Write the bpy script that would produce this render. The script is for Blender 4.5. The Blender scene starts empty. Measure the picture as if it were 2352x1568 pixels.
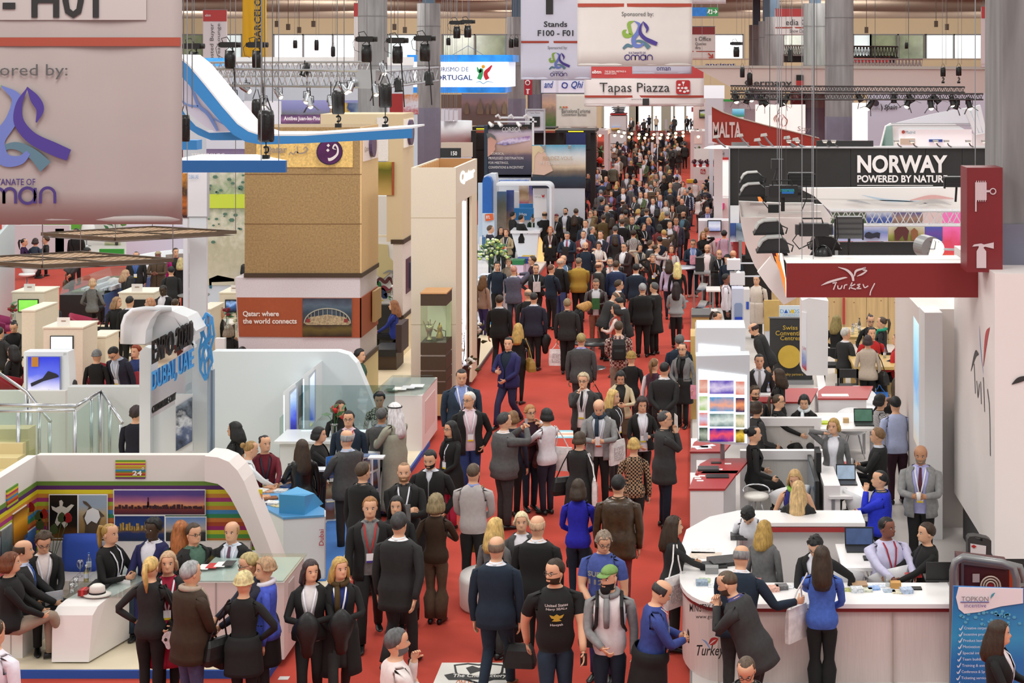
import bpy,math,random
import numpy as np
from math import cos as _c,sin as _s,pi
NA=np.array;en=enumerate
RR=random.Random;LS=np.linspace
from mathutils import Vector as V3,Matrix
random.seed(7);RS=np.random.RandomState(3)
S=bpy.context.scene
COL=S.collection
#  camera, world, light, exposure
F=3600.;H=7.2;HY=151.;VX=1590.
cam_d=bpy.data.cameras.new('camera');cam=bpy.data.objects.new('camera',cam_d);COL.objects.link(cam)
cam.location=(0,0,H);cam.rotation_euler=(pi/2,0,0)
cam_d.sensor_width=36;cam_d.lens=F/2352*36
cam_d.shift_x=-(VX-1176)/2352;cam_d.shift_y=-(784-HY)/2352
cam_d.clip_end=500;cam_d.clip_start=.5
S.camera=cam
S.view_settings.view_transform='Standard';S.view_settings.look='None'
S.view_settings.gamma=1;S.view_settings.use_curve_mapping=False
S.view_settings.exposure=0.25
w=bpy.data.worlds.new('world');S.world=w;w.use_nodes=True
w.node_tree.nodes['Background'].inputs[0].default_value=(1,.985,.97,1)
w.node_tree.nodes['Background'].inputs[1].default_value=.66
S.cycles.use_denoising=True
S.cycles.max_bounces=5;S.cycles.diffuse_bounces=2;S.cycles.glossy_bounces=2
S.cycles.transmission_bounces=4;S.cycles.transparent_max_bounces=10
def area(x,y,z,sx,sy,power,col=(1,.97,.92),rx=0):
 l=bpy.data.lights.new('hall_or_fill_light','AREA');l.shape='RECTANGLE';l.size=sx;l.size_y=sy
 l.energy=power;l.color=col
 o=bpy.data.objects.new('hall_or_fill_light',l);o.location=(x,y,z);o.rotation_euler=(rx,0,0);COL.objects.link(o)
for ly in(10,24,40,58,78,100,124,150):
 for lx,k in((-17,1.),(-5,1.),(7,1.)):
  area(lx,ly+(3 if lx==-5 else 0),13.,3.5,3.5,520*k)
for lx in(-50,-30,-10,12,34):  # added fill lamps, not hall fixtures: they brighten the back wall and ceiling
 area(lx,150,10.5,6,3,1500,rx=math.radians(75));area(lx,128,9.5,6,4,900,rx=math.radians(160))
 #  helpers
def lin(c):
 return c/12.92 if c<=.04045 else((c+.055)/1.055)**2.4
def rgb(h):
 if len(h)==3:h=''.join(c*2 for c in h)
 return tuple(lin(int(h[i:i+2],16)/255)for i in(0,2,4))+(1,)
MC={}
def M(hexc,rough=.5,metal=0,emit=0,noise=0,scale=8,bump=0,coat=0,name=None,stretch=None):
 key=(hexc,rough,metal,emit,noise,scale,bump,coat,stretch)
 if key in MC:return MC[key]
 m=bpy.data.materials.new(name or 'surface_'+hexc);m.use_nodes=True
 nt=m.node_tree;b=nt.nodes['Principled BSDF'];c=rgb(hexc)
 b.inputs['Base Color'].default_value=c
 b.inputs['Roughness'].default_value=rough;b.inputs['Metallic'].default_value=metal
 if emit:
  b.inputs['Emission Color'].default_value=c;b.inputs['Emission Strength'].default_value=emit
 if coat:b.inputs['Coat Weight'].default_value=coat
 if noise or bump:
  tc=nt.nodes.new('ShaderNodeTexCoord');mp=nt.nodes.new('ShaderNodeMapping')
  mp.inputs['Scale'].default_value=stretch or(1,1,1)
  n=nt.nodes.new('ShaderNodeTexNoise');n.inputs['Scale'].default_value=scale;n.inputs['Detail'].default_value=4
  nt.links.new(tc.outputs['Object'],mp.inputs[0]);nt.links.new(mp.outputs[0],n.inputs['Vector'])
  if noise:
   r=nt.nodes.new('ShaderNodeValToRGB')
   r.color_ramp.elements[0].position=.3;r.color_ramp.elements[1].position=.7
   r.color_ramp.elements[0].color=tuple(v*(1-noise)for v in c[:3])+(1,)
   r.color_ramp.elements[1].color=tuple(min(1,v*(1+noise))for v in c[:3])+(1,)
   nt.links.new(n.outputs['Fac'],r.inputs[0]);nt.links.new(r.outputs[0],b.inputs['Base Color'])
   if emit:nt.links.new(r.outputs[0],b.inputs['Emission Color'])
  if bump:
   bp=nt.nodes.new('ShaderNodeBump');bp.inputs['Strength'].default_value=bump;bp.inputs['Distance'].default_value=.02
   nt.links.new(n.outputs['Fac'],bp.inputs['Height']);nt.links.new(bp.outputs[0],b.inputs['Normal'])
 MC[key]=m
 return m
def Ft(stops,scale=5,amt=.35,emit=0,axis=2,rough=.35,dist=0):
 """a printed picture: colour bands (ground to sky) broken up by noise"""
 if isinstance(stops,str):stops=[(float(t.split(':')[0]),t.split(':')[1])for t in stops.split()]
 key=('ph',tuple(stops),scale,amt,emit,axis)
 if key in MC:return MC[key]
 m=bpy.data.materials.new('photo_print');m.use_nodes=True;nt=m.node_tree;b=nt.nodes['Principled BSDF']
 tc=nt.nodes.new('ShaderNodeTexCoord');sp=nt.nodes.new('ShaderNodeSeparateXYZ');nt.links.new(tc.outputs['Generated'],sp.inputs[0])
 n=nt.nodes.new('ShaderNodeTexNoise');n.inputs['Scale'].default_value=scale;n.inputs['Detail'].default_value=6
 n.inputs['Distortion'].default_value=dist
 nt.links.new(tc.outputs['Object'],n.inputs['Vector'])
 ma=nt.nodes.new('ShaderNodeMath');ma.operation='MULTIPLY_ADD';ma.inputs[1].default_value=amt*2;ma.inputs[2].default_value=-amt
 nt.links.new(n.outputs['Fac'],ma.inputs[0])
 ad=nt.nodes.new('ShaderNodeMath');ad.operation='ADD';nt.links.new(ma.outputs[0],ad.inputs[0]);nt.links.new(sp.outputs[axis],ad.inputs[1])
 r=nt.nodes.new('ShaderNodeValToRGB');cr=r.color_ramp
 for i,(p,c)in en(stops):
  e=cr.elements[i]if i<2 else cr.elements.new(p)
  e.position=p;e.color=rgb(c)
 nt.links.new(ad.outputs[0],r.inputs[0]);nt.links.new(r.outputs[0],b.inputs['Base Color'])
 b.inputs['Roughness'].default_value=rough
 if emit:
  nt.links.new(r.outputs[0],b.inputs['Emission Color']);b.inputs['Emission Strength'].default_value=emit
 MC[key]=m
 return m
def GM(tint='dfeeee',refl=.12):
 key=('gl',tint,refl)
 if key in MC:return MC[key]
 m=bpy.data.materials.new('clear_glass');m.use_nodes=True;nt=m.node_tree
 out=nt.nodes['Material Output'];nt.nodes.remove(nt.nodes['Principled BSDF'])
 t=nt.nodes.new('ShaderNodeBsdfTransparent');t.inputs[0].default_value=tuple(v**.45 for v in rgb(tint)[:3])+(1,)
 g=nt.nodes.new('ShaderNodeBsdfGlossy');g.inputs['Roughness'].default_value=.05
 x=nt.nodes.new('ShaderNodeMixShader');x.inputs[0].default_value=refl
 nt.links.new(t.outputs[0],x.inputs[1]);nt.links.new(g.outputs[0],x.inputs[2]);nt.links.new(x.outputs[0],out.inputs[0])
 MC[key]=m
 return m
def pat(kind,c1,c2,scale=30):
 """woven or printed cloth patterns"""
 key=(kind,c1,c2,scale)
 if key in MC:return MC[key]
 m=bpy.data.materials.new(kind+'_cloth');m.use_nodes=True;nt=m.node_tree;b=nt.nodes['Principled BSDF']
 tc=nt.nodes.new('ShaderNodeTexCoord')
 mix=nt.nodes.new('ShaderNodeMix');mix.data_type='RGBA'
 mix.inputs[6].default_value=rgb(c1);mix.inputs[7].default_value=rgb(c2)
 if kind=='check':
  t=nt.nodes.new('ShaderNodeTexChecker');t.inputs['Scale'].default_value=scale;o=t.outputs['Fac']
  nt.links.new(tc.outputs['Object'],t.inputs['Vector'])
 elif kind=='stripe':
  t=nt.nodes.new('ShaderNodeTexWave');t.bands_direction='Z';t.inputs['Scale'].default_value=scale
  nt.links.new(tc.outputs['Object'],t.inputs['Vector'])
  g=nt.nodes.new('ShaderNodeMath');g.operation='GREATER_THAN';g.inputs[1].default_value=.5
  nt.links.new(t.outputs['Fac'],g.inputs[0]);o=g.outputs[0]
 else:
  t=nt.nodes.new('ShaderNodeTexWave'if kind=='zebra'else 'ShaderNodeTexNoise');t.inputs['Scale'].default_value=scale
  if kind=='zebra':t.inputs['Distortion'].default_value=12
  nt.links.new(tc.outputs['Object'],t.inputs['Vector'])
  g=nt.nodes.new('ShaderNodeMath');g.operation='GREATER_THAN';g.inputs[1].default_value=.5
  nt.links.new(t.outputs['Fac'],g.inputs[0]);o=g.outputs[0]
 nt.links.new(o,mix.inputs[0]);nt.links.new(mix.outputs[2],b.inputs['Base Color']);b.inputs['Roughness'].default_value=.8
 MC[key]=m
 return m
def W(px,py,Y):
 return((px-VX)*Y/F,Y,H-(py-HY)*Y/F)
def J(px,Y):return(px-VX)*Y/F
def Q(py,Y):return H-(py-HY)*Y/F
def YZ(py,z):return(H-z)*F/(py-HY)
class O:
 def __init__(s):s.v=[];s.f=[];s.m=[];s.cur=0
 def add(s,vs,fs):
  b=len(s.v);s.v+=[tuple(p)for p in vs]
  s.f+=[tuple(i+b for i in f)for f in fs];s.m+=[s.cur]*len(fs);return s
 def box(s,x0,x1,y0,y1,z0,z1):
  v=[(x,y,z)for z in(z0,z1)for y in(y0,y1)for x in(x0,x1)]
  return s.add(v,[(0,2,3,1),(4,5,7,6),(0,1,5,4),(2,6,7,3),(0,4,6,2),(1,3,7,5)])
 def Pb(s,x0,y0,x1,y1,Y,d):
  return s.box(J(x0,Y),J(x1,Y),Y,Y+d,Q(y1,Y),Q(y0,Y))
 def Pr(s,pts,ext):
  n=len(pts);e=V3(ext)
  v=[V3(p)for p in pts];v+=[p+e for p in v]
  fs=[tuple(range(n)),tuple(reversed(range(n,2*n)))]+[(i,i+n,(i+1)%n+n,(i+1)%n)for i in range(n)]
  return s.add(v,fs)
 def Pp(s,pp,Y,d):
  return s.Pr([W(x,y,Y)for x,y in pp],(0,d,0))
 def tube(s,pts,r,n=6,cap=True):
  pts=[V3(p)for p in pts];b=len(s.v)
  rr=r if isinstance(r,(list,tuple))else[r]*len(pts)
  t0=(pts[1]-pts[0]).normalized();u=t0.orthogonal().normalized();vs=[]
  for i,p in en(pts):
   t=(pts[min(i+1,len(pts)-1)]-pts[max(i-1,0)])
   t=t.normalized()if t.length>1e-9 else t0
   u=(u-t*u.dot(t));u=u.normalized()if u.length>1e-6 else t.orthogonal().normalized()
   w_=t.cross(u)
   for k in range(n):
    a=2*pi*k/n;vs.append(p+(u*_c(a)+w_*_s(a))*rr[i])
  fs=[(i*n+k,i*n+(k+1)%n,(i+1)*n+(k+1)%n,(i+1)*n+k)for i in range(len(pts)-1)for k in range(n)]
  if cap:fs+=[tuple(reversed(range(n))),tuple((len(pts)-1)*n+k for k in range(n))]
  return s.add(vs,fs)
 def Lt(s,c,prof,n=16,sy=1):
  vs=[]
  for r,z in prof:
   for k in range(n):
    a=2*pi*k/n;vs.append((c[0]+r*_c(a),c[1]+r*sy*_s(a),c[2]+z))
  m=len(prof)
  fs=[(i*n+k,i*n+(k+1)%n,(i+1)*n+(k+1)%n,(i+1)*n+k)for i in range(m-1)for k in range(n)]
  fs+=[tuple(reversed(range(n))),tuple((m-1)*n+k for k in range(n))]
  return s.add(vs,fs)
 def ball(s,c,r,n=8,m=6):
  r=r if isinstance(r,tuple)else(r,r,r);prof=[]
  vs=[(c[0],c[1],c[2]-r[2])]
  for i in range(1,m):
   t=pi*i/m
   for k in range(n):
    a=2*pi*k/n
    vs.append((c[0]+r[0]*_s(t)*_c(a),c[1]+r[1]*_s(t)*_s(a),c[2]-r[2]*_c(t)))
  vs.append((c[0],c[1],c[2]+r[2]));L=len(vs)-1
  fs=[(0,1+(k+1)%n,1+k)for k in range(n)]
  fs+=[(1+i*n+k,1+i*n+(k+1)%n,1+(i+1)*n+(k+1)%n,1+(i+1)*n+k)for i in range(m-2)for k in range(n)]
  fs+=[(L,1+(m-2)*n+k,1+(m-2)*n+(k+1)%n)for k in range(n)]
  return s.add(vs,fs)
 def B(s,name,mats,R0=None,smooth=False,label=None):
  me=bpy.data.meshes.new(name)
  off=V3(R0.get('_o',(0,0,0)))if R0 is not None else V3((0,0,0))
  me.from_pydata([(p[0]-off[0],p[1]-off[1],p[2]-off[2])for p in s.v],[],s.f)
  if not isinstance(mats,(list,tuple)):mats=[mats]
  for m in mats:me.materials.append(m)
  if len(mats)>1:me.polygons.foreach_set('material_index',s.m)
  if smooth:me.polygons.foreach_set('use_smooth',[True]*len(s.f))
  me.update()
  o=bpy.data.objects.new(name,me);COL.objects.link(o)
  if R0 is not None:o.parent=R0
  if label:o['label']=label
  return o
def PB(*a):return O().Pb(*a)
def BX(*a):return O().box(*a)
def PP(*a):return O().Pp(*a)
def TB(*a):return O().tube(*a)
def SR(o):o['kind']='structure';return o
def tag(o,label,cat,group=None):
 o['label']=label;o['category']=cat
 if group:o['group']=group
 return o
def Th(name,label,cat,loc=(0,0,0),group=None):
 o=bpy.data.objects.new(name,None);COL.objects.link(o);o.location=loc;o.empty_display_size=.1
 o['_o']=tuple(float(v)for v in loc)
 return tag(o,label,cat,group)
def Pt(name,label,cat,px,py,Y,group=None):return Th(name,label,cat,W(px,py,Y),group)
def glyphs(s,bold=.02,shear=0,rot=0):
 cu=bpy.data.curves.new('t','FONT');cu.body=s;cu.offset=bold;cu.resolution_u=4 if bold>=.03 else 2;cu.shear=shear
 ob=bpy.data.objects.new('t',cu);me=bpy.data.meshes.new_from_object(ob);co=NA([v.co[:2]for v in me.vertices]);fs=[tuple(p.vertices)for p in me.polygons]
 bpy.data.objects.remove(ob);bpy.data.curves.remove(cu);bpy.data.meshes.remove(me)
 if rot:co=np.stack([-co[:,1],co[:,0]],1)
 return(co-co.min(0))/(co.max(0)-co.min(0)),fs
def sol(o,t):md=o.modifiers.new('thickness','SOLIDIFY');md.thickness=t;md.offset=1;return o
def T(R0,s,x0,y0,x1,y1,Y,mat,bold=0,ext=.01,name='lettering',rot=0,shear=0,side=None):
 """text fitted into a pixel rectangle at distance Y; side=(X, Ya, Yb, za, zb) puts it on a wall running along the aisle"""
 co,fs=glyphs(s,bold,shear,rot)
 if side:
  X,Ya,Yb,za,zb=side
  vs=[(X,Ya+(Yb-Ya)*a,za+(zb-za)*b)for a,b in co]
 else:
  X0,X1,Z0,Z1=J(x0,Y),J(x1,Y),Q(y1,Y),Q(y0,Y)
  vs=[(X0+(X1-X0)*a,Y-ext,Z0+(Z1-Z0)*b)for a,b in co]
 b=O();b.add(vs,fs)
 return b.B(name,mat,R0)
def smooth_curve(pts,n=8):
 P=[NA(p,float)for p in pts];P=[2*P[0]-P[1]]+P+[2*P[-1]-P[-2]];out=[]
 for i in range(1,len(P)-2):
  for k in range(n):
   t=k/n
   out.append(.5*((2*P[i])+(-P[i-1]+P[i+1])*t+(2*P[i-1]-5*P[i]+4*P[i+1]-P[i+2])*t*t+(-P[i-1]+3*P[i]-3*P[i+1]+P[i+2])*t**3))
 out.append(P[-2]);return out
def Sk(R0,pts,widths,Y,mat,ext=.01,name='emblem',n=6,closed=False):
 """a brush stroke of varying width drawn through pixel points, a thin cut-out on its sign"""
 q=smooth_curve([(p[0],p[1],w_)for p,w_ in zip(pts,widths)],n)
 L=[];R=[]
 for i in range(len(q)):
  a=q[max(i-1,0)];c=q[min(i+1,len(q)-1)];t=NA([c[0]-a[0],c[1]-a[1]]);t/=(np.linalg.norm(t)+1e-9)
  nn=NA([-t[1],t[0]])*max(q[i][2],.05)/2;L.append(q[i][:2]+nn);R.append(q[i][:2]-nn)
 vs=[W(x,y,Y)for x,y in L+R];vs=[(x,y-ext,z)for x,y,z in vs];k=len(L)
 b=O();b.add(vs,[(i,i+1,k+i+1,k+i)for i in range(k-1)])
 return b.B(name,mat,R0)
WT_=M('f4f2f0',.45);OFFW=M('e9e4de',.5);BK=M('111');DARK=M('222')
CH=M('c9ccd0',.25,1);ST=M('9fa2a6',.35,.8);GLASS=GM()
LIT=M('ffffff',.5,0,1.)
#  people
SKIN={'l':M('da8',.55),'p':M('e6b8a2',.55),'t':M('b86',.55),'d':M('432'),'b':M('854',.55)}
LIPS=M('a55');EYEW=M('e8e4de',.3);EYED=M('211',.3)
TORSO=[(.84,.150,.105,0),(.90,.172,.122,-.008),(.97,.170,.122,-.008),(1.04,.158,.112,0),(1.12,.156,.110,.004),(1.20,.166,.116,.004),(1.27,.176,.120,.004),(1.335,.182,.118,0),(1.395,.178,.108,-.008),(1.43,.150,.092,-.014),(1.455,.112,.078,-.016),(1.475,.078,.068,-.012)]
TORSOF=[(.84,.155,.110,0),(.90,.178,.128,-.010),(.97,.168,.118,-.006),(1.04,.136,.100,0),(1.12,.132,.098,.006),(1.20,.146,.114,.016),(1.27,.156,.126,.020),(1.335,.160,.116,.010),(1.395,.158,.100,-.006),(1.43,.132,.084,-.014),(1.455,.098,.072,-.016),(1.475,.068,.062,-.012)]
HEADR=[(1.495,.058,.062,.062,-.004),(1.515,.057,.060,.060,0),(1.528,.060,.086,.062,.004),(1.540,.063,.100,.068,.004),(1.556,.067,.105,.078,.003),(1.572,.070,.106,.086,0),(1.588,.073,.104,.093,0),(1.604,.075,.104,.098,0),(1.620,.077,.101,.101,0),(1.636,.078,.098,.103,0),(1.652,.079,.101,.104,0),(1.675,.079,.101,.104,0),(1.700,.076,.095,.099,0),(1.722,.066,.081,.087,0),(1.738,.049,.058,.064,0),(1.747,.025,.030,.034,0)]
NOSE={4:0,5:-.004,6:.016,7:.024,8:.015,9:.006,10:.001}
def rotx(v,a,c):
 y,z=v[1]-c[1],v[2]-c[2];return NA([v[0],c[1]+y*_c(a)-z*_s(a),c[2]+y*_s(a)+z*_c(a)])
def rotz(v,a,c):
 x,y=v[0]-c[0],v[1]-c[1];return NA([c[0]+x*_c(a)-y*_s(a),c[1]+x*_s(a)+y*_c(a),v[2]])
ARM={'down':(.245,.03,.80,.5,-1),'hold':(.075,.30,1.13,.8,-.6),'low':(.07,.22,.96,.9,-.5),'fold':(-.06,.20,1.17,.9,-.2),'phone':(.135,.085,1.52,.9,-.8),'chin':(.05,.175,1.42,.6,-.8),'mouth':(.04,.20,1.455,.6,-.8),'hip':(.19,.02,1.,1.4,-.8),'pocket':(.20,.07,.90,.8,-1),'reach':(.13,.50,1.06,.6,-.5),'point':(.10,.53,1.33,.4,-.3),'strap':(.10,.15,1.27,1,-.5),'back':(.04,-.17,.93,1,-1),'camera':(.065,.31,1.47,.8,-.7),'swingf':(.24,.22,.88,.4,-1),'swingb':(.25,-.17,.86,.4,-1),'side':(.55,.20,1.20,.3,-1),'lap':(.10,.36,1.00,.8,-.6),'table':(.14,.45,1.10,.8,-.5),'hair':(.17,.04,1.60,1.3,-.1),'wide':(.42,.10,.98,1,-.6)}
def frames(P,u0,tans=()):
 """parallel-transport frames along centres P"""
 P=[NA(p,float)for p in P];out=[];u=NA(u0,float)
 for i in range(len(P)):
  t=NA(tans[i],float)/np.linalg.norm(tans[i])if i<len(tans)else P[min(i+1,len(P)-1)]-P[max(i-1,0)];t/=np.linalg.norm(t)+1e-9
  u=u-t*u.dot(t);u/=np.linalg.norm(u)+1e-9
  out.append((P[i],u.copy(),np.cross(t,u)))
 return out
class PM:
 def __init__(s):s.v=[];s.f=[];s.m=[]
 def V(s,p):s.v.append(tuple(float(q)for q in p));return len(s.v)-1
 def Fc(s,f,m):s.f.append(tuple(f));s.m.append(m)
 def bridge(s,a,b,m):
  n=len(a)
  for k in range(n):s.Fc((a[k],a[(k+1)%n],b[(k+1)%n],b[k]),m)
def ring(pm,fr,r,angs,sq=1.):
 c,u,w_=fr;return[pm.V(c+(u*_c(a)+w_*_s(a)*sq)*r)for a in angs]
def finger(pm,base,d,up,L,r,curl,mi,n=5,seg=3):
 d=NA(d,float);d/=np.linalg.norm(d);up=NA(up,float);pts=[NA(base,float)-d*.012];p=NA(base,float);pts.append(p)
 for i in range(seg):
  a=curl*(i+.4);q=d*_c(a)-up*_s(a);p=p+q*L/seg;pts.append(p)
 fr=frames(pts,up);prev=None;ang=[2*pi*k/n for k in range(n)]
 for i,f in en(fr):
  rr=r*(1-.28*i/len(fr));rg=ring(pm,f,rr,ang)
  if prev:pm.bridge(prev,rg,mi)
  prev=rg
 pm.Fc(prev,mi)
def person(name,P):
 """P: dict of pose and clothes. Returns root and key points (world)."""
 h=P.get('h',1.72);fat=P.get('f',1.);fem=P['g']=='f';hi=P.get('hi',True)
 st=P.get('st','stand');lean=math.radians(P.get('ln',0));sit=st in('sit','cross','stool')
 ph={'sit':.50,'cross':.50,'stool':.74}.get(st,.90)
 dz=ph-.90
 N=24 if hi else 14
 tor=TORSOF if fem else TORSO
 jk=P.get('j');mats=[SKIN[P.get('sk','l')],P['sm'],P['tm'],P['lm'],LIPS,EYEW,EYED,P.get('bdm',EYED)]
 sleeve=P.get('sl','long');bare=P.get('bl',0)
 pel=NA([0,0,.90])
 def TT(v):
  q=rotx(v,-lean,(0,0,.93));q=q+NA([0,0,dz]);return q
 hy=math.radians(-P.get('hy',0));hp=math.radians(P.get('hp',0))
 nb=NA([0,-.012,1.49])
 def TH(v):
  q=rotx(NA(v,float),-hp,(0,0,1.53));q=rotz(q,hy,(0,0,0));return TT(q)
 pm=PM();sx=1.
 rows=[]
 step=1 if hi else 1
 for i,(z,a,b,yc)in en(tor):
  bel=(fat-1)*(1. if.9<z<1.3 else.5)+1
  if z>1.42:bel=1+(fat-1)*.25
  row=[]
  for k in range(N):
   th=2*pi*k/N
   s_,c_=_s(th),_c(th)
   e=.82;x=math.copysign(abs(s_)**e,s_)*a*bel;y=math.copysign(abs(c_)**e,c_)*b*(bel**1.4 if c_>0 else bel)+yc
   row.append(pm.V(TT(NA([x,y,z]))))
  rows.append(row)
 q=N//4;hw=2 if hi else 1
 r0,r1=6,9
 hole=set()
 for i in range(r0,r1):
  for k in list(range(q-hw,q+hw))+list(range(3*q-hw if N%4==0 else N-q-hw,(3*q if N%4==0 else N-q)+hw)):hole.add((i,k%N))
 ql=3*q if N%4==0 else N-q
 for i in range(len(rows)-1):
  for k in range(N):
   if(i,k)in hole:continue
   pm.Fc((rows[i][k],rows[i+1][k],rows[i+1][(k+1)%N],rows[i][(k+1)%N]),1)
 prev=rows[-1]
 hr=HEADR if hi else[HEADR[i]for i in(0,1,3,5,7,9,11,13,14,15)]
 for i,(z,a,bf,bb,yc)in en(hr):
  row=[];kk=-.42*min(1,i/3)
  for k in range(N):
   t=2*pi*k/N;th=t+kk*_s(t)*(1-.35*abs(_s(t)))
   s_,c_=_s(th),_c(th)
   y=c_*(bf if c_>0 else bb);
   if hi and i in NOSE:
    dk=min(k,N-k);y+=NOSE[i]*(1 if dk==0 else.35 if dk==1 else 0)
    if i in(9,)and dk in(2,3):y-=.006
   fn=TH if i>1 else TT
   row.append(pm.V(fn(NA([s_*a*(1+(fat-1)*.3),y+yc+.008,z]))))
  for k in range(N):
   dk=min(k,N-1-k)/N*24
   bd=P.get('beard')and((.0<=dk<7 and 1.52<z<1.575 and not(dk<2 and z>1.56))or(dk<3 and 1.58<z<1.60)or(2<=dk<7 and 1.57<z<1.60))
   pm.Fc((prev[k],row[k],row[(k+1)%N],prev[(k+1)%N]),7 if bd else 0)
  prev=row
 top=pm.V(TH(NA([0,.008,1.750])))
 for k in range(N):pm.Fc((prev[k],top,prev[(k+1)%N]),0)
 def blob(c,r,mi,n=6,m=4,tr=TH):
  b=O().ball(c,r,n,m);o=len(pm.v)
  for p in b.v:pm.V(tr(NA(p)))
  for f in b.f:pm.Fc(tuple(i+o for i in f),mi)
 for s in(-1,1):
  blob((s*.079,.0,1.618),(.011,.020,.032),0)
  if hi:
   blob((s*.031,.094,1.634),(.0155,.010,.0075),5)
   blob((s*.031,.1015,1.634),(.0075,.005,.0075),6)
   blob((s*.033,.099,1.652),(.022,.008,.0045),6)
  else:blob((s*.031,.094,1.636),(.016,.010,.010),6)
 blob((0,.103,1.566),(.025,.009,.0065),4)
 KP={}
 for side,qq,s in(('R',q,1),('L',ql,-1)):
  lo=[rows[r0][(qq+d)%N]for d in range(-hw,hw+1)];up_=[rows[r1][(qq+d)%N]for d in range(hw,-hw-1,-1)]
  e1=[rows[i][(qq+hw)%N]for i in range(r0+1,r1)];e2=[rows[i][(qq-hw)%N]for i in range(r1-1,r0,-1)]
  loop=lo+e1+up_+e2
  pv=NA([pm.v[i]for i in loop]);cen=pv.mean(0)
  sh=TT(NA([s*(.203 if not fem else.180)*(1+(fat-1)*.8),-.006,1.358]))
  spec=P.get(side,'down')
  if isinstance(spec,str):tx,ty,tz,po,pb=ARM[spec]
  else:tx,ty,tz,po,pb=spec
  if sit and spec=='down':tx,ty,tz=.26,.22,1.
  tg=TT(NA([s*tx*(1+(fat-1)*.5 if tx>.15 else 1),ty*(1+(fat-1)*.5),tz]))
  if spec in('phone','chin','mouth','hair'):tg=TH(NA([s*tx,ty,tz]))
  A,B=.285,.255
  d=tg-sh;L=np.linalg.norm(d);L2=min(L,A+B-.005);dn=d/L;tg=sh+dn*L2
  pole=NA([s*po,-.35*(1 if pb<0 else-1),pb*.9]);pole=pole-dn*pole.dot(dn);pole/=np.linalg.norm(pole)+1e-9
  ca=(A*A+L2*L2-B*B)/(2*A*L2);ca=max(-1,min(1,ca));el=sh+dn*A*ca+pole*A*math.sqrt(1-ca*ca)
  cents=[cen,sh+(el-sh)*.05,sh+(el-sh)*.28,sh+(el-sh)*.6,sh+(el-sh)*.9,el+(tg-el)*.1,el+(tg-el)*.35,el+(tg-el)*.7,tg]
  rad=[0,.060,.058,.053,.048,.047,.046,.041,.036]if sleeve!='none'else[0,.054,.050,.044,.040,.039,.040,.033,.027]
  if fem:rad=[r*.84 for r in rad]
  if sleeve=='short':rad=[0,.062,.064,.062,.044,.043,.042,.036,.030]
  rad=[r*(1+(fat-1)*.5)for r in rad]
  nml=NA([s,0,0.])
  u0=(TT(NA([0,0,1.]))-TT(np.zeros(3)));w0=np.cross(nml,u0)
  ad=(el-sh)/np.linalg.norm(el-sh)
  fr=frames(cents,u0,(nml,nml*.55+ad*.6,nml*.12+ad))
  angs=[math.atan2((p-cen).dot(w0),(p-cen).dot(u0))for p in pv]
  prev=loop;smat=2
  for i in range(1,len(cents)):
   rg=ring(pm,fr[i],rad[i],angs)
   mi=2
   if sleeve=='none'or(sleeve=='short'and i>3):mi=0
   if sleeve=='three'and i>6:mi=0
   for k in range(len(loop)):
    f=(prev[k],prev[(k+1)%len(loop)],rg[(k+1)%len(loop)],rg[k])
    pm.Fc(f if s>0 else f,mi)
   prev=rg
  dr=tg-el;dr/=np.linalg.norm(dr);c,u,w_=fr[-1]
  inward=NA([-s,0,0.]);inward=inward-dr*inward.dot(dr)
  if np.linalg.norm(inward)<.2:inward=NA([0,0,1.])-dr*dr[2]
  inward/=np.linalg.norm(inward)
  across=np.cross(dr,inward);hs=.88 if fem else 1.
  rg=ring(pm,(tg,u,w_),.026*hs,angs);
  for k in range(len(loop)):pm.Fc((prev[k],prev[(k+1)%len(loop)],rg[(k+1)%len(loop)],rg[k]),0)
  pr=rg;pang=angs
  for t_,wa,wb in((.025,.030,.017),(.055,.040,.015),(.088,.041,.013)):
   cc=tg+dr*t_*hs;r_=[]
   for p_ in pang:
    v_=(u*_c(p_)+w_*_s(p_));r_.append(pm.V(cc+across*v_.dot(across)*wa*hs+inward*v_.dot(inward)*wb*hs))
   for k in range(len(loop)):pm.Fc((pr[k],pr[(k+1)%len(loop)],r_[(k+1)%len(loop)],r_[k]),0)
   pr=r_
  pm.Fc(pr,0)
  curl=P.get('curl',.32 if spec in('down','swingf','swingb','table','reach')else.62)
  sgn=1 if across[1]+across[2]*.3>0 else-1
  for j,(o_,L_)in en(((-.030,.072),(-.010,.080),(.010,.074),(.029,.058))):
   finger(pm,tg+dr*.084*hs-across*o_*sgn*hs,dr,-inward,L_*hs,.0095*hs,curl,0,5 if hi else 4,3 if hi else 2)
  td=dr*.75+across*sgn*.65+inward*.35
  finger(pm,tg+dr*.03*hs+across*sgn*.030*hs,td,-inward,.062*hs,.0115*hs,curl*.5,0,5 if hi else 4,2)
  KP[side]=tg+dr*.10;KP[side+'s']=sh;KP[side+'e']=el
 bot=rows[0];half=N//2
 fc,bc=bot[0],bot[half]
 pf,pb=NA(pm.v[fc]),NA(pm.v[bc])
 cz=TT(NA([0,0,.815]))
 mid=[pm.V(pf*(1-t)+pb*t+(cz-(pf+pb)/2)*(_s(pi*t)))for t in(.28,.5,.72)]
 knees={}
 stance=P.get('sw',.10 if not fem else.07)
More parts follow.
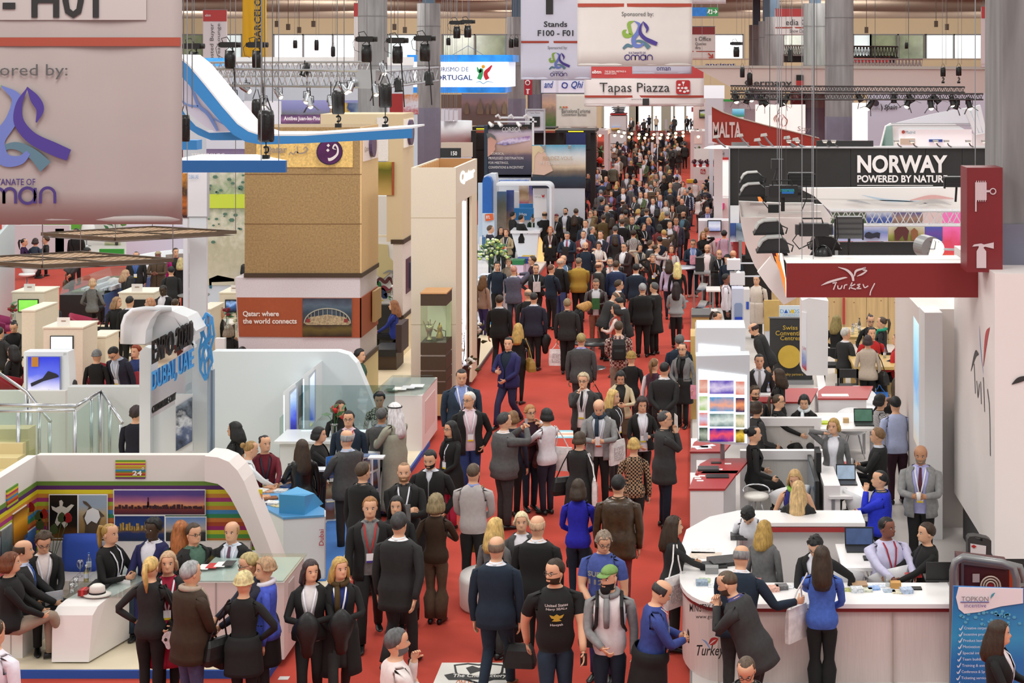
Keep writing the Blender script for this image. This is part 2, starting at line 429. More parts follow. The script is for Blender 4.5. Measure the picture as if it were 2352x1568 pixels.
 for s in(1,-1):
  if s>0:loop=[bot[k]for k in range(0,half+1)]+[mid[2],mid[1],mid[0]]
  else:loop=[bot[k%N]for k in range(half,N+1)]+[mid[0],mid[1],mid[2]]
  loop=loop if s>0 else loop
  pv=NA([pm.v[i]for i in loop]);cen=pv.mean(0)
  hip=NA([s*.088,0,.86+dz])
  if not sit:
   wk=P.get('walk',0)*s
   an=NA([s*stance+(.02 if abs(s)else 0)*0,wk*.30,.085+(.05 if wk<0 else 0)]);kn=NA([s*(stance*.5+.045),wk*.17+.02+(.05*abs(wk)),.49])
   if wk<0:kn=kn+NA([0,.13,0])
  elif st=='cross'and s==1:
   kn=NA([s*.02,.46,.58]);an=NA([-.14,.60,.22])
  elif st=='stool':kn=NA([s*.12,.42,.70]);an=NA([s*.10,.36,.30])
  else:
   kn=NA([s*.12,.43,.50]);an=NA([s*.12,.44+P.get('ft',0),.085])
  if P.get('gesture'):pass
  hc=hip*.55+cen*.45
  cents=[cen,hc+(kn-hc)*.18,hc+(kn-hc)*.45,hc+(kn-hc)*.75,hc+(kn-hc)*.94,kn+(an-kn)*.08,kn+(an-kn)*.35,kn+(an-kn)*.65,an]
  wd=P.get('wd',1.)
  rad=[0,.092,.084,.070,.063,.061,.060*wd,.053*wd,.050*wd]if not bare and not P.get('slim')else[0,.090,.078,.062,.054,.052,.052,.042,.036]
  rad=[r*(1+(fat-1)*.6)*(.97 if fem else 1)for r in rad]
  nml=NA([0,0,-1.])
  u0=NA([0,1.,0]);t0=cents[1]-cents[0];t0/=np.linalg.norm(t0);
  ua=u0 if abs(t0[1])<.8 else NA([0,0,1.]);
  ua=ua-t0*ua.dot(t0);ua/=np.linalg.norm(ua);wa=np.cross(t0,ua)
  fr=frames(cents,ua)
  angs=[math.atan2((p-cen).dot(wa),(p-cen).dot(ua))for p in pv]
  if sit:
   u1=NA([0,1.,0]);w1=np.cross(nml,u1);angs=[math.atan2((p-cen).dot(w1),(p-cen).dot(u1))for p in pv]
  prev=loop
  for i in range(1,len(cents)):
   rg=ring(pm,fr[i],rad[i],angs)
   mi=3 if not(bare and i>5)else 0
   for k in range(len(loop)):pm.Fc((prev[k],prev[(k+1)%len(loop)],rg[(k+1)%len(loop)],rg[k]),mi)
   prev=rg
  pm.Fc(prev,mi)
  knees[s]=(kn,an)
 sc=h/1.75
 if sit:sc=P.get('sc',1.)
 R0=bpy.data.objects.new(name,None);COL.objects.link(R0);R0.empty_display_size=.1
 R0.location=P['loc'];R0.rotation_euler=(0,0,math.radians(-P.get('fa',0)));R0.scale=(sc,sc,sc)
 def mk(nm,pmx,ms,par=R0,smooth=True,solid=0):
  me=bpy.data.meshes.new(nm);me.from_pydata(pmx.v,[],pmx.f)
  for m in ms:me.materials.append(m)
  if hasattr(pmx,'m')and len(ms)>1:me.polygons.foreach_set('material_index',pmx.m)
  if smooth:me.polygons.foreach_set('use_smooth',[True]*len(pmx.f))
  me.update();o=bpy.data.objects.new(nm,me);COL.objects.link(o);o.parent=par
  if solid:
   md=o.modifiers.new('thickness','SOLIDIFY');md.thickness=solid;md.offset=1
  return o
 mk('body',pm,mats)
 shm=P.get('shm',M('111',.35));heel=P.get('heel',0)
 if hi or not sit:
  for s in(1,-1):
   kn,an=knees[s];b=PM();pr=None
   fw=NA([s*.12,1,0]);fw/=np.linalg.norm(fw)
   if st=='cross'and s==1:fw=NA([-.3,.7,-.5]);fw/=np.linalg.norm(fw)
   dn=NA([0,0,-1.]);rt=np.cross(fw,NA([0,0,1.]));upv=np.cross(rt,fw)
   for t,wd_,hh in((-.075,.022,.03),(-.065,.034,.075),(-.02,.036,.082),(.04,.038,.066),(.10,.045,.044),(.155,.040,.030),(.185,.018,.016)):
    c=an+fw*t;c=c-upv*(.075);rg=[]
    for k in range(8):
     a=2*pi*k/8;rg.append(b.V(c+rt*_c(a)*wd_+upv*(hh/2+_s(a)*hh/2)))
    if pr:b.bridge(pr,rg,0)
    else:b.Fc(list(reversed(rg)),0)
    pr=rg
   b.Fc(pr,0);mk('shoe',b,[shm])
 def shell(nm,mat,ztop,hem,off,openf,flare=0,thick=0,z0open=None):
  b=O();n=26 if hi else 16;zs=LS(hem,ztop,12 if hi else 8);g=[]
  prof=[(t[0],t[1],t[2],t[3])for t in tor]
  for z in zs:
   zz=max(z,.88)
   a=np.interp(zz,[p[0]for p in prof],[p[1]for p in prof]);bb=np.interp(zz,[p[0]for p in prof],[p[2]for p in prof]);yc=np.interp(zz,[p[0]for p in prof],[p[3]for p in prof])
   bel=(fat-1)*(1. if.9<z<1.3 else.5)+1
   ex=off+max(0,1.08-z)*flare;a=a*bel+ex;bb=bb*bel+ex
   if sit and z<.95:zz=z
   th0=openf(z);r_=[]
   for k in range(n+1):
    th=th0+(2*pi-2*th0)*k/n;s_,c_=_s(th),_c(th);e=.84
    wob=1+.012*_s(th*7+z*9)*(1 if z<1.2 else 0)
    v=NA([math.copysign(abs(s_)**e,s_)*a*wob,math.copysign(abs(c_)**e,c_)*bb*(bel**.4 if c_>0 else 1)*wob+yc,z])
    q_=TT(v)
    if z<.9 and not sit and lean>.2:q_=v+NA([0,0,dz])if z<.7 else q_
    r_.append(q_)
   g.append(r_)
  m=len(zs)
  vs=[p for r_ in g for p in r_]
  fs=[(i*(n+1)+k,(i+1)*(n+1)+k,(i+1)*(n+1)+k+1,i*(n+1)+k+1)for i in range(m-1)for k in range(n)]
  b.add(vs,fs);return mk(nm,b,[mat],solid=.008)
 if jk:
  op=P.get('op','suit');hem=P.get('hem',.79 if not fem else.86)
  if sit:hem=max(hem,.88)
  if op=='suit':fo=lambda z:.04 if z<1.14 else.04+(z-1.14)/.30*.62
  elif op=='open':fo=lambda z:.30+max(0,z-1.2)*1.2
  elif op=='zip':fo=lambda z:.02 if z<1.36 else.02+(z-1.36)*3
  else:fo=lambda z:0.01
  shell('jacket',P['tm'],1.462,hem,.014,fo,P.get('fl',.10))
 if P.get('km'):
  shell('skirt',P['km'],1.05 if P.get('kt',0)==0 else P['kt'],P.get('kh',.52),.016,lambda z:0,P.get('fl',.05))
 if P.get('wrapm'):
  shell('coat_tied_round_waist',P['wrapm'],1.02,.48,.03,lambda z:.35,.10)
 if P.get('collar'):
  b=O();g=[];n=16
  for z,a,bb,yc in((1.460,.084,.076,-.012),(1.492,.066,.068,.0)):
   for k in range(n+1):
    th=.30+(2*pi-.6)*k/n;g.append(TT(NA([_s(th)*a,_c(th)*bb+yc,z])))
  b.add(g,[(k,n+1+k,n+2+k,k+1)for k in range(n)]);mk('collar',b,[P['collar']],solid=.005)
 def front(z,x=0,off=0):
  a=np.interp(z,[p[0]for p in tor],[p[1]for p in tor]);bb=np.interp(z,[p[0]for p in tor],[p[2]for p in tor]);yc=np.interp(z,[p[0]for p in tor],[p[3]for p in tor])
  bel=(fat-1)*(1. if.9<z<1.3 else.5)+1;a*=bel;bb*=bel**1.4
  return NA([x,bb*math.sqrt(max(.1,1-(abs(x)/a)**2.3))+yc+off,z])
 if P.get('tie'):
  b=O();zs=(1.462,1.44,1.36,1.25,1.14,1.11);ws=(.016,.017,.022,.028,.034,.003);vs=[]
  for z,w_ in zip(zs,ws):
   for x in(-w_,w_):vs.append(TT(front(z,x,.012)))
  b.add(vs,[(2*i,2*i+1,2*i+3,2*i+2)for i in range(5)]);mk('tie',b,[P['tie']],solid=.004)
 if P.get('lan')and(hi or True):
  b=O()
  for s in(1,-1):
   pts=[front(z,s*x,.024)for z,x in((1.46,.075),(1.40,.068),(1.30,.050),(1.20,.028),(1.11,.010))]
   pts[0][1]-=.03;vs=[]
   for p in pts:vs+=[TT(p+NA([-.010,0,0])),TT(p+NA([.010,0,0]))]
   b.add(vs,[(2*i,2*i+1,2*i+3,2*i+2)for i in range(4)])
  lo=mk('lanyard',b,[P['lan']],solid=.003)
  b=O();p=front(1.06,0,.03);vs=[TT(p+NA(d_))for d_ in((-.045,0,-.055),(.045,0,-.055),(.045,0,.055),(-.045,0,.055),(-.045,.006,-.055),(.045,.006,-.055),(.045,.006,.055),(-.045,.006,.055))]
  b.add(vs,[(0,1,2,3),(4,7,6,5),(0,4,5,1),(1,5,6,2),(2,6,7,3),(3,7,4,0)]);mk('name_badge',b,[M('f2f2f4',.4)],lo,False)
  if hi:
   b=O();vs=[TT(p+NA(d_))for d_ in((-.044,.008,-.054),(.044,.008,-.054),(.044,.008,-.030),(-.044,.008,-.030))]
   b.add(vs,[(0,1,2,3)]);mk('badge_stripe',b,[P.get('bs',M('ec2'))],lo,False)
 if P.get('scarf'):
  b=O();pts=[TT(NA([_s(t)*.085,_c(t)*.088-.005,1.475-.02*_c(t)]))for t in LS(0,2*pi,15)]
  b.tube(pts,.034,7);
  pts=[TT(front(z,.03,.03))for z in(1.44,1.35,1.25,1.15)];b.tube(pts,[.03,.036,.036,.03],6);mk('scarf',b,[P['scarf']])
 if P.get('glasses'):
  b=O()
  for s in(-1,1):
   b.tube([TH(NA([s*.033+.022*_c(t),.118,1.634+.016*_s(t)]))for t in LS(0,2*pi,9)],.0028,4)
   b.tube([TH(NA([s*.055,.116,1.637])),TH(NA([s*.080,.02,1.635]))],.0028,4)
  b.tube([TH(NA([-.011,.120,1.637])),TH(NA([.011,.120,1.637]))],.0028,4);mk('glasses',b,[M('222',.3)])
 hs,hm=P['hr'],P['hm']
 C=NA([0,.002,1.650])
 def cap_surface(lowf,off=.010,n=24,m=8,puff=1.,rough=.0,drop=None,mat=hm,nm='hair',tuck=.0):
  """shell over the skull: lowf(th) elevation (rad) of the hairline, drop(th) extra hanging length"""
  b=O();vs=[];n=n if hi else 14;m=m if hi else 5;K=m+1+(5 if drop else 0)
  rnd=np.random.RandomState(int(abs(P['loc'][0]*100+P['loc'][1]*10))%9999)
  ph1=rnd.rand(3)*6
  for k in range(n):
   th=2*pi*k/n;e0=lowf(th);s_,c_=_s(th),_c(th)
   for i in range(m+1):
    e=e0+(pi/2-e0)*(1-i/m)
    rx,ry,rz=.083*puff+off,(.105 if c_>0 else.108)*puff+off,.102*puff+off
    ru=1+rough*(_s(th*7+ph1[0]+e*5)+_s(th*11+ph1[1]-e*9)+.6*_s(th*17+e*13))
    edge=1-.10*(i==m)-(.03 if i==m-1 else 0)
    if drop and drop(th)>.01:edge=1
    vs.append(C+NA([s_*rx*_c(e)*ru*edge,c_*ry*_c(e)*ru*edge,rz*_s(e)*ru]))
   if drop:
    L=drop(th);last=vs[-1]
    for i in range(1,6):
     t=i/5;ru=1+rough*1.5*(_s(th*9+ph1[2]+t*4)+_s(th*15-t*7))
     out=.02*_s(t*pi*.6)*(1 if L>.2 else.6)*min(1,L/.15)-(.03 if i==5 else 0)-(.012*t if L<.06 else 0)
     d_=NA([s_,c_,0])*(out+ru*.012)
     vs.append(last+d_+NA([0,(-.05*t if c_<0 and L>.15 else 0),-L*t]))
  fs=[(k*K+i,k*K+i+1,((k+1)%n)*K+i+1,((k+1)%n)*K+i)for k in range(n)for i in range(K-1)]
  vs=[TH(v)for v in vs];b.add(vs,fs);return mk(nm,b,[mat],solid=.010)
 front_=lambda th:.5+.5*_c(th)
 if hs in('short','thin','curly','spiky'):
  r_=.012 if hs=='short'else.05 if hs=='curly'else.02
  def low(th):
   c=_c(th);return(.62 if c>.55 else.62-(.55-c)*1.9 if c>.15 else-.14-(.15-c)*.42)
  cap_surface(low,.013 if hs!='curly'else.024,rough=r_)
 elif hs=='buzz':
  def low(th):
   c=_c(th);return(.72 if c>.55 else.72-(.55-c)*2. if c>.15 else-.10-(.15-c)*.35)
  cap_surface(low,.007,rough=.002)
 elif hs=='bald':
  b=O();n=16;vs=[]
  for k in range(n+1):
   th=1.25+(2*pi-2.5)*k/n;s_,c_=_s(th),_c(th)
   for e in(-.45,-.2,.05,.30,.42):vs.append(TH(C+NA([s_*(.083+.004)*_c(e),c_*(.106+.004)*_c(e),.10*_s(e)])))
  b.add(vs,[(k*5+i,k*5+i+1,k*5+i+6,k*5+i+5)for k in range(n)for i in range(4)]);mk('hair',b,[hm],solid=.006)
 elif hs in('long','wavy','bob','mid','volume'):
  L={'long':.30,'wavy':.26,'bob':.10,'mid':.17,'volume':.10}[hs];L=P.get('hl',L)
  rg=.035 if hs in('wavy','volume')else.012
  def low(th):
   c=_c(th);return.60 if c>.75 else(.60-(.75-c)*2.4 if c>.5 else 0.)
  def drop(th):
   c=_c(th);return 0 if c>.5 else L*min(1,(.5-c)*3)
  cap_surface(low,.012 if hs!='volume'else.024,rough=rg,drop=drop)
 elif hs in('pony','bun'):
  def low(th):
   c=_c(th);return(.66 if c>.55 else.66-(.55-c)*1.9 if c>.15 else-.10-(.15-c)*.40)
  o=cap_surface(low,.006,rough=.006);b=O()
  if hs=='pony':b.tube([TH(NA(p))for p in((0,-.10,1.70),(0,-.145,1.70),(0,-.165,1.62),(.01,-.15,1.50),(.01,-.13,1.38))],[.018,.030,.034,.028,.008],8)
  else:b.ball(TH(NA([0,-.125,1.68])),.042,10,7)
  mk('hair_tail'if hs=='pony'else 'hair_bun',b,[hm])
 elif hs=='cap':
  cap_surface(lambda th:.10 if _c(th)>.3 else-.25,.0,rough=.01,nm='hair')
  cap_surface(lambda th:.32,.016,mat=P['capm'],nm='cap')
  b=O();vs=[]
  for k in range(9):
   a=-1+2*k/8;vs+=[TH(NA([_s(a)*.085,.085+_c(a)*.03-.03,1.692])),TH(NA([_s(a)*.078,.10+_c(a)*.085,1.676]))]
  b.add(vs,[(2*i,2*i+1,2*i+3,2*i+2)for i in range(8)]);mk('cap_peak',b,[P['capm']],solid=.005)
 elif hs=='turban':
  cap_surface(lambda th:.30,.022,mat=hm,nm='embroidered_cap')
 elif hs in('cloth','hijab'):
  Lc=.42 if hs=='cloth'else.16
  def low(th):
   c=_c(th);return.42 if c>.6 else(.42-(.6-c)*2.1 if c>.4 else 0)
  cap_surface(low,.016,rough=.015,drop=lambda th:0 if _c(th)>.42 else Lc*min(1,(.42-_c(th))*3),nm='head_cloth')
  if hs=='cloth':
   b=O();b.tube([TH(C+NA([_s(t)*.098,_c(t)*.118,.050]))for t in LS(0,2*pi,17)],.010,6);mk('head_cord',b,[BK])
 if P.get('beard')=='big':
  b=O();b.ball((0,.075,1.525),(.062,.050,.062),12,8);b.v=[tuple(TH(NA(v)))for v in b.v];mk('beard',b,[P['bdm']])
 R=Matrix.Rotation(math.radians(-P.get('fa',0)),4,'Z')
 KW={k:V3(P['loc'])+R@(V3(v)*sc)for k,v in KP.items()}
 KW['hip']=V3(P['loc'])+R@(V3(TT(NA([.2,0,.92])))*sc)
 KW['back']=V3(P['loc'])+R@(V3(TT(NA([0,-.15,1.25])))*sc)
 KW['R']=KW['R'];KW['mat']=R;KW['sc']=sc;KW['TT']=TT
 return R0,KW
def pw(P_,KW,v):
 return V3(P_['loc'])+KW['mat']@(V3(KW['TT'](NA(v,float)))*KW['sc'])
PKW={}
def cloth(c):
 if ':'in c:
  k=c.split(':');return pat(k[0],k[1],k[2],float(k[3])if len(k)>3 else 30)
 if c.startswith('~'):return M(c[1:],.32,0,0,.3,14,.3)
 return M(c,.85,0,0,.06 if int(c[0],16)>8 else.14,22)
def headtop(st,h,ln,sc=1):
 z=1.75
 if st in('sit','cross'):z-=.40
 elif st=='stool':z-=.16
 s=h/1.75 if st not in('sit','cross','stool')else sc
 a=math.radians(ln);zz=(.93+(z-.93 if st not in('sit','cross','stool')else.82)*_c(a))
 if st in('sit','cross'):zz=.53+.82*_c(a)
 if st=='stool':zz=.77+.82*_c(a)
 return zz*s,.82*_s(a)*s
def folk(line,crowd=None):
 """'px,py,h,facing|label|key=value ...' : px,py is the top of the head in the photograph"""
 pos,label,kv=line.split('|');px,py,h,fa=[float(v)for v in pos.split(',')]
 D=dict(t.split('=',1)for t in kv.split())
 P={'h':h,'fa':fa,'g':D.get('g','m')}
 for k in('f','ln','hy','hp','walk','sw','hem','fl','kh','kt','wd','curl','hl','ft','sc'):
  if k in D:P[k]=float(D[k])
 for k in('st','sl','op','sk','L','R','beard'):
  if k in D:P[k]=D[k]
 for k in('bl','slim','glasses','heel'):
  if k in D:P[k]=int(D[k])
 s=cloth(D.get('s','d8d8e0'));P['sm']=s
 P['j']='j'in D
 P['tm']=cloth(D['j'])if 'j'in D else cloth(D.get('a',D.get('s','d8d8e0')))
 P['lm']=cloth(D.get('l','111'))
 if 'k'in D:P['km']=cloth(D['k'])
 if 'wrap'in D:P['wrapm']=cloth(D['wrap'])
 for k in('tie','lan','scarf'):
  if k in D:P[k]=cloth(D[k])
 if 'bs'in D:P['bs']=M(D['bs'],.5)
 if 'col'in D:P['collar']=cloth(D['col'])
 elif'j'in D and P['g']=='m':P['collar']=s
 hr,_,hc=D.get('hr','short:2a2019').partition(':');P['hr']=hr;P['hm']=M(hc,.55,0,0,.35,40,.35,stretch=(1,1,.25))if hc else BK
 if 'cap'in D:P['capm']=cloth(D['cap'])
 if 'bd'in D:P['beard']=P.get('beard','yes');P['bdm']=M(D['bd'],.9)
 if 'sh'in D:P['shm']=M(D['sh'],.4)
 if P.get('beard')and 'bdm'not in P:P['bdm']=P['hm']
 P.setdefault('f',1.08 if P['g']=='m'else 1.03)
 z0=float(D.get('z',0))
 zt,fy=headtop(P.get('st','stand'),h,P.get('ln',0),P.get('sc',1));Y=F*(H-z0-zt)/(py-HY)
 P['hi']=Y<float(D.get('lod',62))
 a=math.radians(fa);X=J(px,Y)-fy*_s(a);Yb=Y-fy*_c(a)
 P['loc']=(X,Yb,z0)
 r,K=person('person',P);tag(r,label,'person',crowd)
 P['K']=K
 PKW[D['id']if 'id'in D else label]=(P,K)
 return r,P,K
 #  the hall
def SB(name,mat,*bx):
 b=O()
 for q in bx:b.box(*q)
 return SR(b.B(name,mat))
RED=M('B63E2E',.95,0,0,.06,1.2,0)
CONC=M('888',.85,0,0,.22,1.6,.25,stretch=(3,3,.35))
PAINT=M('778',.6,0,0,.05,3)
fl=SB('floor',RED,(-70,60,3,180,-.2,0))
SB('wall_left',M('cdbfa8',.7),(-70,-69.6,3,180,0,14));SB('wall_right',M('cdbfa8',.7),(59.6,60,3,180,0,14))
SB('floor_near_back',M('999',.8),(-70,60,-12,3,-.2,0))
YB=174.
def zb(py):return Q(py,YB)
SB('wall_back',M('d9c8a4',.75),(-70,60,YB,YB+.5,zb(78),14),(-70,60,YB,YB+.5,zb(240),zb(134)),(-70,J(1385,YB),YB,YB+.5,0,zb(240)),(J(1600,YB),60,YB,YB+.5,0,zb(240)))
BRI=M('e8f4fa',.3,0,0,0);GLOW=M('f2f9ff',.4,0,1.15);GREENG=M('9a8',.2,0,0,.35,.5);PALEW=M('d8e6e6',.2,0,.55,.12,.3)
wins=[(-70,470,GREENG),(470,555,PALEW),(628,832,GLOW),(890,957,PALEW),(1015,1165,GREENG),(1240,1330,GREENG),(1640,1707,GLOW),(1800,1850,GREENG),(1960,2000,PALEW),(2000,2125,GREENG),(2127,2256,PALEW),(2300,2420,GREENG)]
for i,(a,c,m)in en(wins):
 f=SR(BX(J(a,YB),J(c,YB),YB+.35,YB+.45,zb(134),zb(78)).B('window_%d'%(i+1),m))
 n=max(1,round((c-a)/62));fr=O()
 for k in range(n+1):
  x=J(a,YB)+(J(c,YB)-J(a,YB))*k/n;fr.box(x-.08,x+.08,YB-.05,YB+.34,zb(134),zb(78))
 fr.box(J(a,YB),J(c,YB),YB-.05,YB+.34,zb(81),zb(78));fr.B('window_frame',M('888'),f)
 b=O();b.box(J(a,YB),J(c,YB),YB-.04,YB+.02,zb(134),zb(78));
b=O();x0=-70
segs=sorted([(J(a,YB),J(c,YB))for a,c,m in wins]);x=-70;wl=O()
for a,c in segs:
 if a>x+.01:wl.box(x,a,YB,YB+.5,zb(134),zb(78))
 x=c
wl.box(x,60,YB,YB+.5,zb(134),zb(78));SR(wl.B('wall_back_piers',M('d9c8a4',.75)))
d=SB('door_1',GLOW,(J(1385,YB),J(1600,YB),YB+.3,YB+.4,0,zb(240)))
fr=O()
for px in(1385,1420,1456,1463,1498,1530,1548,1574,1600):
 wdt=.55 if px in(1456,1530)else.12
 fr.box(J(px,YB)-wdt,J(px,YB)+wdt,YB-.1,YB+.3,0,zb(240))
fr.B('door_frame',M('aa9',.6),d)
SB('wall_back_band',M('ba9',.7),(-70,60,YB-.2,YB,zb(137),zb(134)),(-70,60,YB-.3,YB,zb(40),zb(37)))
ce=SB('ceiling',M('665',.8),(-70,60,112,180,13.2,13.4))
sl=O();y=114.
while y<174:sl.box(-70,60,y,y+.28,12.45,13.2);y+=1.05
o=sl.B('ceiling_louvre',M('a98',.7),ce);o['kind']='stuff'
def column(px,w,Y,n):
 x=J(px,Y);r=w/2;b=O();b.Lt((x+r,Y,5.07),[(r,0),(r,5.3)],14)
 R0=SR(b.B('column',CONC))
 O().Lt((x+r,Y,0),[(r+.01,0),(r+.01,5.07)],14).B('painted_base',PAINT,R0)
 BX(x+r-.28,x+r+.28,Y-.28,Y+.28,10.37,12.5).B('steel_post',M('456'),R0)
 j=O()
 for z in(7.2,9.2):j.Lt((x+r,Y,z),[(r+.012,0),(r+.012,.04)],14)
 j.B('casting_joint',M('777',.9),R0)
 return R0
for i,(px,w,Y)in en([(958,1.2,80),(822,1.2,64),(1845,1.2,80),(1895,1.2,66),(1757,1.2,102),(1720,1.2,122),(1742,1.2,112),(1165,1.2,102),(1212,1.2,118)]):
 column(px,w,Y,i)
b=O();b.box(J(2303,21.5),J(2303,21.5)+1.3,21.5,22.8,5.03,13);nc=SR(b.B('column',CONC))
BX(J(2303,21.5),J(2303,21.5)+1.3,21.48,22.8,Q(632,21.5),5.03).B('painted_base',PAINT,nc)
#  hanging banners
BAN=M('dcd6d2',.8,0,0,.02,2);STR=M('a43',.7);INK=M('333',.7);GREY=M('555',.7)
LB=M('dcdff0',.75)
def oman(R0,cx,cy,s,Y):
 """three swirling ribbons above two lines of lettering; s = pixels per unit of the middle banner"""
 c=lambda x,y:(cx+x*s,cy+y*s)
 G1,B1,P1,T1=M('8a4',.6),M('67b',.6),M('438',.6),M('578',.6)
 Sk(R0,[c(-6,-52),c(-18,-46),c(-16,-30),c(-14,-20),c(-26,-18),c(-30,-27),c(-24,-32)],[1*s,8*s,8*s,9*s,10*s,8*s,1*s],Y,G1,.012)
 Sk(R0,[c(-6,-52),c(6,-42),c(2,-26),c(-8,-10),c(-4,4),c(8,5),c(15,-1)],[1*s,8*s,9*s,10*s,10*s,7*s,4*s],Y,B1,.016)
 Sk(R0,[c(14,-50),c(8,-38),c(8,-24),c(18,-12),c(34,-4),c(46,1)],[1*s,5*s,8*s,9*s,10*s,9*s],Y,P1,.020)
 Sk(R0,[c(14,-51),c(20,-42),c(24,-34),c(21,-24)],[1*s,7*s,6*s,1*s],Y,P1,.021)
 Sk(R0,[c(-32,12),c(-22,4),c(-12,6),c(-4,-4),c(6,-6),c(18,0),c(28,10)],[5*s,8*s,6*s,4*s,6*s,8*s,11*s],Y,T1,.014)
 TM=M('437',.7)
 T(R0,'SULTANATE OF',*c(-19,19),*c(20,24),Y,TM,.01)
 for k,x in((0,-26),):pass
 def arc(x,y,r,a0,a1):return[c(x+r*_c(a),y-r*_s(a))for a in LS(a0,a1,9)]
 wd=2.3*s
 P_=lambda q:Sk(R0,q,[wd]*len(q),Y,TM,.012,'lettering',3)
 P_(arc(-22,32,6,0,2*pi))
 for x0 in(-13,-4):P_([c(x0,38)]+arc(x0+4.5,31,4.5,pi,0)+[c(x0+9,38)])
 P_(arc(14,32,6,0,2*pi));P_([c(20,26),c(20,32),c(20,38)])
 P_([c(24,38)]+arc(29.5,31.5,5.5,pi,0)+[c(35,38)])
def Bn(label,x0,y0,x1,y1,Y,mat=BAN,hang=(13.1,),cat='banner',name='hanging_banner',rod=True,group=None):
 r=Pt(name,label,cat,(x0+x1)/2,y1,Y,group)
 X0,X1,Z0,Z1=J(x0,Y),J(x1,Y),Q(y1,Y),Q(y0,Y)
 b=O();n=24;k=12;vs=[]
 for j in range(k+1):
  for i in range(n+1):
   u,v=i/n,j/k;vs.append((X0+(X1-X0)*u,Y+.018*_s(u*9+v*2)*(1-v)+.012*_s(u*23+v*5)*(1-v),Z0+(Z1-Z0)*v))
 b.add(vs,[(j*(n+1)+i,j*(n+1)+i+1,(j+1)*(n+1)+i+1,(j+1)*(n+1)+i)for j in range(k)for i in range(n)])
 o=b.B('cloth',mat,r,1);sol(o,.012)
 if rod:TB([(X0+.02,Y+.03,Z0+.05),(X1-.02,Y+.03,Z0+.05)],.045,8).B('bottom_rod',mat,r,1)
 w=O()
 for x in(X0+.1,X1-.1):w.tube([(x,Y,Z1),(x,Y,13.1)],.012,4)
 w.tube([(X0,Y,Z1),(X1,Y,Z1)],.03,6);w.B('hanging_wire',M('777'),r)
 return r
def stripe(r,x0,y0,x1,y1,Y,m=STR,name='stripe',ext=.03):return BX(J(x0,Y),J(x1,Y),Y-ext,Y-ext+.004,Q(y1,Y),Q(y0,Y)).B(name,m,r)
Yn=16.6
r=Bn('huge pale banner at upper left with ribbon emblem, black hall code and red stripe',-380,-420,419,515,Yn,M('A69C9A',.8,0,0,.02,2))
stripe(r,-379,86,417,106,Yn,M('943',.7));stripe(r,-360,-200,338,46,Yn,M('B0A8A6',.8),'code_patch',.028)
T(r,'Stands G100 - H01',-555,-42,228,42,Yn-.03,M('222',.7),.02)
T(r,'Sponsored by:',-113,147,156,182,Yn-.03,GREY,0)
oman(r,22,353,3.,Yn-.03)
Ym=50
r=Bn('pale banner hung mid hall above the aisle with ribbon emblem and thin red stripe',1326,-300,1590,152,Ym)
stripe(r,1327,8,1589,16,Ym);T(r,'Sponsored by:',1428,27,1501,40,Ym-.04,GREY);oman(r,1463,100,1.,Ym-.04)
stripe(r,1327,-140,1589,-60,Ym,M('e6e1de',.8),'code_patch')
Yf=60
r=Bn('pale blue stand-number banner with big letter F, left of the larger emblem banner',1196,-160,1358,183,Yf,LB)
stripe(r,1197,94,1357,99,Yf);T(r,'F',1254,-60,1298,33,Yf-.04,INK,.03);T(r,'Stands',1249,49,1303,62,Yf-.04,INK,.02);T(r,'F100 - F01',1235,69,1317,83,Yf-.04,INK,.02)
T(r,'Sponsored by:',1258,106,1303,115,Yf-.04,GREY);oman(r,1281,152,.6,Yf-.04)
Yt=84
r=Bn('wide white banner with red top and dish symbol over the far aisle',1342,153,1617,244,Yt,M('ece6e4',.8))
stripe(r,1343,153,1616,179,Yt,M('b44',.7));stripe(r,1343,219,1616,224,Yt)
T(r,'Tapas Piazza',1377,190,1538,218,Yt-.05,INK,0);T(r,'eibtm',1360,161,1381,169,Yt-.05,WT_,.02);T(r,'THE GLOBAL MEETINGS &',1389,162,1438,166,Yt-.05,WT_);T(r,'EVENTS EXPO',1389,167,1416,171,Yt-.05,WT_)
T(r,'Sponsored by',1450,226,1474,230,Yt-.05,GREY);stripe(r,1476,226,1491,242,Yt,INK,'sponsor_patch',.06)
def dish_icon(r,x0,y0,x1,y1,Y):
 w_=(x1-x0)/30;c=lambda x,y:(x0+x*w_,y0+y*w_)
 pts=[]
 for cx,cy,a0 in((26,26,0),(4,26,1),(4,4,2),(26,4,3)):
  for k in range(5):a=(a0+k/4)*pi/2;pts.append(c(cx+4*_c(a),cy+4*_s(a)))
 b=O();b.Pp(pts,Y-.02,.015);b.B('icon_panel',M('b33',.6),r)
 b=O()
 for x,y,q in((7,10,3),(5,17,3),(9,23,3),(13,17,3),(21,17,4),(25,23,3.4),(18,25,3.4)):
  cc=[c(x+q*_c(t),y+q*.75*_s(t))for t in LS(0,2*pi,11)[:-1]];b.Pp(cc,Y-.035,.012)
 b.Pp([c(12,3),c(19,3),c(17,8),c(16,9),c(16,13),c(15,13),c(15,9),c(14,8)],Y-.035,.012)
 b.B('dish_shapes',WT_,r)
dish_icon(r,1553,184,1585,215,Yt-.03)
r=Bn('pale blue strip of a banner peeping out under the big emblem banner',1452,60,1589,170,76,LB)
for x0 in(0,):
 T(r,'oman',1508,154,1540,162,75.95,M('437',.7));
r=Bn('white office-directions banner with dark red top and slanting red arrow',1560,61,1643,137,96,M('ded8d2',.8))
stripe(r,1561,62,1642,79,96,M('833',.7));stripe(r,1561,117,1642,119,96)
T(r,'s Office',1597,84,1633,94,95.95,INK);T(r,'Queries',1597,97,1622,105,95.95,INK);T(r,'ifira',1597,106,1609,113,95.95,INK)
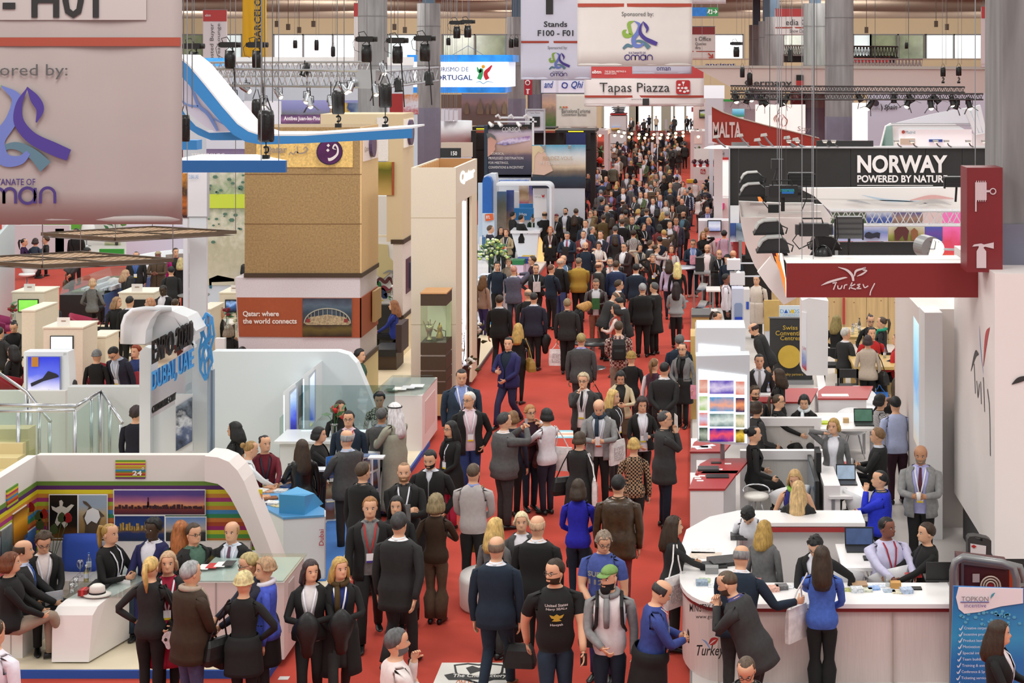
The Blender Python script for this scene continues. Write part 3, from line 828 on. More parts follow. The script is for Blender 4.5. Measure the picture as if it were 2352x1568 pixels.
b=O();b.Pp([(1626,122),(1629,122),(1635,129),(1635,124),(1638,124),(1638,134),(1628,134),(1628,131),(1633,131),(1626,124)],95.9,.01);b.B('arrow',M('b43',.6),r)
r=Bn('white media banner with red top, partly behind a column',1780,20,1880,80,88,M('e6e0de',.8))
stripe(r,1781,20,1879,38,88,M('b44',.7));stripe(r,1781,62,1879,65,88);T(r,'edia C',1805,44,1852,58,87.95,INK);T(r,'Show Da',1814,67,1846,75,87.95,GREY)
r=Bn('tall white buyer-lounge banner with red top beside the yellow banner',466,23,522,142,76,M('e0d8da',.8))
stripe(r,467,23,521,49,76,M('b44',.7));T(r,'Hosted Buyer',482,54,493,150,75.95,GREY,rot=1);T(r,'Korea Lounge',498,54,508,150,75.95,GREY,rot=1);T(r,'eibtm',471,32,484,38,75.95,WT_)
r=Bn('tall yellow banner with vertical black lettering, upper left',557,-60,612,140,78,M('da2',.8))
T(r,'BARCELONA',584,-40,600,98,77.95,M('321',.8),.02,rot=1)
r=Bn('tall white buyer-lounge banner with red top at the far right',2253,15,2308,155,70,M('dccfd0',.8))
stripe(r,2254,15,2307,42,70,M('b44',.7));T(r,'Hosted Buyer',2267,48,2279,130,69.95,GREY,rot=1);T(r,'Jordan Lounge',2285,45,2295,140,69.95,GREY,rot=1)
b=O();b.Pp([(2269,154),(2269,142),(2274,138),(2284,138),(2289,144),(2289,154),(2284,154),(2284,148),(2276,148),(2276,154)],69.9,.01);b.B('animal_emblem',M('836',.7),r)
r=Bn('narrow red and white banner edge beside the left concrete column',813,8,830,150,70,M('e6e0de',.8));stripe(r,813,8,829,38,70,M('b44',.7))
r=Pt('exit_sign','green and blue emergency exit sign with running figure and arrow','sign',1620,37,80)
PB(1590,17,1624,37,80,.1).B('blue_half',M('26a',.5,0,.3,.2,6),r);PB(1624,17,1650,37,80,.1).B('green_half',M('374',.5,0,.35),r)
b=O();b.Pp([(1638,26),(1644,26),(1642,22),(1643,21),(1648,27),(1643,32),(1642,31),(1644,28),(1638,28)],79.95,.02);b.Pp([(1632,22),(1636,22),(1636,32),(1632,32),(1632,30),(1634,30),(1634,24),(1632,24)],79.95,.02)
b.Pp([(1628,21),(1630,21),(1631,25),(1629,28),(1631,32),(1629,32),(1627,28),(1625,31),(1624,30),(1627,25)],79.95,.02);b.B('figure_and_arrow',WT_,r)
wv=O();wv.tube([W(1590,17,80),(J(1595,80),80,13)],.02,4);wv.tube([W(1648,17,80),(J(1645,80),80,13)],.02,4);wv.B('hanging_wire',ST,r)
r=Bn('white board corner at the top edge above the exit sign',1590,-80,1667,9,58,M('ded9dc',.7),rod=False)
#  hoists, chains and bags
CHN=M('777',.4,.5)
def chain_mesh(x,y,z0,z1,r=.012):return TB([(x,y,z0),(x,y,z1)],r*.6,4)
def hoist(px,py,Y,s=1.,label='',kind='full',bagpx=None,group='chain hoists above the stands',drop=None):
 """electric chain hoist: motor, hook, and the black cloth bag that catches its chain"""
 r=Pt('chain_hoist',label,'hoist',px,py,Y,group)
 x,_,z=W(px,py,Y);k=s
 b=O();b.box(x-.42*k,x+.30*k,Y-.16*k,Y+.16*k,z-.13*k,z+.13*k);b.tube([(x+.30*k,Y,z),(x+.48*k,Y,z)],.12*k,8);b.box(x-.52*k,x-.42*k,Y-.12*k,Y+.12*k,z-.10*k,z+.10*k);b.B('motor',M('111'),r)
 TB([(x-.3*k,Y-.1,z+.12*k),(x-.35*k,Y-.1,z+.30*k),(x-.1*k,Y-.1,z+.36*k),(x+.05*k,Y-.1,z+.13*k)],.022*k,5).B('handle',BK,r)
 TB([(x-.45*k,Y-.1,z+.05),(x-.62*k,Y-.1,z-.15*k),(x-.55*k,Y-.1,z-.5*k),(x-.3*k,Y-.1,z-.6*k)],.015*k,4).B('cable',BK,r)
 chain_mesh(x,Y,z+.1,13.1,.018).B('chain',CHN,r)
 bx,bz=x-.02*k,z-.62*k
 b=O();b.Lt((bx,Y,bz-.45*k),[(.20*k,0),(.24*k,.05*k),(.25*k,.5*k),(.22*k,.80*k)],10);b.B('chain_bag',M('111',.35,0,0,.2,9,.5),r,1)
 b=O();b.tube([(bx-.2*k,Y-.05,bz+.34*k),(x,Y-.05,z-.10*k),(bx+.2*k,Y-.05,bz+.34*k)],.02*k,4);b.B('bag_strap',BK,r)
 if drop:TB([(x+.10*k,Y,z-.1*k),(x+.16*k,Y,z-1.*k),(x+.3*k,Y,z-drop)],.035*k,4).B('sling',BK,r)
 return r
for i,(px,py,lb)in en([(446,106,'black chain hoist beside the big pale banner'),(529,103,'black chain hoist in front of the tall white lounge banner'),(592,103,'black chain hoist in front of the yellow banner'),(843,90,'black chain hoist in front of the left concrete column'),(914,93,'black chain hoist between the two left columns'),(977,88,'black chain hoist in front of the taller left column')]):
 hoist(px,py,40,.55,lb,drop=1.7)
for px,py,lb in[(1050,52,'high black hoist left of the pair above the portugal sign'),(1075,50,'high black hoist right of the pair above the portugal sign')]:
 hoist(px,py,66,.62,lb)
hoist(1692,100,74,.6,'small black hoist hanging over the pale pink fascia')
def bagset(px,ytop,ybot,Y,w_,label,hook=None,tilt=0):
 r=Pt('chain_bag',label,'bag',px,ybot,Y,'chain bags hanging on their own');x=J(px,Y);z1,z0=Q(ytop,Y),Q(ybot,Y);h=z1-z0;w=w_*Y/F/2
 b=O();b.Lt((x,Y,z0),[(w*.86,0),(w,h*.05),(w*1.,h*.6),(w*.85,h*.72)],12);b.B('bag',M('111',.3,0,0,.25,7,.6),r,1)
 b=O()
 for s in(-1,1):b.tube([(x+s*w*.75,Y-.03,z0+h*.70),(x+s*w*.15,Y,z1)],w*.09,4)
 b.B('bag_strap',BK,r)
 chain_mesh(x-.02,Y,z1,13.1,.014).B('chain',CHN,r);chain_mesh(x+.10,Y,z1-.1*h,13.1,.014).B('chain',CHN,r)
 if hook:
  zh=Q(hook,Y);b=O();b.tube([(x,Y,z0),(x,Y,zh)],.010,4);b.box(x-.05,x+.05,Y-.04,Y+.04,zh-.02,zh+.05)
  b.tube([(x+.04*_c(a),Y,zh+.13+.05*_s(a))for a in LS(-2.2,2.6,9)],.016,5);b.B('hook',M('222',.4,.6),r)
for a in[(611,225,326,24,38,'nearest shiny black chain bag, in front of the blue ribbon',363),(590,205,285,30,24,'shiny black chain bag just left of the nearest one',None),(777,186,262,27,30,'black chain bag with hook over the blue slab, left one',290),(885,170,247,27,30,'black chain bag with hook over the blue slab, right one',292),(425,240,325,22,22,'black chain bag at the edge of the big pale banner',None),(678,85,111,70,10,'small chain bag before the bright window, leftmost',None),(727,82,116,70,10,'small chain bag before the bright window, middle',None),(765,98,130,70,10,'small chain bag before the bright window, right',None),(1030,80,104,74,10,'small chain bag above the sign, by the column',None),(1174,80,110,60,11,'left of two small chain bags before the letter banner',None),(1186,78,108,60,11,'right of two small chain bags before the letter banner',None),(1705,145,178,62,11,'small chain bag over the pink fascia, upper',None),(1722,155,196,55,13,'small chain bag over the pink fascia, lower',None),(2166,146,176,55,12,'chain bag at right over the black truss, left',190),(2202,145,174,55,13,'chain bag at right over the black truss, right',190),(1815,100,140,80,12,'pale chain bag in front of the media banner',None),(2082,92,112,90,8,'tiny chain bag under the back windows at right',None)]:
 px,yt,yb,Y,w_,lb,hk=a;bagset(px,yt,yb,Y,w_,lb,hk)
for i,px in en((636,662,687,720,906,930,2150,2175,1990)):
 b=O();x=J(px,90);z=Q(48+(i%3)*7,90);b.tube([(x,90,z),(x,90,13)],.02,4);b.box(x-.10,x+.10,89.9,90.1,z-.35,z)
 tag(b.B('hanging_hook',M('543')),'small steel hook on a thin cable before the beige back wall','hook','spare hooks on cables')
for px,Y in((1768,40),(1790,40),(1818,60),(1870,33),(2010,72),(2087,72)):
 x=J(px,Y);tag(chain_mesh(x,Y,5.6 if Y<65 else 7.4,13.1,.022).B('lifting_chain',M('555')),'long dark lifting chain hanging from the roof over the right-hand stands','chain','lifting chains on the right')
 #  trusses
def truss(R0,P0,P1,hgt,dep,n,mat,r=.035,name='truss_section'):
 """square lattice beam: four chords and zigzag webs"""
 A,B=V3(P0),V3(P1);d=(B-A).normalized();side=d.cross(V3((0,0,1))).normalized()*dep/2;up=V3((0,0,hgt/2))
 b=O();cs=[side+up,side-up,-side-up,-side+up]
 for c in cs:b.tube([A+c,B+c],r,6)
 w=O()
 for i in range(n):
  p,q=A+(B-A)*i/n,A+(B-A)*(i+1)/n;m_=(p+q)/2
  for a,c in((0,1),(1,2),(2,3),(3,0)):
   w.tube([p+cs[a],m_+cs[c]],r*.55,4,False);w.tube([m_+cs[c],q+cs[a]],r*.55,4,False)
 b.B('chord',mat,R0);w.B('web',mat,R0)
ALU=M('b9bbbd',.3,.85)
r=Pt('lighting_truss','long silver lighting truss hung above the qatar stand','truss',700,200,40)
truss(r,W(440,176,40),W(850,182,41),.42,.42,16,ALU);truss(r,W(868,182,41),W(992,170,50),.42,.42,7,ALU);truss(r,W(440,160,47),W(850,158,48),.42,.42,16,ALU)
b=O();b.box(J(822,41),J(868,41),40.7,41.3,Q(203,41),Q(160,41));b.B('corner_block',ALU,r)
def spot(px,py,Y,s,ang,label,mat=BK,group=None,lit=True,doors=True):
 """stage spotlight: can, yoke, barn doors"""
 r=Pt('spotlight',label,'spotlight',px,py,Y,group);x,_,z=W(px,py,Y);a=math.radians(ang);dx,dz=_s(a),-_c(a);s=s*Y/F
 p=lambda t:(x+dx*t*s,Y-.35*t*s*.3,z+dz*t*s)
 TB([p(-.9),p(-.5),p(.3),p(.45)],[.20*s,.34*s,.36*s,.42*s],10).B('lamp_can',mat,r,1)
 b=O();b.tube([(x-.42*s,Y,z),(x-.4*s,Y,z+.75*s),(x+.4*s,Y,z+.75*s),(x+.42*s,Y,z)],.05*s,4);b.tube([(x,Y,z+.75*s),(x,Y,max(z+1.1*s,Q(188,40)if Y<50 else z))],.06*s,4);b.B('yoke',BK,r)
 if doors:
  b=O();q=NA(p(.45));side=NA([-dz,0,dx])
  for sg in(-1,1):
   e=q+side*sg*.42*s;f=q+side*sg*.85*s+NA([dx,0,dz])*.55*s
   b.add([e+NA([0,-.3*s,0]),e+NA([0,.3*s,0]),f+NA([0,.35*s,0]),f+NA([0,-.35*s,0])],[(0,1,2,3)])
   o=b.B('barn_door',BK,r);sol(o,.03*s);b=O()
 if lit:O().ball(p(.42),.30*s,8,6).B('lens',M('fff2d8',.3,0,3.),r)
for i,(px,py,a,m)in en([(512,230,-30,BK),(535,225,25,BK),(565,205,60,CH),(605,235,0,CH),(640,215,30,CH),(705,225,-10,CH),(712,236,10,CH),(790,205,40,CH),(806,200,-20,CH),(862,208,15,CH),(915,200,5,BK),(985,185,8,BK),(880,160,20,CH),(700,165,-20,BK),(760,235,15,CH)]):
 spot(px,py,40.5,20 if m is CH else 24,a,'spotlight %s under the silver truss, %s'%('in polished metal'if m is CH else 'in black metal',['beside the ribbon','near the left end','left of centre','at the centre','right of the yellow lettering','below the middle chord','lowest in the middle','before the corner block','at the corner block','right of the corner','on the right arm','at the very right end','on the rear beam at right','on the rear beam at left','over the beige tower'][i]),m,'spotlights on the silver truss',lit=(m is CH),doors=(i%3==0))
r=Pt('lighting_truss','thin black lighting truss with barn-door spotlights on the right','truss',1900,225,60)
truss(r,W(1678,203,64),W(2215,206,64),.22,.25,40,M('333'),.03);truss(r,W(1678,222,60),W(2257,222,60),.22,.25,40,M('333'),.03)
for i,(px,py,a)in en([(1690,225,10),(1716,230,-20),(1722,222,30),(1748,232,15),(1757,236,40),(1795,236,20),(1804,230,-30),(1975,226,30),(1998,242,-35),(2053,228,0),(2085,236,-20),(2092,228,30),(2138,240,5),(2152,230,40),(2188,234,10),(2196,242,-20),(2226,240,15)]):
 spot(px,py,60,19,a,['leftmost black spotlight on the thin black truss, left part','rightmost black spotlight on the thin black truss, right part'][i>8]if i in(0,16)else 'black barn-door spotlight clamped under the thin black truss',M('222',.4),'spotlights on the black truss',lit=i%2==0)
 #  left-hand stands
BEIGE=M('e2d2b4',.55,0,0,.05,30);BEIGE2=M('e8dcc6',.5,0,0,.03,20);BROWN=M('432',.6,0,0,.1,40);PATW=M('d6cdd0',.6,0,0,.05,60)
GOLD=M('A3865A',.5,.15,0,.22,26,.2);ORANGE=M('A24E2A',.6,0,0,.05,20);LAMF=M('e6d8bc',.45,0,0,.08,1.5);BLUE=M('25a',.6)
WH2=M('eef3f6',.4);WHG=M('dfe6ea',.4)
def plat(name,label,x0,x1,y0,y1,z,mat,edge,cat='platform'):
 r=Th(name,label,cat,((x0+x1)/2,y0,0));BX(x0,x1,y0,y1,.0,z).B('deck',mat,r)
 b=O();b.box(x0-.03,x1+.03,y0-.03,y0,0,z-.005);b.box(x1,x1+.03,y0,y1,0,z-.005);b.box(x0-.03,x0,y0,y1,0,z-.005);b.B('edge_strip',edge,r);return r
plat('stand_platform','pale wooden stand floor with a bright blue edge at lower left',-18,-5.,18.45,29.7,.10,LAMF,BLUE)
plat('stand_platform','pale stand floor with dark metal edge under the gold tower',-17.5,-5.05,32.6,43,.10,M('ecd9b8',.4),M('444',.4))
#  striped meeting booth 
YW=21.
r=Pt('booth_wall','white booth wall with rainbow stripes and photographs at lower left','booth wall',300,1300,YW)
zf=.1
WM=M('ece4de',.5)
BX(J(84,YW),J(505,YW),YW,YW+.12,zf,Q(1045,YW)).B('panel',WM,r)
STRIPES=['683','526','dc2','c83','a37','ab3','c83','48b','385','c73','a42','926','bb2','594','b73','937','9b3']
top,bot=1105,1263;sh_=(bot-top)/len(STRIPES)
for i,c in en(STRIPES):
 y0=top+i*sh_;BX(J(84,YW),J(603,YW)-(.0 if i>1 else.35),YW-.012,YW,Q(y0+sh_,YW),Q(y0,YW)).B('stripe',M(c,.55),r)
def side_poly(X,pts,th):return O().Pr([(X,y,z)for y,z in pts],(th,0,0))
xl=J(84,YW);ztop=Q(1045,YW)
def wing(x0,y0,x1,y1,z0,z1,t,mat,nm):
 d=V3((x1-x0,y1-y0,0)).normalized();n=V3((d.y,-d.x,0))*t
 return O().Pr([(x0,y0,z0),(x1,y1,z0),(x1,y1,z1),(x0,y0,z1)],n).B(nm,mat,r)
wx,wy=-8.75,19.3
wing(wx,wy,xl,YW,zf,ztop,-.12,WM,'panel')
zt=Q(top,YW);dzs=(zt-Q(bot,YW))/len(STRIPES)
for i,c in en(STRIPES):wing(wx,wy,xl,YW,zt-(i+1)*dzs,zt-i*dzs,.012,M(c,.55),'stripe')
def pic(R0,x0,y0,x1,y1,Y,mat,fr=WT_,bw=2,name='photograph'):
 PB(x0-bw,y0-bw,x1+bw,y1+bw,Y-.03,.015).B('photo_border',fr,R0);return PB(x0,y0,x1,y1,Y-.036,.008).B(name,mat,R0)
YP=YW-.02
pic(r,114,1137,177,1235,YP,Ft('0:741 .25:210 .45:111 .8:111',3,.3))
pic(r,181,1137,245,1235,YP,Ft('0:974 .4:a85 .6:ba8 .75:9ab 1:9ab',2,.1))
pic(r,262,1126,470,1181,YP,Ft('0:423 .22:733 .3:c73 .42:d97 .6:a68 .85:548',2.5,.16))
pic(r,264,1185,377,1245,YP,Ft('0:123 .35:236 .5:863 .6:248 1:236',6,.18))
pic(r,381,1188,472,1243,YP,Ft('0:222 .35:333 .5:ba9 .8:89b 1:68b',5,.16))
def sil(R0,pts,Y,mat,name='printed_figure'):PP(pts,Y,.006).B(name,mat,R0)
YF=YP-.045
sil(r,[(136,1150),(141,1148),(145,1154),(143,1162),(152,1166),(163,1158),(170,1160),(158,1175),(150,1180),(155,1205),(148,1213),(140,1198),(132,1208),(126,1200),(133,1178),(120,1170),(118,1162),(128,1166),(137,1162)],YF,M('d8d0c4',.7))
sil(r,[(190,1150),(198,1152),(206,1160),(212,1168),(225,1170),(240,1185),(232,1187),(228,1200),(222,1235),(194,1235),(196,1205),(190,1185),(200,1172),(204,1164),(192,1156)],YF,M('543',.7))
sil(r,[(200,1172),(212,1166),(226,1172),(230,1188),(222,1202),(210,1196),(200,1205),(194,1190)],YF-.008,M('e6e4e2',.7))
b=O();rr=RR(4);x=264
while x<468:
 wq=rr.uniform(2,6);hq=rr.uniform(2,8);
 b.Pb(x,1170-hq-4,min(x+wq,469),1168,YF,.006);x+=wq+rr.uniform(0,3)
b.Pb(339,1142,341,1165,YF,.006);b.Pb(338,1152,342,1165,YF,.006);b.B('printed_skyline',M('312',.7),r)
b=O();x=268
while x<372:
 wq=rr.uniform(3,7);b.Pb(x,1197+rr.uniform(0,12),x+wq,1218,YF,.006);x+=wq+rr.uniform(1,4)
b.B('printed_towers',M('a84',.6,0,0,.6,40),r)
def sign24(x0,y0,x1,y1,Y,side=None):
 cs=['693','dc3','b36','cb3','c83','aa5','38b','584','c62','a32','ab3','626']
 for i,c in en(cs):
  ya=y0+(y1-y0)*i/len(cs);yb_=y0+(y1-y0)*(i+1)/len(cs)
  PB(x0,ya,x1,yb_,Y-.02,.02).B('stripe',M(c,.55),r)
 T(r,'24',x0+(x1-x0)*.58,y0+(y1-y0)*.56,x0+(x1-x0)*.90,y0+(y1-y0)*.82,Y-.025,WT_,.03,ext=.005)
 TB([W(x0+(x1-x0)*.93+2*_c(t),y0+(y1-y0)*.45+2.4*_s(t),Y-.03)for t in LS(0,6.28,9)],.004,4).B('degree_ring',WT_,r)
sign24(265,1057,333,1099,YW)
sgx,sgy=-8.9+.47,19.9
for i,c in en(['693','dc3','b36','c83','38b','c62','a32','ab3','626']):
 zz=1.78-i*.028;d=(V3((xl,YW,0))-V3((wx,wy,0)));p=V3((wx,wy,0))+d*.42;q=V3((wx,wy,0))+d*.62
 wing(p.x,p.y,q.x,q.y,zz-.028,zz,.02,M(c,.55),'stripe')
d=(V3((xl,YW,0))-V3((wx,wy,0)));W0=V3((wx,wy,0))
for a0,a1,z0,z1,m in((.30,.50,.95,1.32,Ft('0:333 .5:566 1:888',8,.4)),(.52,.78,1.,1.42,Ft('0:420 .4:b71 .7:ea3 1:741',1.5,.2)),(.52,.70,.62,.96,M('111')),(.72,.95,.68,1.05,Ft('0:323 .5:237 1:47b',2,.2)),(.02,.28,.88,1.25,Ft([(0,'333'),(.5,'557'),(1,'a0a0b0')],4,.3))):
 p,q=W0+d*a0,W0+d*a1;wing(p.x,p.y,q.x,q.y,z0-.012,z1+.012,.02,WT_,'photo_border');wing(p.x,p.y,q.x,q.y,z0,z1,.032,m,'photograph')
out=[(480,1040),(520,1050),(545,1075),(560,1100),(695,1436),(700,1462),(640,1462),(620,1330),(604,1300),(520,1135),(508,1118),(490,1108),(470,1105),(470,1045)]
YE=20.6
PP([(470,1047),(500,1050),(525,1060),(545,1080),(560,1105),(640,1310),(693,1440),(640,1440),(606,1310),(560,1200),(528,1140),(515,1122),(500,1111),(470,1105)],YE,.45).B('end_frame',M('e9dfda',.5),r)
BX(J(640,YE),J(693,YE)+.02,YE-1.2,YE+.4,.1,Q(1330,YE)-.3).B('end_post',M('e9dfda',.5),r)
r=Pt('bench','long white upholstered bench along the striped booth wall','bench',300,1330,20.6)
BX(J(84,20.6),J(560,20.6),20.35,20.98,.1,.40).B('bench_base',M('e2dad6',.5),r)
x0,x1=J(84,20.6),J(560,20.6)
for i in range(5):BX(x0+(x1-x0)*i/5+.005,x0+(x1-x0)*(i+1)/5-.005,20.33,20.98,.405,.52).B('seat_cushion',M('e8e0dc',.5),r)
BX(x0,x1,20.90,20.98,.52,.85).B('backrest',M('e6deda',.5),r)
r=Pt('bench','white block seat at the far left under the seated auburn-haired woman','bench',60,1430,18.9)
BX(J(-60,18.9),J(60,18.9),18.8,19.6,.1,.47).B('bench_base',M('e8e2dc',.5),r);BX(J(-60,18.9),J(72,18.9),18.75,19.62,.475,.58).B('seat_cushion',M('ece6e2',.45),r)
for px in(0,33):BX(J(px,18.9)-.004,J(px,18.9)+.004,18.793,18.8,.1,.47).B('panel_joint',M('b8b0a8',.7),r)
BX(J(-70,18.9),J(-2,18.9),18.9,19.5,.58,1.).B('backrest',M('822',.6),r)
r=Pt('coffee_table','white folded-sheet coffee table with a glass top at lower left','table',200,1500,18.9)
yf=18.7
prof=[(18.7,.10),(18.78,.60),(18.86,.72),(18.98,.78),(20.,.78),(20.,.74),(19.95,.30),(19.9,.12),(18.8,.10)]
q=[(J(120,18.7),18.62,.12),(J(228,18.7),18.62,.12),(J(246,18.85),18.8,.66),(J(146,18.85),18.8,.66),(J(154,18.9),18.9,.76),(J(252,18.9),18.9,.76)]
b=O();L0,L1=J(121,18.65),J(206,18.65);T0,T1=J(140,18.9),J(232,18.9);B0,B1=T0+.30,T1+.42
v=[(L0,18.62,.12),(L1,18.62,.12),(T1-.03,18.72,.64),(T0-.03,18.72,.64),(T1,18.80,.72),(T0,18.80,.72),(T1+.05,18.92,.76),(T0+.05,18.92,.76),(B1,20.2,.76),(B0,20.2,.76),(B1-.02,20.2,.14),(B0,20.2,.14)]
b.add(v,[(0,1,2,3),(3,2,4,5),(5,4,6,7),(7,6,8,9),(9,8,10,11),(11,10,1,0),(1,10,8,6),(1,6,4,2),(0,7,9,11),(0,3,5,7)]);b.B('table_body',M('ece8e4',.25),r)
BX(L0+.08,L1-.03,18.75,20.1,.10,.12).B('plinth',M('c8c0b8',.6),r)
gx0,gx1=T0+.02,B1+.02
BX(T0+.02,B1-.10,18.95,20.2,.765,.78).B('glass_top',GM('eef8f6',.15),r)
TT_=.782
def glass_(px,Y,z,label,stem=True):
 x=J(px,Y);b=O();b.Lt((x,Y,z),[(.035,0),(.035,.006),(.006,.012),(.006,.09),(.036,.13),(.042,.17),(.034,.21)],12)if stem else b.Lt((x,Y,z),[(.028,0),(.034,.12)],12)
 return tag(b.B('drinking_glass',GM('e8eeee',.3),None,1),label,'glass','glasses on the folded coffee table')
glass_(165,19.1,TT_,'short tumbler at the left of the coffee table',False);glass_(174,19.3,TT_,'second tumbler beside the bottles on the coffee table',False);glass_(184,19.7,TT_,'stemmed wine glass left of the bottles',True);glass_(252,19.6,TT_,'stemmed wine glass at the right end of the coffee table',True)
def Bt(px,Y,z,h,label,col='b8ccd8',cap='36b',grp=None):
 x=J(px,Y);r=Th('bottle',label,'bottle',(x,Y,z),grp)
 O().Lt((x,Y,z),[(.030,0),(.032,.02),(.032,h*.62),(.012,h*.82),(.012,h*.93)],10).B('bottle_body',GM(col,.25),r,1)
 O().Lt((x,Y,z+h*.93),[(.014,0),(.014,h*.07)],8).B('cap',M(cap,.5),r);O().Lt((x,Y,z+h*.25),[(.033,0),(.033,h*.25)],10).B('bottle_label',M('d8dce8',.5),r)
Bt(198,19.5,TT_,.21,'small water bottle, left one on the coffee table',cap='e0e0e0',col='dc8');Bt(204,19.9,TT_,.24,'small water bottle with blue cap, right one on the coffee table')
r=Pt('gift_box','small red ribboned box beside the straw hat','box',190,1365,19.);x=J(190,19.);BX(x-.05,x+.06,18.97,19.09,TT_,TT_+.07).B('box_body',M('822'),r);BX(x-.01,x+.02,18.965,19.095,TT_,TT_+.074).B('ribbon',M('c33'),r)
r=Pt('straw_hat','white straw hat with a black band on the coffee table','hat',221,1370,19.);x=J(222,19.)
O().Lt((x,19.02,TT_),[(.165,.0),(.17,.012),(.10,.022)],20,.75).B('brim',M('e2dcd4',.8),r,1);O().Lt((x,19.02,TT_+.02),[(.098,0),(.090,.085),(.055,.11),(.02,.095)],18,.8).B('crown',M('e6e0d8',.8),r,1);O().Lt((x,19.02,TT_+.018),[(.101,0),(.099,.022)],18,.8).B('hat_band',BK,r)
r=Pt('papers','dark tray with folded papers on the coffee table','papers',245,1352,19.6);x=J(242,19.5);BX(x-.14,x+.10,19.25,19.55,TT_,TT_+.02).B('tray',BK,r);BX(x-.02,x+.2,19.5,19.75,TT_+.001,TT_+.012).B('sheet',WT_,r)
r=Pt('cushion','bright blue cushion leaning on the booth bench','cushion',192,1300,20.8);x=J(192,20.8)
b=O();b.ball((x,20.75,.76),(.30,.08,.28),12,8);b.v=[(x+math.copysign(min(abs(p[0]-x)*1.25,.25),p[0]-x),p[1],.76+math.copysign(min(abs(p[2]-.76)*1.25,.24),p[2]-.76))for p in b.v];b.B('cushion_cover',M('35b',.8),r,1)
r=Pt('flower_arrangement','red anthuriums with dark leaves on the booth bench behind the smiling woman','flowers',115,1270,20.8);x=J(118,20.8)
rr=RR(3)
for i in range(7):
 a=rr.uniform(-.25,.25);z=1.05+rr.uniform(0,.38);TB([(x,20.8,.55),(x+a,20.75,z)],.005,4).B('stem',M('463',.6),r)
 b=O();pts=[(x+a+.055*_s(t)*(1-.3*_c(t)),20.72,z+.07*_c(t))for t in LS(0,6.28,9)[:-1]];b.Pr(pts,(0,.01,0));b.B('flower'if i%2 else 'leaf',M('811'if i%2 else '342',.35),r)
r=Pt('counter','white panelled counter with a glass top beside the booth arch','counter',560,1400,18.8)
cx0,cx1=J(440,18.8),J(655,18.8)
BX(cx0,cx1,18.75,19.7,.1,1.02).B('counter_body',M('e4d6d2',.45),r);BX(cx0-.03,cx1+.03,18.7,19.75,1.04,1.06).B('glass_top',GM('eef8f4',.15),r);BX(cx0+.02,cx1-.02,18.77,19.68,1.02,1.035).B('inner_top',M('d4dcda',.4),r)
for px in(448,496,547,600):BX(J(px,18.75)-.006,J(px,18.75)+.006,18.742,18.75,.1,1.02).B('panel_joint',M('b0a4a0',.6),r)
BX(cx1+.0,cx1+.01,18.95,19.2,.35,.95).B('recess',M('c8bab6',.6),r)
r=Pt('papers','fan of red and white leaflets on the booth counter','papers',495,1352,19.2);x=J(495,19.2)
for i in range(4):BX(x-.2+i*.09,x-.07+i*.09,19.1+i*.04,19.3+i*.04,1.062+i*.003,1.066+i*.003).B('leaflet',M(['e8e4e4','b33','e8e4e4','333'][i],.5),r)
#  expo structure 
YX=24.3
r=Pt('sign_tower','white sign tower with raised black and blue lettering and blue star emblem','sign',400,1040,YX)
b=O();c=[(283,790),(285,745),(290,728),(305,716),(340,712)];
cp=[(284,792),(284,750),(289,730),(300,719),(320,713),(362,712),(395,725),(425,750),(432,792)]
O().Pr([W(x,y,23.2)for x,y in[(284,790),(284,750),(289,731),(300,719),(325,713),(362,715),(345,735),(335,760),(333,790)]],(0,.3,0)).B('canopy_end',WH2,r,False)
A=[(284,790),(285,748),(291,728),(305,716),(335,712)];Bq=[(334,792),(336,760),(344,738),(362,722),(395,714)]
b=O();vs=[];
for(x,y)in A:vs.append(W(x,y,23.))
for(x,y)in Bq:vs.append(W(x,y,23.6))
b.add(vs,[(i,i+1,i+6,i+5)for i in range(4)]);
arch=[(333,792),(335,765),(342,742),(356,727),(378,722),(400,728),(420,745),(436,770),(446,800)]
b2=O();b2.Pr([W(x,y,23.6)for x,y in arch+[(446,792)]],(0,.12,0));b2.B('canopy_face',WHG,r)
o=b.B('canopy_side',WH2,r,1);sol(o,.06)
O().Pr([W(x,y,23.6)for x,y in[(335,712),(395,714),(430,728),(450,760),(446,770),(436,770),(420,745),(400,728),(378,722),(356,727)]],(0,.5,0)).B('canopy_top',WH2,r)
PP([(320,808),(333,796),(345,800),(345,1210),(320,1210)],YX,.35).B('left_post',M('dce2e6',.4),r)
PP([(345,870),(460,775),(478,830),(480,1050),(345,1050)],YX+.15,.2).B('white_wall',WHG,r)
PP([(347,775),(440,725),(440,905),(347,960)],YX-.05,.02).B('clear_panel',GM('e8f0f4',.08),r)
def slant(s,x0,ya,x1,yb,hgt,mat,d=.10):
 co,fs=glyphs(s,.018)
 ed={}
 for f in fs:
  for i in range(len(f)):
   k=(f[i],f[(i+1)%len(f)]);ed[k]=1
 border=[k for k in ed if(k[1],k[0])not in ed]
 n=len(co);vs=[]
 for dd in(0,d):
  for a,t in co:
   px=x0+(x1-x0)*a;py=(ya+(yb-ya)*a)-hgt*t;p=W(px,py,23.45);vs.append((p[0],p[1]+dd-.0,p[2]))
 b=O();b.add(vs,fs+[tuple(i+n for i in reversed(f))for f in fs]+[(i,j,j+n,i+n)for i,j in border]);return b.B('lettering',mat,r)
slant('EXPO 2020',348,838,440,790,55,M('222'));slant('DUBAI, UAE',348,906,441,852,52,M('49d'));slant('CANDIDATE CITY',348,951,402,918,17,M('222'),.06)
PB(402,905,443,1036,YX-.08,.03).B('screen_surround',M('d0d4d8',.4),r)
PP([(404,934),(440,912),(440,1014),(404,1036)],YX-.12,.03).B('screen',Ft([(0,'123'),(.3,'568'),(.5,'c8d0d8'),(.7,'234'),(1,'89a')],7,.5),r)
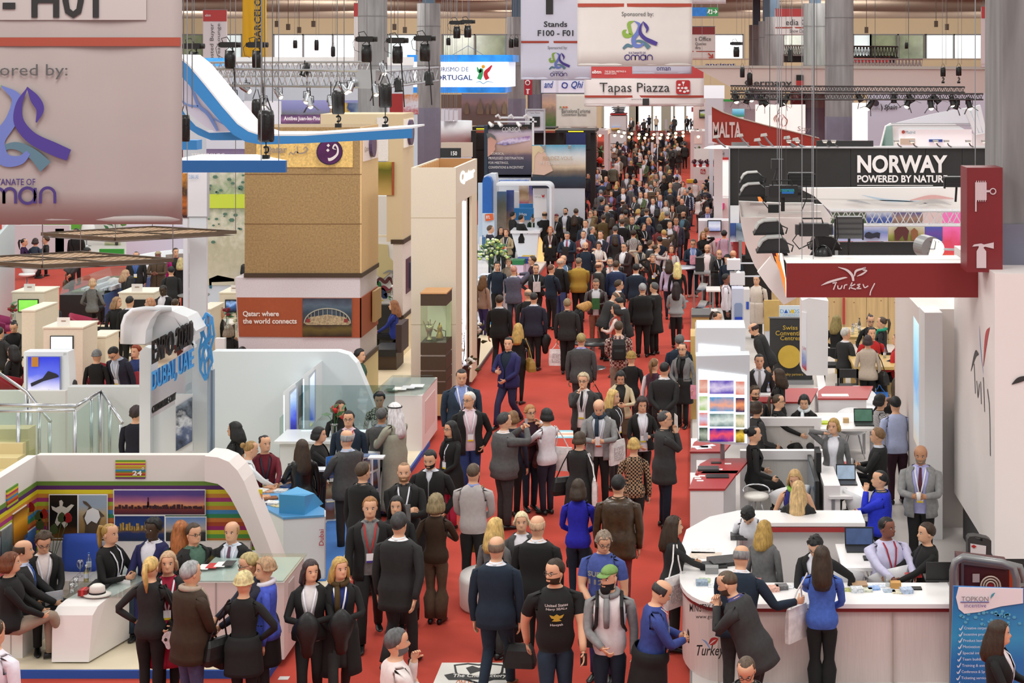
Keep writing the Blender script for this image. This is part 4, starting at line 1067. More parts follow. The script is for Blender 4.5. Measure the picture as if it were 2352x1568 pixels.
PB(476,722,481,1050,YX-.1,.08).B('mast',M('9ab',.35,.3),r);PB(480,850,489,1050,YX,.1).B('mast_base',M('89a',.4,.2),r)
SBL=M('49d',.4);b=O()
def seg(a,c,w_=.035):b.tube([W(a[0],a[1],YX-.15),W(c[0],c[1],YX-.15)],w_*.55,4)
star=[(474,718),(487,728),(492,770),(484,800),(488,830),(480,850),(472,873),(460,850),(458,805),(464,775),(459,745)]
inn=[(472,745),(482,750),(484,775),(474,790),(480,815),(470,835),(466,812),(472,780),(466,760)]
for q in(star,inn):
 for i in range(len(q)):seg(q[i],q[(i+1)%len(q)])
for i,j in((0,0),(1,1),(2,2),(3,3),(4,4),(6,5),(7,6),(8,7),(9,8),(10,8)):seg(star[i],inn[j])
for i,j in((0,8),(2,7),(3,6),(1,3)):seg(inn[i],inn[j])
b.B('star_emblem',SBL,r)
#  the long white screen wall behind the information counter 
YS=27.5
r=Pt('screen_wall','large plain white wall with a rounded sloping end behind the information desk','wall panel',650,1000,YS)
PP([(488,807),(775,807),(800,814),(818,834),(830,862),(905,1045),(905,1120),(488,1120)],YS,.25).B('panel',M('e4eef2',.45),r)
for(a,t,c,d_)in((650,880,683,1040),(695,843,725,990)):
 q=Pt('light_box','upright backlit photo box, %s of the two on the white wall'%('left'if a==650 else 'right'),'light box',(a+c)/2,d_,26.4)
 dx=8
 PP([(a,t+20),(c-4,t),(c-4,d_-18),(a,d_)],26.9,.6).B('box_body',WH2,q)
 PP([(a+14,t+20),(c,t+4),(c,d_-16),(a+14,d_-2)],26.7,.03).B('frame',M('c8d0da',.3,.3),q)
 PP([(a+17,t+26),(c-3,t+12),(c-3,d_-22),(a+17,d_-10)],26.66,.02).B('photograph',Ft([(0,'23c'),(.3,'228'),(.5,'45c'),(.75,'8ad'),(1,'c8d8e8')],4,.25,.5)if a==650 else Ft([(0,'cc2'),(.15,'46c'),(.6,'c0d0e8'),(1,'e8f0f8')],2,.15,.5),q)
 PB(a+1,t+28,a+3,d_-6,26.6,.02).B('light_strip',M('dfe8ff',.4,0,1.2),q)
 PP([(a-8,d_-80),(a+2,d_-90),(a+2,d_+20),(a-8,d_+26)],26.5,.02).B('glass_fin',GM('bcd8d4',.15),q)
 #  L-shaped information counter, blue top 
YC=22.;BT=M('59c',.4)
r=Pt('counter','long information counter with a blue top covered in brochures','counter',680,1250,YC)
topz=1.
def g2(px,py,z):Y=YZ(py,z);return(J(px,Y),Y,z)
tp=[g2(612,1168,topz),(g2(650,1188,topz)),g2(745,1182,topz),g2(745,1168,topz),g2(726,1158,topz),g2(700,1150,topz),g2(676,1140,topz),g2(680,1100,topz),g2(640,1090,topz),g2(575,1140,topz),g2(580,1152,topz)]
O().Pr(tp,(0,0,-.03)).B('blue_top',BT,r)
Bp=[tp[0],tp[1],tp[2]]
b=O();base=[(p[0],p[1]+.02,.1)for p in tp[:4]];tpp=[(p[0],p[1]+.02,topz-.03)for p in tp[:4]]
b.add(base+tpp,[(0,1,5,4),(1,2,6,5)]);b.B('white_front',M('dfe8ee',.4),r)
b=O();b.add(base+tpp,[(2,3,7,6)]);b.B('pink_end',M('e6cdc8',.5),r)
O().Pr([(p[0]*.999,p[1]+.06,.1)for p in tp],(0,0,topz-.14)).B('counter_core',M('dce4ea',.5),r)
yq=tp[2][1];T(r,'Dubai',733,1215,744,1252,yq-.02,M('a34'),.01,rot=1)
b=O();zA=topz;P1,P2,P3=g2(641,1178,topz),g2(700,1182,topz),g2(728,1170,topz)
b.add([P1,P2,(P2[0],P2[1],topz+.26),(P1[0],P1[1],topz+.26),(P3[0]+.02,P3[1]+.3,topz),(P1[0]+.2,P1[1]+.5,topz),(P1[0]+.15,P1[1]+.4,topz+.26),(P2[0]+.05,P2[1]+.35,topz+.20)],[(0,1,2,3),(1,4,7,2),(3,2,7,6),(0,3,6,5),(5,6,7,4)]);b.B('blue_screen',M('49c',.45),r)
rr=RR(9)
cols=[('c97','tan'),('e8e6e0','white'),('359','dark blue'),('48b','blue'),('dc9','cream'),('853','brown'),('236','navy'),('e0e4e8','pale grey')]
for i in range(26):
 px=rr.uniform(588,665);py=1105+(665-px)*.45+rr.uniform(-14,20)if i<18 else rr.uniform(1140,1165)
 p=g2(px,min(py,1166),topz);s_=.10;a=rr.uniform(-.5,.5);n=rr.randint(1,6)
 b=O();ca,sa=_c(a)*s_,_s(a)*s_;h_=.006*n
 b.Pr([(p[0]-ca+sa*.7,p[1]-sa-ca*.7,topz+.001),(p[0]+ca+sa*.7,p[1]+sa-ca*.7,topz+.001),(p[0]+ca-sa*.7,p[1]+sa+ca*.7,topz+.001),(p[0]-ca-sa*.7,p[1]-sa+ca*.7,topz+.001)],(0,0,h_))
 cc=rr.choice(cols);tag(b.B('brochure',M(cc[0],.4,0,0,.4,30)),'%s brochure %s on the long blue counter top'%(cc[1],'stack'if n>2 else 'lying flat'),'brochure','brochures on the blue counter')
r=Pt('brochure_rack','low curved white rack holding rows of brochures beside the blue carpet','rack',765,1230,24.4)
n=6;cxr,cyr,R_=J(728,24.4),25.25,.85;LO_,HI_=-.15,1.35
pl=[(cxr+R_*_s(a),cyr-R_*_c(a))for a in LS(LO_,HI_,n+1)]
for z in(.1,.42,.74,1.):
 b=O();v=[(x,y,z)for x,y in pl]+[(cxr+(R_-.25)*_s(a),cyr-(R_-.25)*_c(a),z)for a in LS(LO_,HI_,n+1)]
 v+=[(x,y,z+.03)for x,y,_ in v];m_=n+1
 b.add(v,[(i,i+1,m_+i+1,m_+i)for i in range(n)]+[(2*m_+i,3*m_+i,3*m_+i+1,2*m_+i+1)for i in range(n)]+[(i,2*m_+i,2*m_+i+1,i+1)for i in range(n)]);b.B('shelf',WH2,r)
for i in range(n+1):
 a=LS(LO_,HI_,n+1)[i];x,y=pl[i];O().Pr([(x,y,.1),(x,y,1.03),(x-.3*_s(a),y+.3*_c(a),1.03),(x-.3*_s(a),y+.3*_c(a),.1)],(.02,.01,0)).B('divider',WH2,r)
rr=RR(2)
for zi,z in en((.14,.46,.78)):
 for i in range(n):
  (xa,ya),(xb,yb2)=pl[i],pl[i+1];t0,t1=.12,.88;h_=.24 if z<.7 else.2
  v=[(xa+(xb-xa)*t0,ya+(yb2-ya)*t0-.01,z),(xa+(xb-xa)*t1,ya+(yb2-ya)*t1-.01,z),(xa+(xb-xa)*t1-.02,ya+(yb2-ya)*t1+.05,z+h_),(xa+(xb-xa)*t0-.02,ya+(yb2-ya)*t0+.05,z+h_)]
  b=O();b.Pr(v,(0,.02,0));tag(b.B('brochure',Ft([(0,rr.choice(['358','754','246'])),(.5,rr.choice(['743','57a','a97'])),(1,rr.choice(['248','422','89b']))],6,.3)),'upright brochure in the low curved rack','brochure','brochures in the curved rack')
b=O();b.box(J(700,23),-5.05,21.6,25.2,.101,.108);tag(b.B('blue_carpet',M('47b',.9)),'blue carpet patch on the stand floor beside the curved rack','carpet')
r=Pt('reception_desk','white reception desk with brochures and red flowers behind the curved rack','desk',800,1100,25.8)
BX(J(650,25.8),J(905,25.8),25.6,26.3,.1,1.05).B('desk_body',M('e8ecee',.4),r);BX(J(640,25.8),J(915,25.8),25.5,26.35,1.05,1.09).B('desk_top',M('eef2f4',.3),r)
BX(J(690,26.2),J(905,26.2),26.25,26.27,1.09,1.85).B('glass_screen',GM('c4d8d8',.12),r)
BX(J(690,26.2),J(905,26.2),26.24,26.28,1.08,1.10).B('glass_rail',M('d8e4f0',.3,0,.6),r)
for px,py,c in((700,1062,'8ac'),(690,1070,'e8e8ec'),(740,1078,'e8ecf0'),(850,1045,'679'),(865,1050,'d8dce0')):
 p=g2(px,py,1.1);b=O();b.box(p[0]-.12,p[0]+.12,p[1]-.1,p[1]+.1,1.092,1.10+random.random()*.03);tag(b.B('papers',M(c,.5)),'loose papers on the white reception desk','papers','papers on the reception desk')
def Fw(px,py,Y,label,n,cols,spread,z0,hgt,vase='glass',leaf='363',vh=.25,size=.035):
 r=Pt('flower_arrangement',label,'flowers',px,py,Y);x=J(px,Y);z=z0;rr=RR(int(px))
 O().Lt((x,Y,z),[(.05,0),(.06,vh*.3),(.055,vh*.8),(.07,vh)],12).B('vase',GM('d8e8e4',.25)if vase=='glass'else M(vase,.4),r,1)
 for i in range(n):
  a,e=rr.uniform(0,6.28),rr.uniform(.25,1.45);d=spread*rr.uniform(.6,1)
  p=(x+d*_c(e)*_c(a),Y+d*_c(e)*_s(a)*.7,z+vh+hgt*_s(e)*rr.uniform(.5,1))
  TB([(x,Y,z+vh*.5),((x+p[0])/2,(Y+p[1])/2,p[2]*.6+(z+vh)*.4),p],.005,3).B('stem',M(leaf,.7),r)if i%3==0 else None
  b=O()
  if i%2:b.ball(p,(size,size,size*.8),7,5);b.B('flower',M(rr.choice(cols),.6),r,1)
  else:
   q=V3(p);u=V3((_c(a),_s(a)*.7,rr.uniform(-.2,.9))).normalized();s_=u.orthogonal().normalized();L=size*rr.uniform(3,5)
   b.add([q-u*L*.5,q+s_*L*.2,q+u*L*.5,q-s_*L*.2],[(0,1,2,3)]);o=b.B('leaf',M(rr.choice([leaf,'474','686']),.5),r);sol(o,.004)
 return r
Fw(768,1060,25.7,'tropical red flowers with dark leaves in a glass vase on the reception desk',14,['b12','c22'],.22,1.09,.35,size=.04)
r=Pt('counter','white counter with rounded glass top below the gold tower','counter',930,1000,29.3)
x0,x1=J(862,29),J(972,29)
BX(x0,x1,28.9,30.6,.1,1.12).B('counter_body',M('ece6e4',.4),r)
pl=[(x0-.05,28.85,1.14),(x1-.1,28.85,1.14),(x1+.02,29.,1.14),(x1+.04,30.3,1.14),(x1-.1,30.65,1.14),(x0,30.65,1.14)]
O().Pr(pl,(0,0,.015)).B('glass_top',GM('e0ecea',.2),r)
BX(x1,x1+.01,29.2,30.3,.35,.95).B('recessed_panel',M('e0c8c4',.5),r)
for i in range(4):
 b=O();b.box(x1-.75+i*.14,x1-.5+i*.14,29.1+i*.1,29.35+i*.1,1.157+i*.006,1.163+i*.006);tag(b.B('leaflet',M(['565','e8e4e0','c8ccd0','e8e8ea'][i],.5)),'leaflet fanned out on the rounded glass counter','leaflet','leaflets on the rounded counter')
 #  staircase railings at the left 
YR=26.
r=Pt('stair_railing','steel and glass railing around the stairs at the far left','railing',140,1040,YR)
def rail(pts,rad=.028):TB([W(x,y,Y)for x,y,Y in pts],rad,8).B('handrail',CH,r,1)
rail([(-20,930,25.4),(175,932,25.4)],.032);rail([(-20,945,25.2),(172,942,25.2)],.022);rail([(-20,845,26.5),(62,900,26.2),(116,968,25.7)]);rail([(172,934,25.4),(232,897,26.4)]);rail([(232,897,26.4),(281,971,25.6)])
for x,y0,y1,Y in((42,945,1046,25.3),(172,940,1046,25.3),(61,905,1050,26.2),(70,915,1050,26.2),(90,935,1050,25.9),(114,970,1050,25.7),(210,915,1050,26.),(230,900,1050,26.4),(252,930,1050,26.),(277,975,1050,25.6)):
 b=O();b.tube([W(x,y0,Y),(J(x,Y),Y,.1)],.030,8);b.B('post',CH,r,1)
for q,Y in(([(-20,948),(168,948),(168,1060),(-20,1060)],25.32),([(176,945),(228,905),(228,1050),(176,1060)],25.8),([(236,912),(275,975),(275,1060),(236,1060)],25.9),([(-20,860),(55,905),(55,1050),(-20,1050)],26.4)):
 PP(q,Y,.015).B('glass_panel',GM('d4e6e2',.08),r)
r=Th('staircase','pale wooden steps behind the glass railing at the far left','stairs',(J(10,25.5),24.6,0))
for i in range(7):BX(J(-60,25),J(60-i*4,25),23.9+i*.26,24.2+i*.26,.1,.28+i*.17).B('step',M('dc9'),r)
BX(J(150,26.5),J(320,26.5),26.6,26.8,.1,1.75).B('side_wall',M('dfe2e2',.4),r)
BX(J(-60,27),J(150,27),27.,27.1,.1,1.6).B('side_wall',M('e8e8e6',.4),r)
r=Pt('desk','small white desk behind the railing where a man sits writing','desk',100,990,27.2)
BX(J(72,27.6),J(148,27.6),27.35,28.,.80,.84).B('table_top',WH2,r);BX(J(80,27.6),J(110,27.6),27.5,27.9,.1,.80).B('leg',WH2,r)
Bt(116,27.5,.84,.22,'clear water bottle on the small white desk')
b=O();b.box(J(85,27.5),J(108,27.5),27.45,27.7,.845,.88);tag(b.B('papers',M('aa9',.6)),'stack of papers on the small white desk behind the railing','papers')
r=Pt('poster_stand','white free-standing panel with backlit villa photograph numbered 21','display',105,930,29.)
PP([(54,808),(156,808),(160,870),(160,1035),(56,1035)],29.,.3).B('panel',M('e8eef2',.4),r);PB(60,818,140,990,28.97,.03).B('frame',M('a8b0c0',.35,.3),r)
PB(64,820,136,988,28.94,.02).B('photograph',Ft([(0,'574'),(.2,'275'),(.3,'532'),(.45,'c95'),(.55,'d8d8f0'),(.75,'56d'),(1,'23c')],2.2,.10,.4),r)
PP([(70,880),(98,868),(110,852),(128,858),(134,862),(134,866),(100,875),(72,888)],28.92,.01).B('printed_roof',M('223',.6),r);PB(72,820,88,842,28.92,.01).B('printed_logo',M('c83'),r);T(r,'21',146,810,152,815,28.98,GREY)
#  the row of beige kiosks 
def kiosk(x0,y0,x1,y1,Y,d,label,screen=None,sm=None,sign=None):
 r=Pt('kiosk',label,'kiosk',(x0+x1)/2,y1,Y,'beige kiosks of the desert stand');X0,X1=J(x0,Y),J(x1,Y)
 BX(X0,X1,Y,Y+d,.1,Q(y0,Y)).B('kiosk_body',BEIGE2,r);BX(X0-.02,X1+.02,Y-.02,Y+d+.02,Q(y0,Y),Q(y0,Y)+.03).B('kiosk_top',M('f0e6d2',.4),r)
 if screen:
  a,b_,c,e=screen;PB(a-2,b_-2,c+2,e+2,Y-.03,.03).B('screen_frame',BK,r);PB(a,b_,c,e,Y-.035,.01).B('screen',sm,r)
 if sign:
  a,b_,c,e=sign;PB(a,b_,c,e,Y+.1,.02).B('sign_card',M('f0ece6',.3),r);PB((a+c)/2-5,b_+(e-b_)*.35,(a+c)/2+5,b_+(e-b_)*.45,Y+.09,.01).B('sign_print',M('976'),r);PB((a+c)/2-1,e,(a+c)/2+1,y0,Y+.1,.02).B('sign_stem',ST,r)
 return r
kiosk(28,672,101,790,38,.9,'beige kiosk with green football screen at left',(43,689,86,715),M('8d5',.3,0,.5,.25,2),(55,652,80,670))
kiosk(50,715,80,900,35,1.2,'slim beige pillar kiosk in front of the green-screen kiosk')
kiosk(100,754,190,930,32.5,.8,'beige kiosk with white screen beside the man in glasses',(117,773,166,801),M('d8e8f4',.3,0,.5,.05,3),(131,729,160,749))
kiosk(273,674,352,800,39.5,.9,'beige kiosk with dark screen behind the couple',(300,690,333,709),M('222',.3),(302,652,327,670))
kiosk(453,712,483,900,35.5,1.,'narrow beige kiosk behind the blue star emblem');kiosk(504,674,545,800,40,1.,'beige kiosk with city screen left of the gold tower',(519,690,543,716),Ft('0:112 .5:358 .7:8ad 1:112',8,.4,.5),(530,655,545,672))
kiosk(200,775,242,900,34,.8,'low beige kiosk with a vase of dark flowers');kiosk(445,752,460,800,38,.5,'small beige block beside the leather-jacket visitor')
r=Pt('display_case','large black display case with clear acrylic cover over a model','display case',200,760,44)
X0,X1=J(137,44),J(238,44);zc=Q(677,44)
BX(X0,X1,44,48,0,zc).B('case_body',M('222'),r);BX(X1,X1+.02,44,48,0,zc).B('blue_side',M('469',.4),r)
b=O();zt2=Q(653,44);b.add([(X0,44,zc),(X1,44,zc),(X1,44.2,zt2-.1),(X0,44.2,zt2-.1),(X1,44.8,zt2),(X0,44.8,zt2),(X1,47.8,zt2),(X0,47.8,zt2),(X1,48,zc),(X0,48,zc)],[(0,1,2,3),(3,2,4,5),(5,4,6,7),(7,6,8,9),(1,8,6,4,2),(0,3,5,7,9)]);b.B('acrylic_cover',GM('eaf2f4',.22),r)
BX(X0+.2,X1-.2,44.3,47.6,zc,zc+.05).B('model_board',M('675',.7,0,0,.4,4),r)
for i in range(14):BX(X0+.4+(i%7)*.13,X0+.5+(i%7)*.13,44.5+(i//7)*1.2,45.3+(i//7)*1.2,zc+.05,zc+.10+.03*(i%4)).B('model_block',M('d8dce0',.5),r)
PB(212,680,226,687,43.98,.02).B('label_card',M('888'),r)
def tub(px,py,h,fa,label,Y=None,col='812'):
 Y=Y or YZ(py,.85);x=J(px,Y);r=Th('tub_chair',label,'chair',(x,Y,.1),'red tub chairs of the desert stand');b=O();n=12;vs=[];a0=math.radians(fa)
 for i in range(n+1):
  t=-2.+4.*i/n;hh=.80-.22*abs(t)/2.
  for rr_,zz in((.27,.38),(.31,.5),(.34,hh)):vs.append((x-_s(a0+t)*rr_,Y-_c(a0+t)*rr_,.1+zz))
 b.add(vs,[(i*3+j,i*3+j+1,i*3+j+4,i*3+j+3)for i in range(n)for j in range(2)]);o=b.B('backrest',M(col,.8),r,1);sol(o,.05)
 O().Lt((x,Y,.45),[(.27,0),(.29,.05),(.27,.11)],14).B('seat',M(col,.8),r,1);O().Lt((x,Y,.1),[(.24,0),(.22,.015),(.03,.03),(.03,.36)],12).B('pedestal',CH,r,1)
 return r
for a in[(195,722,0,90,'magenta tub chair in front of the display case',40,'924'),(226,745,0,90,'red tub chair draped with a coat by the magenta one',37.5),(10,800,0,0,'dark red tub chair at the left edge',32.5),(12,705,0,90,'magenta tub chair at the left edge, far one',40,'825'),(90,800,0,0,'dark red tub chair between two beige kiosks',33.5),(180,850,0,200,'dark red tub chair under the woman in the red jacket',30.5),(238,810,0,150,'red tub chair behind the leaning man',33),(300,800,0,180,'dark red tub chair by the curly red-haired woman',32),(525,800,0,180,'dark red tub chair under the headscarf woman',33.8)]:
 tub(*a[:5],a[5],*(a[6:7]))
for px,py,lb in((30,775,'dark table where a woman reads at the far left'),(230,770,'blue-lit table behind the blonde curls'),(500,740,'low beige table with bottle by the gold tower'),(110,815,'dark side table beside the slim pillar')):
 Y=YZ(py,.82);x=J(px,Y);r=Th('table',lb,'table',(x,Y,.1));BX(x-.45,x+.45,Y-.3,Y+.4,.8,.84).B('table_top',M('efe8dc'if px>400 else '39d'if px==230 else '222',.4),r);BX(x-.35,x+.35,Y-.2,Y+.3,.1,.8).B('table_base',BROWN,r)
for px,py,Y,c,lb in((30,720,36,'812','red roses in a slim vase at the left edge'),(218,755,34,'612','dark red flowers on the low beige kiosk'),(520,735,34.5,'712','dark red flowers beside the city screen'),(545,745,35,'d8d4b0','cream flowers in a small pot by the orange panel'),(112,705,40,'812','red flowers peeping out beside the seated man')):
 Fw(px,py+22,Y,lb,8,[c],.10,Q(py+18,Y),.25,vh=.2,size=.05)
 #  gold qatar tower 
YQ=32.8
r=Pt('exhibition_tower','tall gold textured tower with purple emblem and orange text band','tower',700,900,YQ)
xa,xb=J(562,YQ),J(827,YQ);dpt=1.75
BX(xa,xb,YQ,YQ+dpt,Q(630,YQ),Q(292,YQ)).B('gold_front',GOLD,r)
BX(xb,xb+.03,YQ,YQ+dpt,Q(630,YQ),Q(292,YQ)).B('beige_side',M('db8',.5,0,0,.06,30),r)
for py in(400,514):BX(xa-.005,xb+.035,YQ-.006,YQ,Q(py+.8,YQ),Q(py-.6,YQ)).B('panel_joint',M('753',.7),r)
BX(xa+.25,xb-.15,YQ-.02,YQ,Q(384,YQ),Q(324,YQ)).B('sign_field',M('ca6',.45,0,.25,.2,26),r)
BX(xb+.03,xb+.05,YQ+.15,YQ+dpt-.1,Q(372,YQ),Q(305,YQ)).B('side_sign_field',M('d8c8c0',.4,0,.15),r)
def emblem(cx,cy,rx,Y,R0):
 TB([W(cx,cy,Y-.02),W(cx,cy,Y-.09)],rx*Y/F,28).B('emblem_disc',M('324',.25,.2),R0)
 TB([W(cx,cy,Y-.088),W(cx,cy,Y-.10)],rx*.92*Y/F,28).B('emblem_face',M('525',.25,.3,0,.3,3),R0)
 Sk(R0,[(cx-17,cy+3),(cx-13,cy+13),(cx+2,cy+17),(cx+17,cy+6),(cx+19,cy-8),(cx+13,cy-17),(cx+8,cy-9),(cx+15,cy-6)],[1,6,7,5,4,4,3,1],Y-.105,M('e0d8d8',.4))
 for dx,dy in((-3,-15),(-4,-4)):PP([(cx+dx-4,cy+dy),(cx+dx,cy+dy-4),(cx+dx+4,cy+dy),(cx+dx,cy+dy+4)],Y-.12,.01).B('emblem_dot',M('e0d8d8',.4),R0)
emblem(757,349,29.5,YQ,r)
T(r,'Qatar',607,335,660,354,YQ-.06,M('987'),.03);STQ=M('987')
Sk(r,[(664,356),(668,350),(674,354),(680,348),(688,352),(700,350),(706,343),(702,338),(697,343)],[2,3,3,3,3,4,4,3,1],YQ-.06,STQ);Sk(r,[(684,352),(683,336)],[3,2],YQ-.06,STQ)
for x,y in((676,337),(700,332),(705,332)):PB(x-1,y-1,x+1,y+1,YQ-.06,.01).B('lettering',STQ,r)
b=O();b.tube([(xb+.05,YQ+.9,Q(338,YQ)),(xb+.12,YQ+.9,Q(338,YQ))],.26,20);b.B('emblem_disc',M('546',.3,.2),r);T(r,'Qatar',0,0,0,0,0,STQ,side=(xb+.06,YQ+.2,YQ+.62,Q(352,YQ),Q(338,YQ)))
BX(xa-.01,xb+.05,YQ-.03,YQ+dpt,Q(637,YQ),Q(627,YQ)).B('dark_band',BROWN,r)
b=O();z0,z1=Q(637,YQ),Q(808,YQ);
b.Pp([(540,637),(827,637),(827,960),(556,960)],YQ,dpt);b.B('patterned_body',pat('lace','d2cace','dcd6da',60),r)
PP([(544,683),(830,684),(830,775),(549,773)],YQ-.02,.02).B('orange_band',ORANGE,r);BX(xb+.002,xb+.03,YQ-.02,YQ+dpt,Q(775,YQ),Q(684,YQ)).B('orange_band',ORANGE,r)
T(r,'Qatar: where',558,714,641,728,YQ-.03,M('e8dcd4',.5),.03);T(r,'the world connects',558,731,682,743,YQ-.03,M('e8dcd4',.5),.03)
pic(r,695,685,808,773,YQ-.01,Ft('0:321 .2:652 .3:432 .6:345 .8:567 1:334',4,.14),bw=0)
b=O();a=LS(0,pi,17);b.tube([W(752+53*_c(t),742-34*_s(t),YQ-.06)for t in a],.014,4)
for i in range(1,16):b.tube([W(752+53*_c(a[i]),742-34*_s(a[i]),YQ-.06),W(752+53*_c(a[i]),735-6*_s(a[i]),YQ-.06)],.006,3)
b.B('printed_arch',M('aa9',.6),r);PP([(700,742),(712,728),(752,722),(792,728),(806,742),(800,746),(704,746)],YQ-.058,.01).B('printed_stadium',M('a97',.6,0,0,.5,30),r)
for x in(703,790):PB(x,732,x+9,740,YQ-.065,.005).B('printed_stadium',M('833',.6),r)
b=O();b.Pr([(xb+.06,YQ+.95,Q(757,YQ)),(xb+.06,YQ+1.65,Q(757,YQ)),(xb+.06,YQ+1.65,Q(684,YQ)),(xb+.06,YQ+.95,Q(684,YQ))],(.06,0,0));b.B('side_screen',M('b96'),r)
BX(xb,xb+.04,YQ-.01,YQ+dpt,Q(838,YQ),Q(828,YQ)).B('dark_band',BROWN,r);BX(xb,xb+.03,YQ,YQ+dpt,.1,Q(838,YQ)).B('beige_side',M('dc9'),r)
Y2=38.3
r=Pt('exhibition_tower','second beige tower with brown bands behind the gold one','tower',930,820,Y2)
xa,xb=J(735,Y2),J(925,Y2);d2=1.5
BX(J(888,Y2),xb,Y2,Y2+d2,Q(555,Y2),Q(262,Y2)).B('tower_body',M('dcc8a2',.5),r);BX(xa,J(888,Y2),Y2+.05,Y2+d2,Q(290,Y2),Q(262,Y2)).B('top_beam',M('e4d4b2',.5),r)
BX(J(866,Y2),xb-.35,Y2-.02,Y2+.03,Q(370,Y2),Q(270,Y2)).B('white_field',pat('lace','e8e4e0','f2efec',60),r)
BX(xb,xb+.02,Y2+.1,Y2+d2-.1,Q(340,Y2),Q(275,Y2)).B('side_sign_field',M('e0d8cc',.4,0,.25),r);TB([(xb+.02,Y2+.8,Q(307,Y2)),(xb+.09,Y2+.8,Q(307,Y2))],.32,20).B('emblem_disc',M('546',.3,.3),r)
BX(J(898,Y2),xb+.03,Y2-.03,Y2+d2,Q(560,Y2),Q(550,Y2)).B('dark_band',BROWN,r);BX(J(903,Y2),xb,Y2,Y2+d2,Q(725,Y2),Q(560,Y2)).B('patterned_body',pat('lace','d8ccc6','e4dad2',60),r)
BX(xb,xb+.02,Y2+.4,Y2+1.3,Q(680,Y2),Q(600,Y2)).B('purple_panel',M('534'),r);BX(xb+.02,xb+.08,Y2+.8,Y2+1.4,Q(672,Y2),Q(612,Y2)).B('side_screen',M('346',.4),r)
BX(J(903,Y2),xb+.03,Y2-.03,Y2+d2,Q(733,Y2),Q(724,Y2)).B('dark_band',BROWN,r);BX(J(912,Y2),xb,Y2,Y2+d2,.1,Q(733,Y2)).B('tower_body',M('e6d2ac',.5),r)
PB(866,372,905,448,Y2-.05,.05).B('photograph',Ft('0:ca6 .5:873 .8:662 1:ba4',2,.2),r);PB(900,372,905,448,Y2-.07,.02).B('orange_strip',ORANGE,r)
PB(860,540,905,545,Y2+.6,.1).B('ledge',BEIGE2,r)
r=Pt('room_partition','white inner wall with red and green calligraphy between the two towers','partition',885,700,43)
BX(J(850,43),J(945,43),43,43.2,.1,Q(450,43)).B('panel',M('e6e2dc',.5),r)
PP([(866,560),(890,562),(893,590),(912,610),(900,622),(880,640),(866,632)],42.95,.03).B('beige_shape',M('cb8',.6),r)
for pts,wd_,c in(([(862,655),(872,640),(885,648),(895,638),(902,655)],[3,7,8,7,2],'522'),([(866,668),(880,660),(893,668),(900,660)],[3,10,9,3],'723'),([(864,680),(876,665),(884,680),(888,672)],[8,12,14,3],'235'),([(862,655),(870,650),(875,665)],[4,9,4],'263'),([(880,628),(895,622),(905,630),(898,640)],[2,5,6,2],'888'),([(868,688),(880,690)],[4,3],'ca2')):Sk(r,pts,wd_,42.9,M(c,.6))
r=Pt('sofa','black cushioned bench with brown base between the towers','sofa',893,810,36.6)
X0,X1=J(867,37),J(918,37);BX(X0,X1,36.6,37.5,.1,.42).B('sofa_base',BROWN,r);BX(X0-.02,X1,36.55,37.5,.42,.58).B('seat',BK,r);BX(X1-.02,X1+.12,36.6,37.5,.5,1.15).B('backrest',M('433',.8),r)
BX(J(860,40),J(900,40),40,40.2,.1,1.1).B('back_panel',BK,r)
Fw(905,715,39.5,'white orchids in a pot beside the black bench',16,['e8e0e0','d8d0d0'],.3,1.,.6,vase='e0dcd4',vh=.2)
YG=32.8
r=Pt('gateway_pillar','tall cream pillar with open wooden top and glowing white lettering','pillar',1000,940,YG)
xa,xb=J(944,YG),J(1047,YG);zt=Q(385,YG);dG=3.3
BX(xa,xb,YG,YG+.06,.1,zt).B('front_panel',M('ddd3c0',.55,0,0,.03,40),r)
BX(xb-.06,xb,YG+.06,YG+dG,Q(470,YG),zt).B('side_panel',M('e6dcc8',.5),r);BX(xb-.06,xb,YG+.06,YG+.9,.1,Q(470,YG)).B('side_panel',M('e0d4bc',.5),r);BX(xb-.06,xb,YG+2.4,YG+dG,.1,Q(470,YG)).B('side_panel',M('e6d8bc',.5),r)
BX(xb-.14,xb-.10,YG+.9,YG+2.4,.1,Q(470,YG)).B('recess_panel',M('e8e2d8',.5),r);BX(xb-.09,xb-.06,YG+1.5,YG+1.9,.1,Q(480,YG)).B('light_strip',M('eef0ff',.4,0,2.2),r)
BX(xa,xa+.06,YG+.06,YG+dG-.06,.1,zt).B('side_panel',BEIGE2,r);BX(xa,xb,YG+dG-.06,YG+dG,.1,zt).B('back_panel',M('b85',.6),r)
BX(xa+.06,xb-.06,YG+.06,YG+dG-.06,zt-.6,zt-.55).B('inner_shelf',M('a85',.6),r)
for i in range(9):BX(xa+.06,xa+.10,YG+.3+i*.33,YG+.36+i*.33,zt-.6,zt-.02).B('wooden_rib',M('c96',.6),r)
T(r,'Qatar',0,0,0,0,0,M('fbfaff',.4,0,2.),.03,side=(xb+.01,YG+.6,YG+2.8,Q(432,YG),Q(400,YG)));
for py in(500,745):BX(xa,xb+.004,YG-.004,YG,Q(py+.5,YG),Q(py-.5,YG)).B('panel_joint',M('ba8',.7),r)
r=Pt('showcase','dark wood showcase column with glass chamber holding golden pots','showcase',998,945,32.)
YK=31.8;xa,xb=J(966,YK),J(1025,YK);dk=.75
BX(xa,xb,YK,YK+dk,Q(702,YK),Q(675,YK)).B('hood',BROWN,r);BX(xa-.01,xb+.01,YK-.01,YK+dk+.01,Q(675,YK),Q(672,YK)).B('hood_trim',M('c96'),r)
for y0,y1 in((787,815),(819,850),(853,875),(878,905)):BX(xa,xb,YK,YK+dk,Q(y1,YK),Q(y0,YK)).B('wood_block',BROWN,r)
